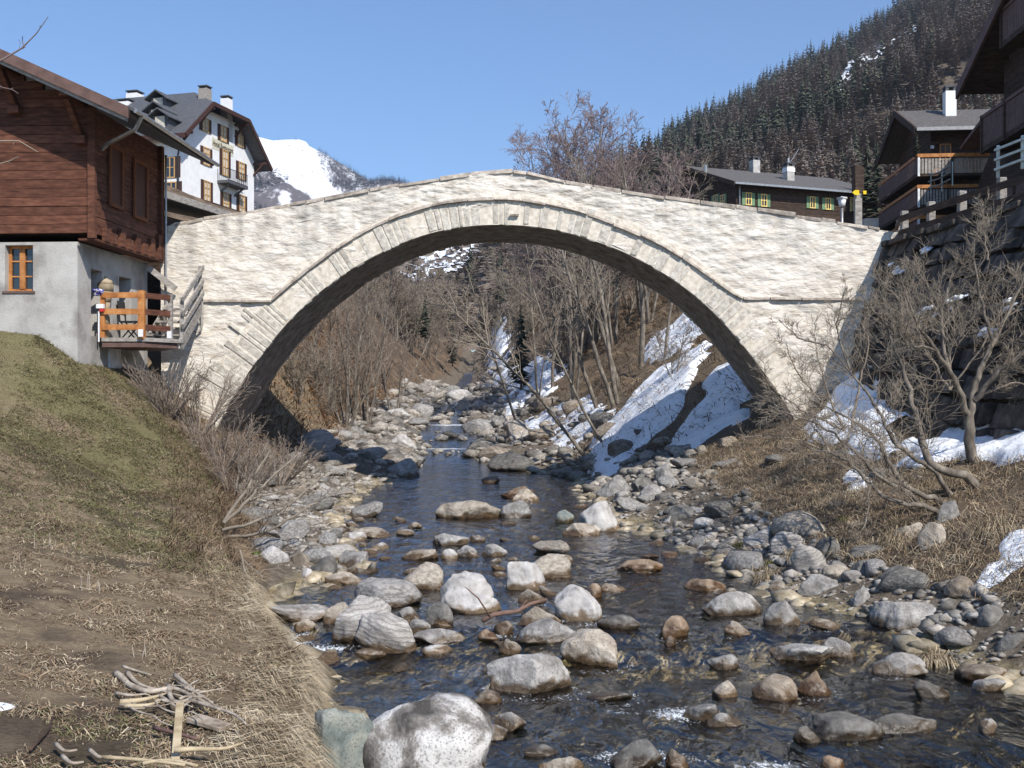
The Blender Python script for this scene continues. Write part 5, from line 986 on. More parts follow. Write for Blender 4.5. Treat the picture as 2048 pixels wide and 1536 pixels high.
r=np.random.RandomState(77); N_=13000; cand=[]
nr_,nc_=HX.shape
for _ in range(N_):
    # uniform over land area
    a=r.rand()**1.45*(nr_-1.01); b_=r.rand()*(nc_-1.01); i,j=int(a),int(b_); fa_,fb_=a-i,b_-j
    def bl(A): return (A[i,j]*(1-fa_)+A[i+1,j]*fa_)*(1-fb_)+(A[i,j+1]*(1-fa_)+A[i+1,j+1]*fa_)*fb_
    x,y,z=bl(HX),bl(HY),bl(HZ_); px,py=proj(x,y,z)
    if px>2090 or px<1200: continue
    if r.rand()>min(1,(y/520)**1.0+.4): continue
    # keep the clearing open
    cl=inpoly(np.array([px]),np.array([py]),[(1660,210),(1680,165),(1700,115),(1760,82),(1850,40),(1860,75),(1800,120),(1730,165),(1700,215)])[0]
    if cl and r.rand()<.78: continue
    dark=fbm(x/70,y/70+z/60,0,3,31)+.4*math.exp(-max(0,py-np.interp(px,[c[0] for c in hc],[c[3] for c in hc]))/45)-.12
    k='spruce' if dark+r.normal(0,.25)>.15 else 'larch'; h=r.choice((7,8.5,10,11.5,13,16))*r.uniform(.85,1.15)*(1.05 if k=='spruce' else 1)*(1 if y>300 else .75); cand.append((h/y,x,y,z,h,k))
cand.sort(key=lambda q:-q[0]); print('conifers',len(cand))
for q in cand[:240]:
    _,x,y,z,h,k=q; conifer(k,x,y,z-.5,h,{'spruce':'dark green spruce among the nearer trees on the wooded mountain side','larch':'leafless brown larch among the nearer trees on the wooded mountain side'}[k],'nearer %s trees of the mountain side'%k,r.rand()*6.28,r.randint(4))
for k in ('spruce','larch'):
    pool=[conifer_v(300+i+(k=='larch')*9,k,lay=10 if k=='spruce' else 11,br=7) for i in range(4)]; V_=[];F_=[];n=0
    for q in cand[240:]:
        if q[5]!=k: continue
        v,f=pool[r.randint(4)]; a=r.rand()*6.28; c,s=math.cos(a),math.sin(a); h=q[4]; V_.append(np.stack([(v[:,0]*c-v[:,1]*s)*h*1.15+q[1],(v[:,0]*s+v[:,1]*c)*h*1.15+q[2],v[:,2]*h+q[3]-.5],1)); F_.append(f+n); n+=len(v)
    npo=npmesh('forest',np.concatenate(V_),np.concatenate(F_),m_spruce if k=='spruce' else m_larch); tag(npo,'farther %s trees covering the mountain side'%k,None,None,'stuff')
# thin larch woods of the snow mountain, one mass
V_=[];F_=[];n=0; pool=[conifer_v(500+i,'larch',lay=5,br=4) for i in range(4)]; px0_,py0_,wd_=_far; cnt=0
for _ in range(26000):
    i=r.randint(1,MX.shape[0]-1); j=r.randint(1,MX.shape[1]-1)
    if not (495<px0_[i,j]<860 and py0_[i,j]<450): continue
    if wd_[i,j]<.25 and r.rand()>.03: continue
    if fbm(MX[i,j]/60,MZ[i,j]/60,0,3,81)<-.15: continue
    a=r.rand(); x=MX[i,j]+(MX[i,j+1]-MX[i,j])*r.rand(); y=MY[i,j]+(MY[i-1,j]-MY[i,j])*a; z=MZ[i,j]+(MZ[i-1,j]-MZ[i,j])*a
    v,f=pool[r.randint(4)]; h=r.uniform(7,13); V_.append(v*np.array([h*1.5,h*1.5,h])+np.array([x,y,z-.5])); F_.append(f+n); n+=len(v); cnt+=1
    if cnt>4200: break
print('far trees',cnt)
tag(npmesh('forest',np.concatenate(V_),np.concatenate(F_),mat('far_larch',c=(.14,.115,.11),scale=.5,rough=1,bump=0,island=.3)),'thin larch wood on the distant snow mountain',None,None,'stuff')
# brush and larches of the valley head as one mass
V_=[];F_=[];n=0; pool=[conifer_v(400+i,'larch',lay=9,br=8) for i in range(4)]
nr_,nc_=VX.shape
for _ in range(2600):
    a=r.rand()*(nr_-1.01); b_=r.rand()*(nc_-1.01); i,j=int(a),int(b_); x,y,z=VX[i,j]+(VX[i+1,j]-VX[i,j])*(a-i),VY[i,j]+(VY[i+1,j]-VY[i,j])*(a-i),VZ[i,j]+(VZ[i+1,j]-VZ[i,j])*(a-i); px,py=proj(x,y,z)
    if inpoly(np.array([px]),np.array([py]),[(800,570),(830,520),(880,500),(930,490),(975,470),(960,520),(930,540),(880,560)])[0] and r.rand()<.8: continue
    v,f=pool[r.randint(4)]; h=r.uniform(4,9); c,s=math.cos(a*9),math.sin(a*9); V_.append(np.stack([(v[:,0]*c-v[:,1]*s)*h*1.9+x,(v[:,0]*s+v[:,1]*c)*h*1.9+y,v[:,2]*h+z-.3],1)); F_.append(f+n); n+=len(v)
tag(npmesh('forest',np.concatenate(V_),np.concatenate(F_),mat('brush_mass',ramp=[(.3,(.13,.10,.08)),(.5,(.23,.18,.145)),(.7,(.34,.28,.225))],scale=.5,rough=1,bump=0,island=.35)),'grey brown leafless wood closing the valley behind the arch',None,None,'stuff')
for px,py,Yd,h,lb in ((1042,700,70,5.5,'small green spruce beside the far right shore under the arch crown'),(850,640,105,4.5,'dark spruce on the left valley side behind the arch'),(940,535,300,14,'lone dark spruce below the snow of the valley head'),(1000,560,240,12,'dark spruce under the arch crown right of the valley snow'),(905,690,120,5,'dark low spruce near the left valley floor')):
    x=gx(px,Yd); zt=CZ+(HZ-py)/F*Yd; conifer('spruce',x,Yd,zt-h*.45,h,lb,None,px*.1,px%4)
for px,py,Yd,h,lb in ((1755,440,70,6,'young spruce between the long chalet and the balconied chalet'),(1735,445,78,7,'taller young spruce behind the end of the long chalet')):
    x=gx(px,Yd); conifer('spruce',x,Yd,CZ+(HZ-py)/F*Yd-1,h,lb,None,1.,1)
q=fm_.p(.35,-.1,0) if 'fm_' in globals() else None
# ---------------------------------------------------------------- buildings
m_redwood=mat('red_timber',ramp=[(.3,(.06,.026,.018)),(.5,(.115,.046,.028)),(.72,(.19,.085,.052))],scale=3.5,detail=9,stretch=(1,1,4),rough=.8,bump=.5,island=.25,spec=.2)
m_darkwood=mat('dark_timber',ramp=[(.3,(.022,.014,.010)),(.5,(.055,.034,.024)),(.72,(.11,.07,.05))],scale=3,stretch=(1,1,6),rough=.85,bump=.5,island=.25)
m_greywood=mat('grey_timber',ramp=[(.3,(.16,.14,.125)),(.5,(.30,.27,.24)),(.72,(.44,.41,.37))],scale=6,stretch=(1,1,4),rough=.9,bump=.4,island=.2)
m_orange=mat('orange_timber',ramp=[(.3,(.25,.09,.025)),(.5,(.42,.17,.05)),(.72,(.55,.27,.10))],scale=5,rough=.6,bump=.2,island=.2)
m_render=mat('grey_render',ramp=[(.3,(.30,.285,.26)),(.5,(.42,.40,.37)),(.7,(.50,.48,.45))],scale=1.6,detail=9,rough=.95,bump=.5,bscale=30,spot=(.27,.25,.225),spotscale=1.1,spotpos=(.52,.62))
m_white=mat('white_render',ramp=[(.3,(.70,.69,.68)),(.6,(.80,.79,.78))],scale=2,rough=.9,bump=.15)
m_roof=mat('slate_roof',ramp=[(.3,(.045,.047,.052)),(.5,(.085,.087,.095)),(.7,(.14,.14,.15))],scale=4,rough=.7,bump=.6,island=.15,stretch=(1,1,5))
m_verge=mat('verge_board',ramp=[(.3,(.085,.05,.04)),(.6,(.15,.09,.075))],scale=4,rough=.7,bump=.2)
m_broof=mat('brown_roof',ramp=[(.3,(.06,.053,.05)),(.5,(.105,.095,.088)),(.7,(.155,.14,.13))],scale=5,rough=.8,bump=.5,stretch=(3,1,1))
m_metal=mat('gutter_metal',c=(.35,.34,.33),scale=8,rough=.4,bump=0,metal=.7)
m_copper=mat('shutter_brown',c=(.06,.028,.022),scale=8,rough=.7,bump=.1)
m_ochre=mat('ochre_frame',c=(.50,.31,.13),scale=8,rough=.7,bump=.1)
m_yellow=mat('yellow_frame',c=(.75,.55,.20),scale=8,rough=.7,bump=.1)
m_greenp=mat('green_shutter',c=(.16,.26,.14),scale=8,rough=.7,bump=.1)
m_glass=mat('window_glass',c=(.02,.025,.03),scale=2,rough=.08,bump=0,spec=.8)
m_curt=mat('pale_curtain',c=(.55,.5,.42),scale=9,rough=.9,bump=.2)
m_plain=mat('white_paint',c=(.72,.72,.72),scale=6,rough=.6,bump=.05)
m_blk=mat('black_plastic',c=(.02,.02,.022),scale=6,rough=.5,bump=0)
class Fr:
    def __init__(s,px,Y,u,v=None,sc=1.):
        s.O=Vector(((px-1024)/F*Y,Y)); s.u=Vector(u).normalized(); s.v=Vector(v).normalized() if v else Vector((-s.u.y,s.u.x))
    def p(s,a,b,z): q=s.O+s.u*a+s.v*b; return Vector((q.x,q.y,z))
    def a(s,px,b=0): k=(px-1024)/F; return (k*(s.O.y+b*s.v.y)-s.O.x-b*s.v.x)/(s.u.x-k*s.u.y)
    def b(s,px,a=0): k=(px-1024)/F; return (k*(s.O.y+a*s.u.y)-s.O.x-a*s.u.x)/(s.v.x-k*s.v.y)
    def z(s,py,a,b=0): q=s.p(a,b,0); return CZ+(HZ-py)/F*q.y
    def box(s,mb,a0,a1,b0,b1,z0,z1,mi=0):
        c=[s.p(a0,b0,0),s.p(a1,b0,0),s.p(a1,b1,0),s.p(a0,b1,0)]
        if (c[1]-c[0]).cross(c[3]-c[0]).z<0: c=c[::-1]
        if not hasattr(z1,'__len__'): z1=[z1]*4
        return mb.hexa([Vector((q.x,q.y,z0)) for q in c]+[Vector((q.x,q.y,z1[0])) for q in c],mi)
def root(name,loc,label,cat,group=None): return empty(name,tuple(loc),label,cat,group)
def bd(mb,name,m,rt,smooth=False):   # build under a root keeping world coordinates
    o=mb.build(name,m,None,smooth); o.parent=rt
    o.matrix_parent_inverse=Matrix.Translation(rt.location).inverted(); return o
def sub(mb,name,m,par,rt):
    o=mb.build(name,m); o.parent=par; o.matrix_parent_inverse=(Matrix.Translation(rt.location)).inverted(); 
    # parent sits in world coordinates under rt: undo rt once
    o.matrix_parent_inverse=Matrix.Identity(4); return o
def roofslab(fr,mb,a0,a1,b0,z0,b1,z1,th,mi=0,ax='a'):
    # sloping slab: along `ax` from a0..a1, other axis goes b0(z0) -> b1(z1)
    P_=(lambda a,b,z: fr.p(a,b,z)) if ax=='a' else (lambda a,b,z: fr.p(b,a,z))
    c=[(a0,b0,z0),(a1,b0,z0),(a1,b1,z1),(a0,b1,z1)]
    lo=[P_(a,b,z-th) for a,b,z in c]; hi=[P_(a,b,z) for a,b,z in c]
    if (lo[1]-lo[0]).cross(lo[3]-lo[0]).z<0: lo=lo[::-1]; hi=hi[::-1]
    mb.hexa(lo+hi,mi)
def window(fr,rt,a0,a1,z0,z1,bo,face='a',fm=None,sh=None,shm=None,bars=(1,2),name='window',fw=.06,dep=.05,sgn=-1,curtain=False,sw=None):
    """window on plane b=bo (face a) or a=bo (face b); sgn = outward direction along the normal axis"""
    def bx(mb,x0,x1,y0,y1,zz0,zz1):
        if face=='a': fr.box(mb,x0,x1,min(y0,y1),max(y0,y1),zz0,zz1)
        else: fr.box(mb,min(y0,y1),max(y0,y1),x0,x1,zz0,zz1)
    o1=bo+sgn*.02; o2=bo+sgn*(.02+dep); mb=MB()
    for x0,x1,q0,q1 in ((a0,a0+fw,z0,z1),(a1-fw,a1,z0,z1),(a0+fw,a1-fw,z0,z0+fw),(a0+fw,a1-fw,z1-fw,z1)): bx(mb,x0,x1,o1,o2,q0,q1)
    nb,nh=bars; t_=fw*.45
    for i in range(1,nb+1): x=a0+(a1-a0)*i/(nb+1); bx(mb,x-t_,x+t_,o1,bo+sgn*(.01+dep),z0+fw,z1-fw)
    for i in range(1,nh+1): z=z0+(z1-z0)*i/(nh+1); bx(mb,a0+fw,a1-fw,o1,bo+sgn*(dep),z-t_*.7,z+t_*.7)
    w_=bd(mb,name,fm or m_ochre,rt)
    mb=MB(); bx(mb,a0+fw*.6,a1-fw*.6,bo-sgn*.02,bo+sgn*.03,z0+fw*.6,z1-fw*.6); g=mb.build('pane',m_curt if curtain else m_glass); g.parent=w_
    if sh:
        for x0,x1 in ((a0-(sw or (a1-a0)*.5)-.02,a0-.02),(a1+.02,a1+(sw or (a1-a0)*.5)+.02)):
            mb=MB(); bx(mb,x0,x1,o1,bo+sgn*.07,z0,z1); bd(mb,'shutter',shm or m_copper,rt)
    return w_
# ---- red timber chalet at the left end of the bridge
fr=Fr(185,24,(.0583,.9983),(-.9983,.0583)); rt=root('timber_chalet',fr.p(0,0,4),'red brown timber chalet on a grey rendered ground floor at the bridge end','chalet')
zb=6.6; ze=9.05; sl_=.46; rz_=lambda b: ze+sl_*(b+1.2)
mb=MB(); rg=random.Random(3); z=zb; hh=.2
while z<12.6:   # planks as boards with fine joints
    b1=max(0.,(z+hh+.12-ze)/sl_-1.2)
    for (a0,a1) in ((-.02+rg.uniform(-.012,.012),.1),): fr.box(mb,a0,a1,b1,7.5,z+.005,z+hh-.005)
    if z+hh<rz_(0)-.1: 
        j=rg.uniform(-.012,.012); fr.box(mb,.1,3.9,-.0+j,.12,z+.005,z+hh-.005)
    z+=hh
bd(mb,'wall',m_redwood,rt)
mb=MB(); fr.box(mb,.12,3.88,.14,7.3,zb+.02,9.3); bd(mb,'inner_wall',m_darkwood,rt)
mb=MB(); fr.box(mb,-.10,.02,-.09,.07,zb-.12,9.55); bd(mb,'corner_post',m_redwood,rt); mb=MB(); fr.box(mb,3.78,3.95,-.10,.02,zb-.1,9.4); bd(mb,'corner_post',m_redwood,rt)
mb=MB()   # notched log ends stepping down along the right wall
for i,(a0,dz) in enumerate(((.45,.18),(.85,.12),(1.3,.3),(1.75,.12),(2.2,.3),(2.65,.15),(3.1,.34),(3.6,.5))): fr.box(mb,a0,a0+.26,-.10,-.012,zb-.12,zb+dz)
fr.box(mb,-.05,3.95,-.08,.3,zb-.17,zb-.122); bd(mb,'log_ends',m_redwood,rt)
mb=MB(); roofslab(fr,mb,-1.0,4.4,-1.25,ze,8,rz_(8)-.02,.06,ax='a'); 
for i in range(24): # slabs of the covering give the eave a ragged edge
    a=-.99+i*.225; roofslab(fr,mb,a,a+.215,-1.32-rg.uniform(0,.05),ze+.03+rg.uniform(0,.02),.2,rz_(.2)+.05,.06)
bd(mb,'roof',m_roof,rt)
mb=MB(); roofslab(fr,mb,-1.06,-1.0,-1.25,ze+.06,8,rz_(8)+.06,.24); bd(mb,'verge_board',m_verge,rt)
mb=MB(); roofslab(fr,mb,-1.0,-.94,-1.2,ze-.14,8,rz_(8)-.16,.1); bd(mb,'verge_trim',m_greywood,rt)
for b_ in (.22,fr.b(35),6): 
    mb=MB(); fr.box(mb,-.95,.1,b_-.08,b_+.08,rz_(b_)-.30,rz_(b_)-.10); mb.beam(fr.p(-.75,b_,rz_(b_)-.3),fr.p(-.04,b_,rz_(b_)-1.0),.12,.16)
    fr.box(mb,-.22,-.02,b_-.13,b_+.13,rz_(b_)-1.15,rz_(b_)-.98); bd(mb,'bracket',m_redwood,rt)
mb=MB(); mb.tube([fr.p(-.95,-1.36,ze+.0),fr.p(4.4,-1.36,ze-.03)],.05,8); mb.tube([fr.p(-.6,-1.36,ze-.05),fr.p(-.55,-1.2,ze-.3),fr.p(.1,-.3,ze-.45),fr.p(.2,-.12,ze-.55)],.045,8); mb.tube([fr.p(3.95,-.14,9.2),fr.p(3.95,-.14,5.2)],.03,6); bd(mb,'gutter',m_metal,rt)
for px0,px1,zz0,zz1 in ((215,243,7.35,8.8),(264,292,7.3,8.75)):
    w_=window(fr,rt,fr.a(px0),fr.a(px1),zz0,zz1,0,'a',mat('window_wood',c=(.17,.06,.025),bump=.1),bars=(0,0),fw=.09,sgn=-1); w_.children[0].data.materials[0]=mat('dim_pane',c=(.075,.028,.018),rough=.5,bump=0)
# ground floor
f2=Fr(155,24.1,(.0583,.9983),(-.9983,.0583)); 
mb=MB(); wb0,wb1=f2.b(66),f2.b(10); wz0,wz1=f2.z(582,0,wb0),f2.z(490,0,wb0)
# front wall built round the window opening
f2.box(mb,0,.35,0,wb0,1.5,zb-.18); f2.box(mb,0,.35,wb1,8,1.5,zb-.18); f2.box(mb,0,.35,wb0,wb1,1.5,wz0); f2.box(mb,0,.35,wb0,wb1,wz1,zb-.18)
d1=(f2.a(182),f2.a(204)); d2=(f2.a(238),f2.a(262)); zt1=5.9
e=3.95; zlo=4.36
for a0,a1,q0,q1 in ((.35,d1[0],1.5,zb-.18),(d1[0],d1[1],1.5,zlo),(d1[0],d1[1],zt1,zb-.18),(d1[1],d2[0],1.5,zb-.18),(d2[0],d2[1],1.5,zlo),(d2[0],d2[1],zt1,zb-.18),(d2[1],e,2.9,zb-.18)):
    f2.box(mb,a0,a1,0,.35,q0,q1)
bd(mb,'ground_floor_wall',m_render,rt)
mb=MB(); f2.box(mb,.36,e,.36,7.5,1.4,zb-.2); 
bd(mb,'inner_wall',m_darkwood,rt)
# true two-leaf window set deep in the wall
mb=MB(); 
def wb(b0,b1,q0,q1,a0=.16,a1=.22): f2.box(mb,a0,a1,b0,b1,q0,q1)
wb(wb0,wb0+.07,wz0,wz1);wb(wb1-.07,wb1,wz0,wz1);wb(wb0+.07,wb1-.07,wz0,wz0+.06);wb(wb0+.07,wb1-.07,wz1-.06,wz1); mid=(wb0+wb1)/2; wb(mid-.06,mid+.06,wz0+.06,wz1-.06,.14)
for k in (1,2): wb(wb0+.07,wb1-.07,wz0+(wz1-wz0)*k/3-.015,wz0+(wz1-wz0)*k/3+.015,.17,.21)
w_=bd(mb,'window',m_orange,rt); mb=MB(); f2.box(mb,.2,.23,wb0+.03,wb1-.03,wz0+.03,wz1-.03); g=mb.build('pane',m_glass); g.parent=w_
mb=MB(); f2.box(mb,-.03,.16,wb0-.05,wb1+.05,wz0-.05,wz0-.002); bd(mb,'sill',m_verge,rt)
mb=MB(); f2.box(mb,f2.a(216),f2.a(238),-.05,-.003,2.9,4.25); bd(mb,'cellar_door',m_plain,rt)
# ---- balcony with stair
DZ=4.33; DY=25.0
mb=MB(); q=[P(203,0,25.0),P(291,0,25.0),P(366,0,25.9),P(330,0,27.6),P(232,0,27.0)]
def slab(mb,q,z0,z1):
    n=len(q); mb.add([(p.x,p.y,z0) for p in q]+[(p.x,p.y,z1) for p in q],[tuple(range(n-1,-1,-1)),tuple(range(n,2*n))]+[(i,(i+1)%n,n+(i+1)%n,n+i) for i in range(n)])
slab(mb,q,DZ-.09,DZ); bal=root('balcony',(q[0].x,q[0].y,DZ),'small wooden balcony with orange railing hung on the grey ground floor wall','balcony')
bd(mb,'deck',m_greywood,bal)
mb=MB(); slab(mb,[P(204,0,25.03),P(289,0,25.03),P(355,0,25.85),P(325,0,27.3),P(232,0,26.8)],DZ-.22,DZ-.094); bd(mb,'edge_beam',m_verge,bal)
def at2(px,Y,z): p=P(px,0,Y); return Vector((p.x,p.y,z))
posts=[at2(206,25.05,DZ),at2(284,25.05,DZ),at2(341,25.75,DZ)]
for i,p in enumerate(posts):
    mb=MB(); w_=.10 if i!=1 else .15; mb.box((p.x,p.y,p.z+.53),(w_,w_,1.06+.06*(i==1))); bd(mb,'post',m_orange if i<2 else m_greywood,bal)
for k in range(2):
    for zz in (.98,.6,.24): mb=MB(); a_,b_=posts[k],posts[k+1]; mb.beam(a_+Vector((0,-.06,zz)),b_+Vector((0,-.06,zz-.0)),.05,.13); bd(mb,'rail',m_orange if k==0 else m_redwood,bal)
for px in (284,341): mb=MB(); p=at2(px,25.0 if px==284 else 25.7,DZ); mb.box((p.x,p.y-.09,DZ+.1),(.11,.02,.17)); bd(mb,'reflector',m_plain,bal)
# stair rising to the bridge
stair=root('wooden_stair',at2(350,25.9,DZ),'weathered grey wooden stair climbing from the balcony to the bridge wall','stair')
sa,sb=at2(352,25.9,DZ),at2(391,27.7,DZ+1.0)
mb=MB()
for s_ in (-.0,): mb.beam(sa+Vector((.12,0,-.12)),sb+Vector((.12,0,-.12)),.07,.28); mb.beam(sa+Vector((-.75,.1,-.12)),sb+Vector((-.75,.1,-.12)),.07,.28)
bd(mb,'stringer',m_greywood,stair)
for i in range(5): mb=MB(); p=sa.lerp(sb,(i+.6)/5.4); mb.box((p.x-.3,p.y,p.z),(.85,.27,.045)); bd(mb,'tread',m_greywood,stair)
for t_ in (0.02,.97): mb=MB(); p=sa.lerp(sb,t_); mb.box((p.x+.13,p.y,p.z+.45),(.08,.09,1.1)); bd(mb,'post',m_greywood,stair)
for zz in (.95,.62,.3): mb=MB(); mb.beam(sa+Vector((.19,-.1,zz)),sb+Vector((.19,.05,zz)),.045,.12); bd(mb,'rail',m_greywood,stair)
mb=MB(); mb.beam(P(296,535,27.6),P(352,578,27.75),.07,.15); tag(mb.build('handrail',m_greywood),'grey plank handrail sloping down the bridge wall behind the balcony','handrail')
# things on the balcony
c_=at2(262,26.2,DZ); ch=root('folding_chair',c_,'black folding chair on the balcony','chair')
mb=MB(); mb.box((c_.x,c_.y,DZ+.44),(.44,.42,.03)); bd(mb,'seat',m_blk,ch)
mb=MB(); mb.beam(c_+Vector((-.2,.2,.45)),c_+Vector((-.28,.3,.95)),.03); mb.beam(c_+Vector((-.2,-.2,.45)),c_+Vector((-.28,-.1,.95)),.03); mb.hexa([c_+Vector(t_) for t_ in ((-.2,-.2,.6),(-.18,-.2,.6),(-.18,.2,.6),(-.2,.2,.6),(-.29,-.16,.93),(-.27,-.16,.93),(-.27,.24,.93),(-.29,.24,.93))]); bd(mb,'backrest',m_blk,ch)
for dx in (-.19,.19):
    for dy in (-.18,.18): mb=MB(); mb.beam(c_+Vector((dx,dy,.43)),c_+Vector((-dx*1.0,dy,.0)),.028); bd(mb,'leg',m_blk,ch)
c_=at2(210,25.5,DZ)   # straw torso-like bundle
mb=MB(); prof=[(0,.13),(.3,.12),(.6,.10),(.85,.12),(1.1,.19),(1.28,.20),(1.38,.15),(1.42,.05),(1.47,.045),(1.48,.0)]
for (z0_,r0),(z1_,r1) in zip(prof[:-1],prof[1:]): mb.tube([(c_.x,c_.y,DZ+z0_),(c_.x,c_.y,DZ+z1_)],[r0,r1],14)
tag(mb.build('straw_bundle',m_straw,smooth=True),'tall straw coloured bundle standing at the balcony corner','bundle')
mb=MB(); c2=at2(194,25.0,0); 
v,f=rock_v(5,3,3,.3); npo=npmesh('cloth',v*np.array([.16,.1,.09])+np.array([c2.x+.02,c2.y,5.38]),f,mat('violet_cloth',ramp=[(.47,(.06,.04,.28)),(.53,(.55,.55,.65))],scale=14,bump=.2),smooth=True); tag(npo,'violet and white cloth on the window ledge beside the straw bundle','cloth')
mb=MB(); p=at2(201,24.95,DZ); mb.box((p.x,p.y,DZ+.72),(.17,.1,.10)); lb=root('mailbox',(p.x,p.y,DZ),'small white and red box on the left balcony post','box'); bd(mb,'lid',m_plain,lb)
mb=MB(); mb.box((p.x+.04,p.y,DZ+.63),(.1,.08,.07)); bd(mb,'box_body',mat('red_paint',c=(.45,.03,.03),bump=0),lb); mb=MB(); mb.tube([(p.x-.04,p.y,DZ+.6),(p.x-.04,p.y,DZ-.1)],.02,6); bd(mb,'pole',m_plain,lb)
# drain pipe on the bridge wall
mb=MB(); mb.tube([P(404,565,27.9),P(404,650,27.9),P(401,660,27.86),P(394,664,27.85),P(380,662,27.85)],.035,8); tag(mb.build('drain_pipe',m_greywood,smooth=True),'thin pale drain pipe bent at the foot on the left bridge wall','pipe')
# ---- low dark shed behind the chalet
fs_=Fr(318,30.5,(.25,.968),(-.968,.25)); rt=root('shed',fs_.p(0,0,6),'low dark shed with a pale roof edge between chalet and bridge end','shed')
mb=MB(); fs_.box(mb,.5,7.5,.3,5,5.5,8.2); bd(mb,'wall',m_darkwood,rt)
mb=MB(); roofslab(fs_,mb,0,7.8,-.2,fs_.z(388,0),5,fs_.z(388,0)+1.2,.14); bd(mb,'roof',m_roof,rt)
mb=MB(); roofslab(fs_,mb,-.05,7.9,-.26,fs_.z(385,0)+.03,-.2,fs_.z(385,0)+.03,.2); bd(mb,'eave_board',m_greywood,rt)
# ---- white hotel
S=1.3; fh=Fr(355,70*S,(.2656,.9641),(-.9641,.2656)); zz=lambda z: 3+(z-3)*S
rt=root('hotel',fh.p(0,0,zz(10)),'tall white hotel with brown shutters, hipped dark roof and small iron balcony','hotel')
zE,zH,zR=zz(20.3),zz(22.6),zz(24.1); aw=10*S; DB=13*S
mb=MB(); mb2=[fh.p(0,0,zz(9)),fh.p(aw,0,zz(9)),fh.p(aw,0,zE),fh.p(aw*.74,0,zH-.25),fh.p(aw*.26,0,zH-.25),fh.p(0,0,zE)]
mb.add(mb2+[fh.p(0,DB,zz(9)),fh.p(0,DB,zE),fh.p(aw,DB,zz(9)),fh.p(aw,DB,zE)],[(0,1,2,3,4,5),(6,0,5,7),(1,8,9,2)]); bd(mb,'wall',m_white,rt)
ov=1.05*S; sA,sB=-.75*S,aw+.75*S; zS=zE-.55*S
h1,h2=aw*.26,aw*.74; mid=aw/2; ap=fh.p(mid,1.85*S,zR)
mb=MB()
def face(*pts,th=.22):
    n=len(pts); mb.add(list(pts)+[p-Vector((0,0,th)) for p in pts],[tuple(range(n)),tuple(range(2*n-1,n-1,-1))]+[(i,n+i,n+(i+1)%n,(i+1)%n) for i in range(n)])
B1=DB+.5
face(fh.p(sA,-ov,zS),fh.p(h1,-ov,zH),ap,fh.p(mid,B1,zR),fh.p(sA,B1,zS))
face(fh.p(sB,B1,zS),fh.p(mid,B1,zR),ap,fh.p(h2,-ov,zH),fh.p(sB,-ov,zS))
face(fh.p(h1,-ov,zH),fh.p(h2,-ov,zH),ap)
bd(mb,'roof',m_roof,rt)
mb=MB(); 
for a_,b_ in (((sA,zS),(h1,zH)),((h1,zH),(h2,zH)),((h2,zH),(sB,zS))): mb.beam(fh.p(a_[0],-ov-.04,a_[1]-.16),fh.p(b_[0],-ov-.04,b_[1]-.16),.12,.36)
mb.beam(fh.p(sA-.04,-ov,zS-.2),fh.p(sA-.04,B1,zS-.2),.12,.4); bd(mb,'eave_board',m_copper,rt)
for a_ in (.1,h1+.2,h2-.2,aw-.1): mb=MB(); zt=np.interp(a_,[0,h1,h2,aw],[zE,zH,zH,zE])-.5; mb.beam(fh.p(a_,-ov,zt),fh.p(a_,0,zt),.22); mb.beam(fh.p(a_,-ov*.8,zt),fh.p(a_,0,zt-1.1),.18); bd(mb,'bracket',m_copper,rt)
def hz(py,px): a=fh.a(px); return fh.z(py,a)
for r_,ws in enumerate((((410,250,28),(446,267.5,32),(480,279,30)),((412,313,36),(449.5,326,52),(482,342,35)),((413,383,42),(451,401,32),(483,409,38)))):
    for px,py,h in ws:
        a=fh.a(px); w_=.52 if h!=52 else .5; z_=fh.z(py,a); hh=h/F*fh.p(a,0,0).y
        window(fh,rt,a-w_,a+w_,z_-hh/2,z_+hh/2,0,'a',m_ochre,True,m_copper,bars=(1,2),fw=.1,sgn=-1,dep=.08,curtain=True,sw=.42)
for px,py in ((340,335),(343,385)): # side wall, in the eave shade
    b_=fh.b(px); z_=CZ+(HZ-py)/F*fh.p(0,b_,0).y; window(fh,rt,b_-.5,b_+.5,z_-.9,z_+.9,0,'b',m_ochre,True,m_copper,bars=(1,1),sgn=-1,fw=.1)
a=fh.a(455); zb_=fh.z(368,a)
mb=MB(); fh.box(mb,a-1.8,a+1.8,-1.1,0,zb_-.25,zb_); 
for dx in (-1.2,1.2): mb.beam(fh.p(a+dx,-.9,zb_-.3),fh.p(a+dx,0,zb_-.9),.15)
bf=bd(mb,'balcony',m_roof,rt)
mb=MB(); 
for i in range(19): x=a-1.75+i*3.5/18; mb.beam(fh.p(x,-1.05,zb_),fh.p(x,-1.05,zb_+1.05),.03)
for i in range(1,6):
    for x in (a-1.75,a+1.75): mb.beam(fh.p(x,-1.05+i*.2,zb_),fh.p(x,-1.05+i*.2,zb_+1.05),.03)
for zq in (.05,1.05): mb.beam(fh.p(a-1.78,-1.05,zb_+zq),fh.p(a+1.78,-1.05,zb_+zq),.05)
rl=mb.build('railing',m_blk); rl.parent=bf
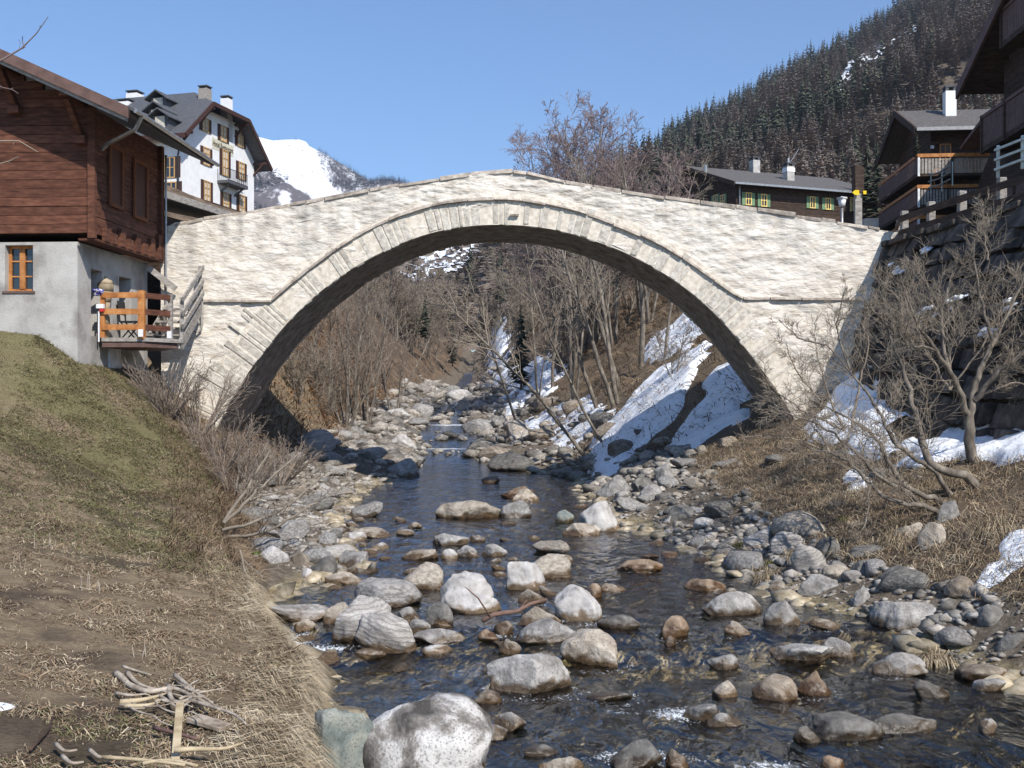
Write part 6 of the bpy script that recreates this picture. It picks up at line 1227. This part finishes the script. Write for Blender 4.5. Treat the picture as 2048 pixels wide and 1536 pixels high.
# painted name over the first floor
txt=bpy.data.curves.new('hotel_name','FONT'); txt.body='Hotel Restaurant'; txt.size=.72; txt.extrude=.01; txt.align_x='CENTER'; txt.align_y='CENTER'
a0,a1=fh.a(423.5),fh.a(466.5); z_=fh.z(293,(a0+a1)/2)-.05
mb=MB(); fh.box(mb,a0,a1,-.02,0,z_-.5,z_+.5); sg=bd(mb,'sign',mat('sign_field',c=(.62,.58,.45),scale=5,bump=0),rt)
to=bpy.data.objects.new('lettering',txt); C.objects.link(to); bpy.context.view_layer.update()
me_=bpy.data.meshes.new_from_object(to); bpy.data.objects.remove(to); to=link('lettering',me_); me_.materials.clear(); me_.materials.append(mat('sign_letters',c=(.13,.11,.08),bump=0))
pc=fh.p((a0+a1)/2,-.05,z_); ux=Vector((fh.u.x,fh.u.y,0)); M_=Matrix((ux,Vector((0,0,1)),ux.cross(Vector((0,0,1))))).transposed().to_4x4(); M_.translation=pc
xw=max(v.co.x for v in me_.vertices)-min(v.co.x for v in me_.vertices); k_=(a1-a0)*.94/xw
me_.transform(Matrix.Diagonal((k_,1.0,1,1))); me_.transform(M_); to.parent=sg
def chimney(fr,rt,a,b,w,z0,z1,m,cap=m_roof,name='chimney'):
    mb=MB(); fr.box(mb,a-w/2,a+w/2,b-w/2,b+w/2,z0,z1); o=bd(mb,name,m,rt)
    mb=MB()
    for da in (-1,1):
        for db in (-1,1): fr.box(mb,a+da*w*.36-.07,a+da*w*.36+.07,b+db*w*.36-.07,b+db*w*.36+.07,z1,z1+.22)
    fr.box(mb,a-w*.55,a+w*.55,b-w*.55,b+w*.55,z1+.18,z1+.26); c=mb.build('chimney_cap',cap); c.parent=o
chimney(fh,rt,fh.a(418,0),.4,.85,zH-.4,fh.z(178,fh.a(418,0)),m_greywood); 
chimney(fh,rt,fh.a(457,.2),.4,.8,zH-2.2,fh.z(198,fh.a(457,.2)),m_white)
for px,py,b_ in ((270,189,10),(253,206,8.5)): 
    k=fh.a(px,b_); chimney(fh,rt,k,b_,1.15,zR-2.6,CZ+(HZ-py)/F*fh.p(k,b_,0).y,m_white)
def dormer(px,py,s=1.):   # gabled dormer on the left roof slope; px,py middle of its window
    for b_ in np.arange(.5,14,.1):
        pass
    best=None
    for b_ in np.arange(1,14,.25):
        a=fh.a(px,b_); zr=zS+(zR-zS)*(a-sA)/(mid-sA); e=abs(HZ-(zr+.9-CZ)/fh.p(a,b_,0).y*F-py)
        if sA<a<mid and (best is None or e<best[0]): best=(e,a,b_,zr)
    _,a,b_,zr=best; mb=MB(); w_=.75; 
    fh.box(mb,a-.1,a+2.4,b_-w_,b_+w_,zr-.2,zr+1.5); d=bd(mb,'dormer',m_roof,rt)
    mb=MB(); roofslab(fh,mb,a-.6,a+2.6,b_-w_-.35,zr+1.35,b_,zr+2.1,.12); roofslab(fh,mb,a-.6,a+2.6,b_+w_+.35,zr+1.35,b_,zr+2.1,.12); c=mb.build('dormer_roof',m_roof); c.parent=d
    mb=MB(); fh.box(mb,a-.17,a-.1,b_-.45,b_+.45,zr+.2,zr+1.45); fh.box(mb,a-.16,a-.1,b_-.3,b_+.3,zr+.3,zr+1.35); c=mb.build('dormer_window',m_curt); c.parent=d
for q in ((314,232),(322,262),(318,208)): dormer(*q)
mb=MB(); mb.tube([fh.p(-.1,-.4,zS-.3),fh.p(-.1,-.1,zS-1.6),fh.p(-.1,-.1,zz(9))],.07,6); bd(mb,'drain_pipe',m_blk,rt)
# annex in front of the hotel
fa=Fr(402,84,(.2656,.9641),(-.9641,.2656)); rt=root('annex',fa.p(0,0,14),'low annex roof with ochre boards at the foot of the hotel','annex')
mb=MB(); fa.box(mb,0,14,.2,4,12,fa.z(408,0)-.2); bd(mb,'wall',m_white,rt)
mb=MB(); roofslab(fa,mb,-.4,15,-.6,fa.z(402,0),4,fa.z(402,0)+.9,.2); bd(mb,'roof',m_darkwood,rt)
mb=MB(); fa.box(mb,-.3,14,-.5,-.3,fa.z(413,0)-.3,fa.z(404,0)-.15); bd(mb,'eave_board',m_ochre,rt)
# ---- long low dark chalet with green shutters
fl=Fr(1468,75,(.937,.35)); zE=17.8; zR=20.35; hb=7.2
rt=root('long_chalet',fl.p(0,0,14),'long low dark timber chalet with green shutters and yellow window frames','chalet')
mb=MB(); zz0=12.5; z=zz0; 
while z<zE-.1: fl.box(mb,.6,12.6,.7,.9,z+.006,z+.294); fl.box(mb,.6,.8,.9,13.4,z+.006,z+.294); z+=.3
mb.add([fl.p(.62,.7,zE-.1),fl.p(.62,13.6,zE-.1),fl.p(.62,hb,zR-.2)],[(0,1,2)]); fl.box(mb,.82,12.5,.92,13.4,12.5,zE-.1)
bd(mb,'wall',m_darkwood,rt)
mb=MB(); roofslab(fl,mb,0,13.4,-.1,zE,hb,zR,.16); roofslab(fl,mb,0,13.4,2*hb+.1,zE,hb,zR,.16); bd(mb,'roof',m_broof,rt)
mb=MB(); fl.box(mb,0,13.4,-.2,-.1,zE-.16,zE-.02); mb.tube([fl.p(.8,.55,zE-.1),fl.p(.8,.55,12.5)],.05,6); bd(mb,'gutter',m_metal,rt)
mb=MB(); roofslab(fl,mb,-.06,0,-.1,zE+.03,hb,zR+.03,.3); roofslab(fl,mb,-.06,0,2*hb+.1,zE+.03,hb,zR+.03,.3); bd(mb,'verge_board',m_darkwood,rt)
for px,w_,h_,py in ((1496,.25,.45,398),(1527,.25,.45,401),(1624,.24,.43,405),(1655,.24,.43,408),(1705,.25,.55,410)):
    a=fl.a(px,.7); z_=fl.z(py,a,.7); window(fl,rt,a-w_,a+w_,z_-h_,z_+h_,.7,'a',m_yellow,px<1700,m_greenp,bars=(1,1),sgn=-1,fw=.07,sw=.25,dep=.08)
for px,py in ((1432,402),(1446,402)):
    b_=fl.b(px,.6); z_=CZ+(HZ-py)/F*fl.p(.6,b_,0).y; window(fl,rt,b_-.3,b_+.3,z_-.45,z_+.45,.6,'b',m_yellow,True,m_greenp,bars=(1,1),sgn=-1,fw=.07,sw=.22)
def rz2(b): return zE+(zR-zE)*b/hb
for px,py0,b_,w_,m_ in ((1509,315,7.0,.62,m_render),(1577,327,3.6,.62,m_render)):
    a=fl.a(px,b_); chimney(fl,rt,a,b_,w_,rz2(b_)-.4,fl.z(py0,a,b_)-.25,m_)
a=fl.a(1577,3.6); mb=MB(); fl.box(mb,a-.34,a+.34,3.6-.34,3.6+.34,fl.z(345,a,3.6),fl.z(330,a,3.6)-.25); bd(mb,'chimney_collar',m_white,rt)
mb=MB(); a=fl.a(1577,3.6); mb.beam(fl.p(a,3.6,fl.z(330,a,3.6)),fl.p(a+.9,3.6,fl.z(296,a,3.6)),.04); mb.beam(fl.p(a,3.6,fl.z(330,a,3.6)),fl.p(a,3.6,fl.z(316,a,3.6)),.12); bd(mb,'antenna',m_metal,rt)
mb=MB(); a=fl.a(1411,4.5); mb.tube([fl.p(a,4.5,rz2(4.5)-.1),fl.p(a,4.5,rz2(4.5)+.5)],.13,8); bd(mb,'vent_pipe',m_metal,rt)
# ---- three storey chalet with wrap-round balconies
fm_=Fr(1829,50,(.996,-.09)); zE=15.4; zR=17.0; hb=3.3
rt=root('balcony_chalet',fm_.p(0,0,8),'dark three storey chalet with orange railed balconies and a tall white chimney','chalet')
mb=MB(); z=9.4
while z<zE+.1: fm_.box(mb,.9,6,.6,.75,z+.006,z+.244); fm_.box(mb,.9,1.05,.75,6.1,z+.006,z+.244); z+=.25
mb.add([fm_.p(.92,.6,zE-.1),fm_.p(.92,6.1,zE-.1),fm_.p(.92,hb,zR-.2)],[(0,1,2)]); fm_.box(mb,1.06,6,.76,6.05,9.4,zE)
bd(mb,'wall',m_darkwood,rt)
mb=MB(); fm_.box(mb,.85,6.1,.55,6.1,5,9.38); bd(mb,'ground_floor_wall',m_render,rt)
mb=MB(); roofslab(fm_,mb,0,6.5,-.3,zE-.1,hb,zR,.16); roofslab(fm_,mb,0,6.5,2*hb+.3,zE-.1,hb,zR,.16); bd(mb,'roof',m_broof,rt)
mb=MB(); roofslab(fm_,mb,-.08,0,-.3,zE-.06,hb,zR+.04,.34); roofslab(fm_,mb,-.08,0,2*hb+.3,zE-.06,hb,zR+.04,.34); bd(mb,'verge_board',m_darkwood,rt)
mb=MB(); fm_.box(mb,0,6.5,-.4,-.3,zE-.26,zE-.1); bd(mb,'gutter',m_metal,rt)
a=fm_.a(1899,2.2); chimney(fm_,rt,a,2.2,.5,zE+.9,fm_.z(184,a,2.2),m_white)
for py,a1 in ((309,3.0),(371,2.6),(432,1.5)):
    zt=fm_.z(py,0,-.5); zt_=zt; 
    mb=MB(); fm_.box(mb,0,a1+.3,-.5,.55,zt-1.0,zt-.88); fm_.box(mb,0,.85,.55,6.6,zt-1.0,zt-.88); bo=bd(mb,'balcony',m_darkwood,rt)
    mb=MB(); fm_.box(mb,-.03,a1+.3,-.56,-.48,zt-.14,zt+.02); fm_.box(mb,-.06,.0,-.48,6.6,zt-.14,zt+.0); r_=mb.build('handrail',m_orange); r_.parent=bo
    mb=MB()
    for i in range(22):
        x=i*(a1+.3)/22; fm_.box(mb,x+.02,x+(a1+.3)/22-.02,-.53,-.50,zt-.88,zt-.2)
    r_=mb.build('balustrade',m_greywood if py<400 else m_darkwood); r_.parent=bo; mb=MB()
    for i in range(40): b_=-.45+i*.175; fm_.box(mb,-.04,-.01,b_,b_+.14,zt-.88,zt-.2)
    r_=mb.build('balustrade',m_verge); r_.parent=bo  # front slats pale, side slats dark: sun and shade put into the colour
    for x in (0,a1*.5,a1+.2): mb=MB(); fm_.box(mb,x,x+.09,-.55,-.46,zt-1.0,zt+.02); r_=mb.build('post',m_plain if x==0 else m_darkwood); r_.parent=bo
a=fm_.a(1890,.6); z_=fm_.z(303,a,.6); window(fm_,rt,a-.26,a+.26,z_-.4,z_+.35,.6,'a',m_orange,bars=(1,0),sgn=-1,fw=.05)
for py in (355,): a=fm_.a(1880,.6); z_=fm_.z(py,a,.6); window(fm_,rt,a-.3,a+.3,z_-.5,z_+.4,.6,'a',m_orange,bars=(1,0),sgn=-1,fw=.05)
mb=MB(); p=fm_.p(.5,.2,fm_.z(290,1.3,.5)); mb.box((fm_.a(1863,.5)*0+fm_.p(fm_.a(1864,.55),.5,0).x,fm_.p(fm_.a(1864,.55),.5,0).y,fm_.z(294,1.2,.5)),(.12,.1,.14)); bd(mb,'lamp',m_plain,rt)
# ---- big dark chalet that fills the right edge
S2=1.35; fd=Fr(2008,30.6*S2,(-.06,-.998),(.998,-.06)); zE=15.3
rt=root('dark_chalet',fd.p(0,0,6.9),'big chalet in shade with stacked balconies filling the right edge above the retaining wall','chalet')
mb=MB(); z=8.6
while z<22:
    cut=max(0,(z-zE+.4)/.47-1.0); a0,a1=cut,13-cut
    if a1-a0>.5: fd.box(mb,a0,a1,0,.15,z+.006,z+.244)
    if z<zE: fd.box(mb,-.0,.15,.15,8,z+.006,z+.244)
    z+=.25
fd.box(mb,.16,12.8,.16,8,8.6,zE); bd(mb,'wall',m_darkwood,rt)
mb=MB(); fd.box(mb,-.05,13,-.05,8,4,8.59); bd(mb,'ground_floor_wall',m_render,rt)
mb=MB(); roofslab(fd,mb,-1.1,9,-1.8,zE-.1,6.5,zE+3.85,.2,ax='b'); roofslab(fd,mb,-1.1,9,14.8,zE-.1,6.5,zE+3.85,.2,ax='b'); bd(mb,'roof',m_darkwood,rt)
mb=MB(); roofslab(fd,mb,-1.2,-1.1,-1.8,zE-.06,6.5,zE+3.9,.42,ax='b'); roofslab(fd,mb,-1.2,-1.1,14.8,zE-.06,6.5,zE+3.9,.42,ax='b'); bd(mb,'verge_board',m_verge,rt)
for zt,a0,ex in ((3+7.85*S2,.3,.95),(3+10.35*S2,2.2,.95),(3+5.6*S2,1.0,.9)):
    a0=a0; mb=MB(); fd.box(mb,a0,13-a0,-ex,0,zt-1.4,zt-1.2); bo=bd(mb,'balcony',m_darkwood,rt)
    mb=MB(); fd.box(mb,a0,13-a0,-ex-.04,-ex+.04,zt-.12,zt); r_=mb.build('handrail',m_verge); r_.parent=bo
    mb=MB(); n=int((13-2*a0)/.2)
    for i in range(n): fd.box(mb,a0+i*.2,a0+i*.2+.17,-ex-.0,-ex+.03,zt-1.2,zt-.14)
    r_=mb.build('balustrade',m_verge); r_.parent=bo
    for x in np.arange(a0,13-a0,2.2): mb=MB(); fd.box(mb,x,x+.12,-ex-.06,-ex+.07,zt-1.45,zt+.0 if zt>9 else zt); r_=mb.build('post',m_darkwood); r_.parent=bo
for a in (2.2,4.6,7): window(fd,rt,a-.5,a+.5,9.4,10.5,0,'a',m_verge,bars=(1,1),sgn=-1)
# barn behind it
fb=Fr(1969,46,(-.1,-.995),(.995,-.1)); rt=root('barn',fb.p(0,0,7),'narrow dark barn gable between the two chalets on the right','barn')
mb=MB(); fb.box(mb,-3,3,.7,5,6,12.6); mb.add([fb.p(-3,.7,12.6),fb.p(3,.7,12.6),fb.p(.2,.7,14.6)],[(0,1,2)]); bd(mb,'wall',m_darkwood,rt)
mb=MB(); roofslab(fb,mb,0,5,-3.4,fb.z(290,-3),.2,15.0,.15,ax='b'); roofslab(fb,mb,0,5,3.9,12.9,.2,15.0,.15,ax='b'); bd(mb,'roof',m_verge,rt)
# ---- retaining wall of rough upright blocks
m_wallst=mat('wall_stone',ramp=[(.3,(.03,.025,.021)),(.5,(.085,.07,.06)),(.72,(.19,.16,.135))],scale=3,detail=9,rough=.95,bump=1,bdist=.06,island=.5)
wall=empty('retaining_wall',(11,20,2),'dark rough stone retaining wall below the fenced terrace on the right','wall')
mb=MB(); rg=random.Random(9); t_=0
def wf(y,t):   # point on the wall face, t 0..1 up
    s=station(y); a,b_=s[14],s[15]; return Vector((a[0]-.12+(b_[0]-a[0])*(t**1.3)*.95,y,a[1]-.3+(b_[1]-a[1]+.3)*t))
nrow=10
for i in range(nrow):
    y=7.; t0,t1=i/nrow,(i+1)/nrow
    while y<29.3:
        w_=rg.uniform(.22,.8)*(.7 if i>6 else 1.1); 
        if y+w_>29.6: w_=29.7-y
        pr=rg.uniform(-.05,.18); j=lambda: rg.uniform(-.05,.05); o_=Vector((-pr,0,0)); k=Vector((.6,0,0))
        y1=y+w_; q=[wf(y+.015,t0+.006),wf(y1-.015,t0+.006),wf(y+.015+j()*.5,t1-.006),wf(y1-.015+j()*.5,t1-.006)]
        q=[p+o_+Vector((j(),0,j())) for p in q]
        # order for hexa: bottom quad then top quad, outward -X
        mb.hexa([q[0],q[0]+k,q[1]+k,q[1],q[2],q[2]+k,q[3]+k,q[3]][:8]); y+=w_
soften(tag(bd(mb,'stone_face',m_wallst,wall),None),.03)
mb=MB(); y=9.
while y<29: w_=rg.uniform(.5,1.2); p=wf(y+w_/2,1.0); mb.box((p.x+.15,p.y,p.z+.03),(.7,w_-.03,.14),rz=rg.uniform(-.05,.05),j=.03); y+=w_
soften(bd(mb,'coping',m_wallst,wall),.02)
mb=MB(); rg=random.Random(2)
sn=[]
for (px,py,Yd,sx,sy) in ((1800,538,26,.3,.3),(1870,628,24.5,.45,.3),(1925,602,23.5,.5,.22),(1860,500,25.5,.22,.12),(2035,612,22.2,.3,.2),(1985,665,22.5,.25,.15)):
    vs_=[];fs_2=[]
    for k in range(9):
        v,f=rock_v(int(px)+k,2,2,.35); vs_.append(v*np.array([.13,.16,.05])*rg.uniform(.5,1.1)+np.array([rg.uniform(-.05,.08),(rg.random()-.5)*sx*1.6,rg.uniform(-.5,.5)*sy])); fs_2.append(f+k*len(v))
    o=npmesh('snow_lump',np.concatenate(vs_),np.concatenate(fs_2),m_snow,smooth=True)
    yq=Yd; 
    zq=CZ+(HZ-py)/F*yq; ts=np.linspace(0,1,50); X_w=[wf(yq,t) for t in ts]; zs=[p.z for p in X_w]; xq=float(np.interp(zq,zs,[p.x for p in X_w]))
    # iterate depth so that the ledge shows where the snow lies
    for _ in range(12): yq=(xq/((px-1024)/F)); yq=min(max(yq,14),29); zq=CZ+(HZ-py)/F*yq; X_w=[wf(yq,t) for t in ts]; xq=float(np.interp(zq,[p.z for p in X_w],[p.x for p in X_w]))
    o.location=(xq-.12,yq,zq); o.rotation_euler=(0,-.5,0); tag(o,None,None,None,'stuff'); o['label']='old snow lodged on a ledge of the dark wall'
snow([[(1760,500),(1800,485),(1870,470),(1950,445),(2060,405),(2080,415),(1960,462),(1880,485),(1800,500)]],14,30,9.3,12.3,.07,'snow rim along the top of the retaining wall',.12,.25,cut=.2)
# terrace fence
def fence(posts,ph,rails,name,label,pm,rm,pw=.16,rh=.16,closed=None):
    f=empty(name,tuple(posts[0]),label,'fence')
    for p in posts: mb=MB(); mb.box((p[0],p[1],p[2]+ph/2),(pw,pw,ph),j=.012); soften(bd(mb,'post',pm,f),.02)
    for a_,b_ in zip(posts[:-1],posts[1:]):
        for r_ in rails: mb=MB(); mb.beam(Vector(a_)+Vector((-.1,0,r_)),Vector(b_)+Vector((-.1,0,r_)),.06,rh); bd(mb,'rail',rm,f)
    return f
pp=[(wf(y,1).x+.2,y,wf(y,1).z+.02) for y in (28.9,27.5,26.15,24.75,23.2,21.6,19.9)]
fence(pp,.78,(.22,.58),'terrace_fence','weathered fence of thick grey posts and dark rails on top of the retaining wall',m_greywood,m_darkwood,.17,.15)
m_pale=mat('pale_rail',c=(.50,.56,.52),scale=6,rough=.6,bump=.1)
fence([tuple(P(1996,356,33)),tuple(P(2046,338,32)),tuple(P(2100,322,31))],1.0,(.25,.55,.85),'pale_fence','pale green white sunlit railing above the wooden terrace fence',m_pale,m_pale,.09,.07)
fence([tuple(P(1862,388,44)),tuple(P(1884,383,42)),tuple(P(1905,372,40))],.9,(.25,.5,.75),'stair_fence','short pale stair railing before the balconied chalet',m_pale,m_greywood,.045,.04)
# ---- lamp, way sign, post, low wall beyond the bridge head
L0=P(1684,446,33); lp=root('street_lamp',(L0.x,L0.y,6.9),'slim street lamp with flat disc hood behind the right end of the bridge','street lamp')
mb=MB(); mb.tube([(L0.x,L0.y,6.9),(L0.x,L0.y,P(0,413,33).z)],.045,8); bd(mb,'pole',m_metal,lp,True)
mb=MB(); mb.tube([(L0.x,L0.y,P(0,413,33).z),(L0.x,L0.y,P(0,398,33).z)],[.09,.13],12); bd(mb,'lantern',m_plain,lp,True)
mb=MB(); mb.tube([(L0.x,L0.y,P(0,398,33).z),(L0.x,L0.y,P(0,393,33).z)],[.16,.03],16); mb.tube([(L0.x,L0.y,P(0,397.5,33).z),(L0.x,L0.y,P(0,395.5,33).z)],[.16,.16],16); bd(mb,'lamp_shade',m_plain,lp,True)
L1=P(1716,450,32); sp=root('signpost',(L1.x,L1.y,6.9),'tall dark topped post carrying yellow hiking arrows at the bridge head','signpost')
mb=MB(); mb.box((L1.x,L1.y,(6.9+P(0,385,32).z)/2),(.2,.14,P(0,385,32).z-6.9)); bd(mb,'post',m_greywood,sp)
mb=MB(); z0_,z1_=P(0,386,32).z,P(0,330,32).z; mb.hexa([(L1.x-.1,L1.y-.1,z0_),(L1.x+.14,L1.y-.1,z0_),(L1.x+.14,L1.y+.25,z0_),(L1.x-.1,L1.y+.25,z0_),(L1.x-.12,L1.y-.1,z1_),(L1.x+.16,L1.y-.1,z1_-.1),(L1.x+.16,L1.y+.25,z1_),(L1.x-.12,L1.y+.25,z1_)]); bd(mb,'bird_box',m_darkwood,sp)
zc=P(0,387,32).z; mb=MB(); mb.add([(L1.x-.02,L1.y-.17,zc-.07),(L1.x-.14,L1.y-.17,zc-.07),(L1.x-.22,L1.y-.17,zc),(L1.x-.14,L1.y-.17,zc+.07),(L1.x-.02,L1.y-.17,zc+.07),(L1.x-.02,L1.y-.14,zc-.07),(L1.x-.14,L1.y-.14,zc-.07),(L1.x-.22,L1.y-.14,zc),(L1.x-.14,L1.y-.14,zc+.07),(L1.x-.02,L1.y-.14,zc+.07)],[(0,1,2,3,4),(9,8,7,6,5),(0,5,6,1),(1,6,7,2),(2,7,8,3),(3,8,9,4),(4,9,5,0)])
m_sy=mat('yellow_sign',c=(.85,.55,.02),scale=5,bump=0); bd(mb,'arrow_sign',m_sy,sp); mb=MB(); mb.box((L1.x+.15,L1.y-.15,zc),(.09,.03,.10)); bd(mb,'arrow_sign',m_sy,sp)
mb=MB(); a_=P(1728,437,60); b_=P(1800,434,58); mb.hexa([a_-Vector((0,0,3)),b_-Vector((0,0,3)),b_+Vector((0,.3,-3)),a_+Vector((0,.3,-3)),a_,b_,b_+Vector((0,.3,0)),a_+Vector((0,.3,0))]); tag(mb.build('garden_wall',m_render),'low grey wall between the signpost and the balconied chalet','wall')
# ---------------------------------------------------------------- small things of the foreground
o=conifer('spruce',0,0,0,1.05,'small potted spruce on the upper balcony corner of the three storey chalet',None,.4,2); p=P(1834,308,49.6); o.location=(p.x,p.y,p.z-.2); o.scale=(1.3,1.3,1.15)
def stick(pts,r0,r1,label,mt,name='stick',n=7):
    mb=MB(); q=[P(*p) for p in pts]; 
    qs=np.array([tuple(v) for v in q]); d=np.concatenate([[0],np.cumsum(np.linalg.norm(np.diff(qs,axis=0),axis=1))]); s=np.linspace(0,d[-1],max(8,int(d[-1]/.05))); w_=np.stack([np.interp(s,d,qs[:,i]) for i in range(3)],1)
    for _ in range(3): w_[1:-1]=(w_[:-2]+2*w_[1:-1]+w_[2:])/4
    for i in range(len(w_)): w_[i,2]=max(w_[i,2],terz(w_[i,0],w_[i,1])+r0*.8) if name!='driftwood_x' else w_[i,2]
    mb.tube(w_,np.linspace(r0,r1,len(w_)),n); return tag(mb.build(name,mt,smooth=True),label,'driftwood' if 'drift' in name else name.replace('_',' '))
m_drift=mat('driftwood',ramp=[(.3,(.17,.13,.095)),(.5,(.36,.30,.235)),(.7,(.54,.475,.39))],scale=9,stretch=(1,1,1),rough=.8,bump=.5)
m_fresh=mat('stripped_wood',ramp=[(.3,(.28,.21,.12)),(.6,(.50,.41,.27))],scale=9,rough=.7,bump=.3)
D='driftwood'
def yd(py): # meadow depth for a picture row at the heap (ground about .68 high)
    return 2.32*F/(py-HZ)
def S_(pts): return [(x,y,yd(y)) for x,y in pts]
stick(S_([(205,1514),(290,1520),(370,1530)]),.013,.010,'long straight pale stick along the lower edge of the meadow',m_fresh)
stick(S_([(285,1527),(330,1517),(365,1524),(395,1532)]),.012,.010,'bent pale stick behind the long straight one',m_fresh)
stick(S_([(348,1500),(400,1497),(450,1500),(490,1484)]),.020,.007,'pale forked root lying right of the upright board',m_fresh,'root')
stick(S_([(308,1455),(350,1466),(395,1478)]),.016,.010,'short brown stick left behind the upright board',m_verge)
k_=0
for pts,r0,lb in (([(232,1352),(262,1372),(300,1386),(345,1374),(385,1392),(440,1420)],.030,'longest grey bleached root of the heap'),
 ([(255,1348),(275,1368),(310,1380),(340,1378)],.024,'grey root arching over the left of the heap'),
 ([(338,1372),(340,1395),(352,1408),(378,1402),(390,1380),(352,1352)],.022,'looped white root in the middle of the heap'),
 ([(350,1350),(372,1368),(392,1386),(425,1405)],.022,'white root along the top right of the heap'),
 ([(240,1405),(280,1402),(318,1392),(335,1386)],.026,'yellow split root at the left of the heap'),
 ([(250,1412),(290,1412),(320,1404)],.020,'lower yellow root at the left of the heap'),
 ([(232,1386),(262,1392),(290,1388)],.016,'thin brown root at the left of the heap'),
 ([(318,1390),(340,1404),(362,1420)],.014,'short pale root lying across the heap'),
 ([(380,1400),(420,1412),(470,1428),(492,1448)],.016,'grey root trailing right from the heap'),
 ([(245,1335),(275,1342),(302,1350)],.014,'thin curled root at the top of the heap'),
 ([(372,1378),(384,1366),(398,1360)],.010,'stub of a root sticking out of the heap'),
 ([(360,1420),(380,1400),(410,1392)],.010,'thin slanting root in front of the heap')):
    stick(S_(pts),r0,.007,lb,m_drift if 'yellow' not in lb else m_fresh,'driftwood')
mb=MB(); a_=P(352,1512,yd(1512)); b_=P(358,1424,yd(1512)-.35); b_.z=terz(b_.x,yd(1430))+.0; a_=Vector((gx(350,yd(1505)),yd(1505),0)); a_.z=terz(a_.x,a_.y)+.02; b_=Vector((gx(360,yd(1440)),yd(1440),0)); b_.z=terz(b_.x,b_.y)+.22; mb.beam(a_,b_,.055,.02); soften(tag(mb.build('board',m_fresh),'short yellow board propped on the root heap','board'),.004)
mb=MB(); a_=Vector((gx(385,yd(1418)),yd(1418),0)); a_.z=terz(a_.x,a_.y)+.06; b_=Vector((gx(452,yd(1432)),yd(1432),0)); b_.z=terz(b_.x,b_.y)+.05; mb.beam(a_,b_,.13,.035); soften(tag(mb.build('bark_slab',m_drift),'broad grey bark slab at the right of the root heap','bark slab'),.006)
stick(S_([(60,1500),(98,1460),(108,1425)]),.012,.006,'dark thin stick curving up at the lower left of the meadow',m_darkwood)
for i,(x0,y0) in enumerate(((112,1488),(180,1500),(125,1512))): stick(S_([(x0,y0),(x0+20,y0+18),(x0+42,y0+12)]),.016,.008,('brown root hook left of the long pale stick','thick brown root stub beside the long pale stick','brown root at the lower left edge')[i],m_drift,'root')
mb=MB(); r_=random.Random(5)
def stalks(px,py,n,label):
    mb=MB(); y=yd(py); x0=gx(px,y)
    for i in range(n): x=x0+r_.uniform(-.12,.12); yy=y+r_.uniform(-.06,.06); z=terz(x,yy); mb.tube([(x,yy,z-.02),(x+r_.uniform(-.02,.03),yy,z+r_.uniform(.10,.2))],[.005,.004],4)
    tag(mb.build('cut_stalks',m_drift),label,'cut stalks')
for q in ((90,1155,5,'pale cut stalks highest on the meadow'),(40,1200,3,'pale cut stalks at the left edge of the meadow'),(183,1215,6,'pale cut stalks above the root heap'),(275,1320,3,'grey cut stalks just behind the root heap')): stalks(*q)
# stranded branch between the midstream boulders
mb=MB(); Y_=wy(1255); q=[Vector((gx(965,Y_),Y_-.1,.22)),Vector((gx(1010,Y_),Y_,.30)),Vector((gx(1060,Y_),Y_+.15,.36)),Vector((gx(1095,Y_),Y_+.35,.40))]
q=[a_+Vector((0,0,d_)) for a_,d_ in zip([q[0],q[0].lerp(q[1],.5),q[1],q[1].lerp(q[2],.5),q[2],q[3]],(0,.03,0,-.025,.02,0))]; mb.tube(q,[.034,.03,.031,.026,.024,.018],8); mb.tube([q[3],q[3]+Vector((.12,.1,.12))],[.012,.005],5); mb.tube([q[0]+Vector((.1,0,.05)),q[0]+Vector((-.05,0,.28)),q[0]+Vector((-.2,-.05,.42))],[.012,.01,.006],5); tag(mb.build('stranded_branch',mat('red_bark',c=(.17,.105,.08),scale=12,bump=.5),smooth=True),'reddish barked branch stranded between the midstream boulders','branch')
rd=random.Random(3)
for i in range(16):
    x0=rd.uniform(232,400); y0=rd.uniform(1345,1425); L_=rd.uniform(30,90); a=rd.uniform(-.2,.8); pts=[(x0+L_*t,y0+a*L_*t*.6+rd.uniform(-8,8)) for t in (0,.25,.5,.75,1)]
    stick(S_(pts),rd.uniform(.006,.012),.004,'thin bleached root strand tangled in the root heap',m_drift if rd.random()<.7 else m_fresh,'driftwood')['group']='root strands of the heap'

# ---------------------------------------------------------------- the valley air
mb=MB(); mb.box((0,1300,318),(6800,3000,640)); hz=tag(mb.build('haze',None),'thin bluish valley air',None,None,'stuff')
hz.data.materials.clear(); m=bpy.data.materials.new('haze'); m.use_nodes=True; N=m.node_tree.nodes; N.clear(); o_=N.new('ShaderNodeOutputMaterial'); pv=N.new('ShaderNodeVolumePrincipled'); pv.inputs['Color'].default_value=(.78,.88,1,1); pv.inputs['Density'].default_value=.00016; pv.inputs['Anisotropy'].default_value=.3
m.node_tree.links.new(pv.outputs[0],o_.inputs['Volume']); hz.data.materials.append(m)
scn.cycles.volume_bounces=0
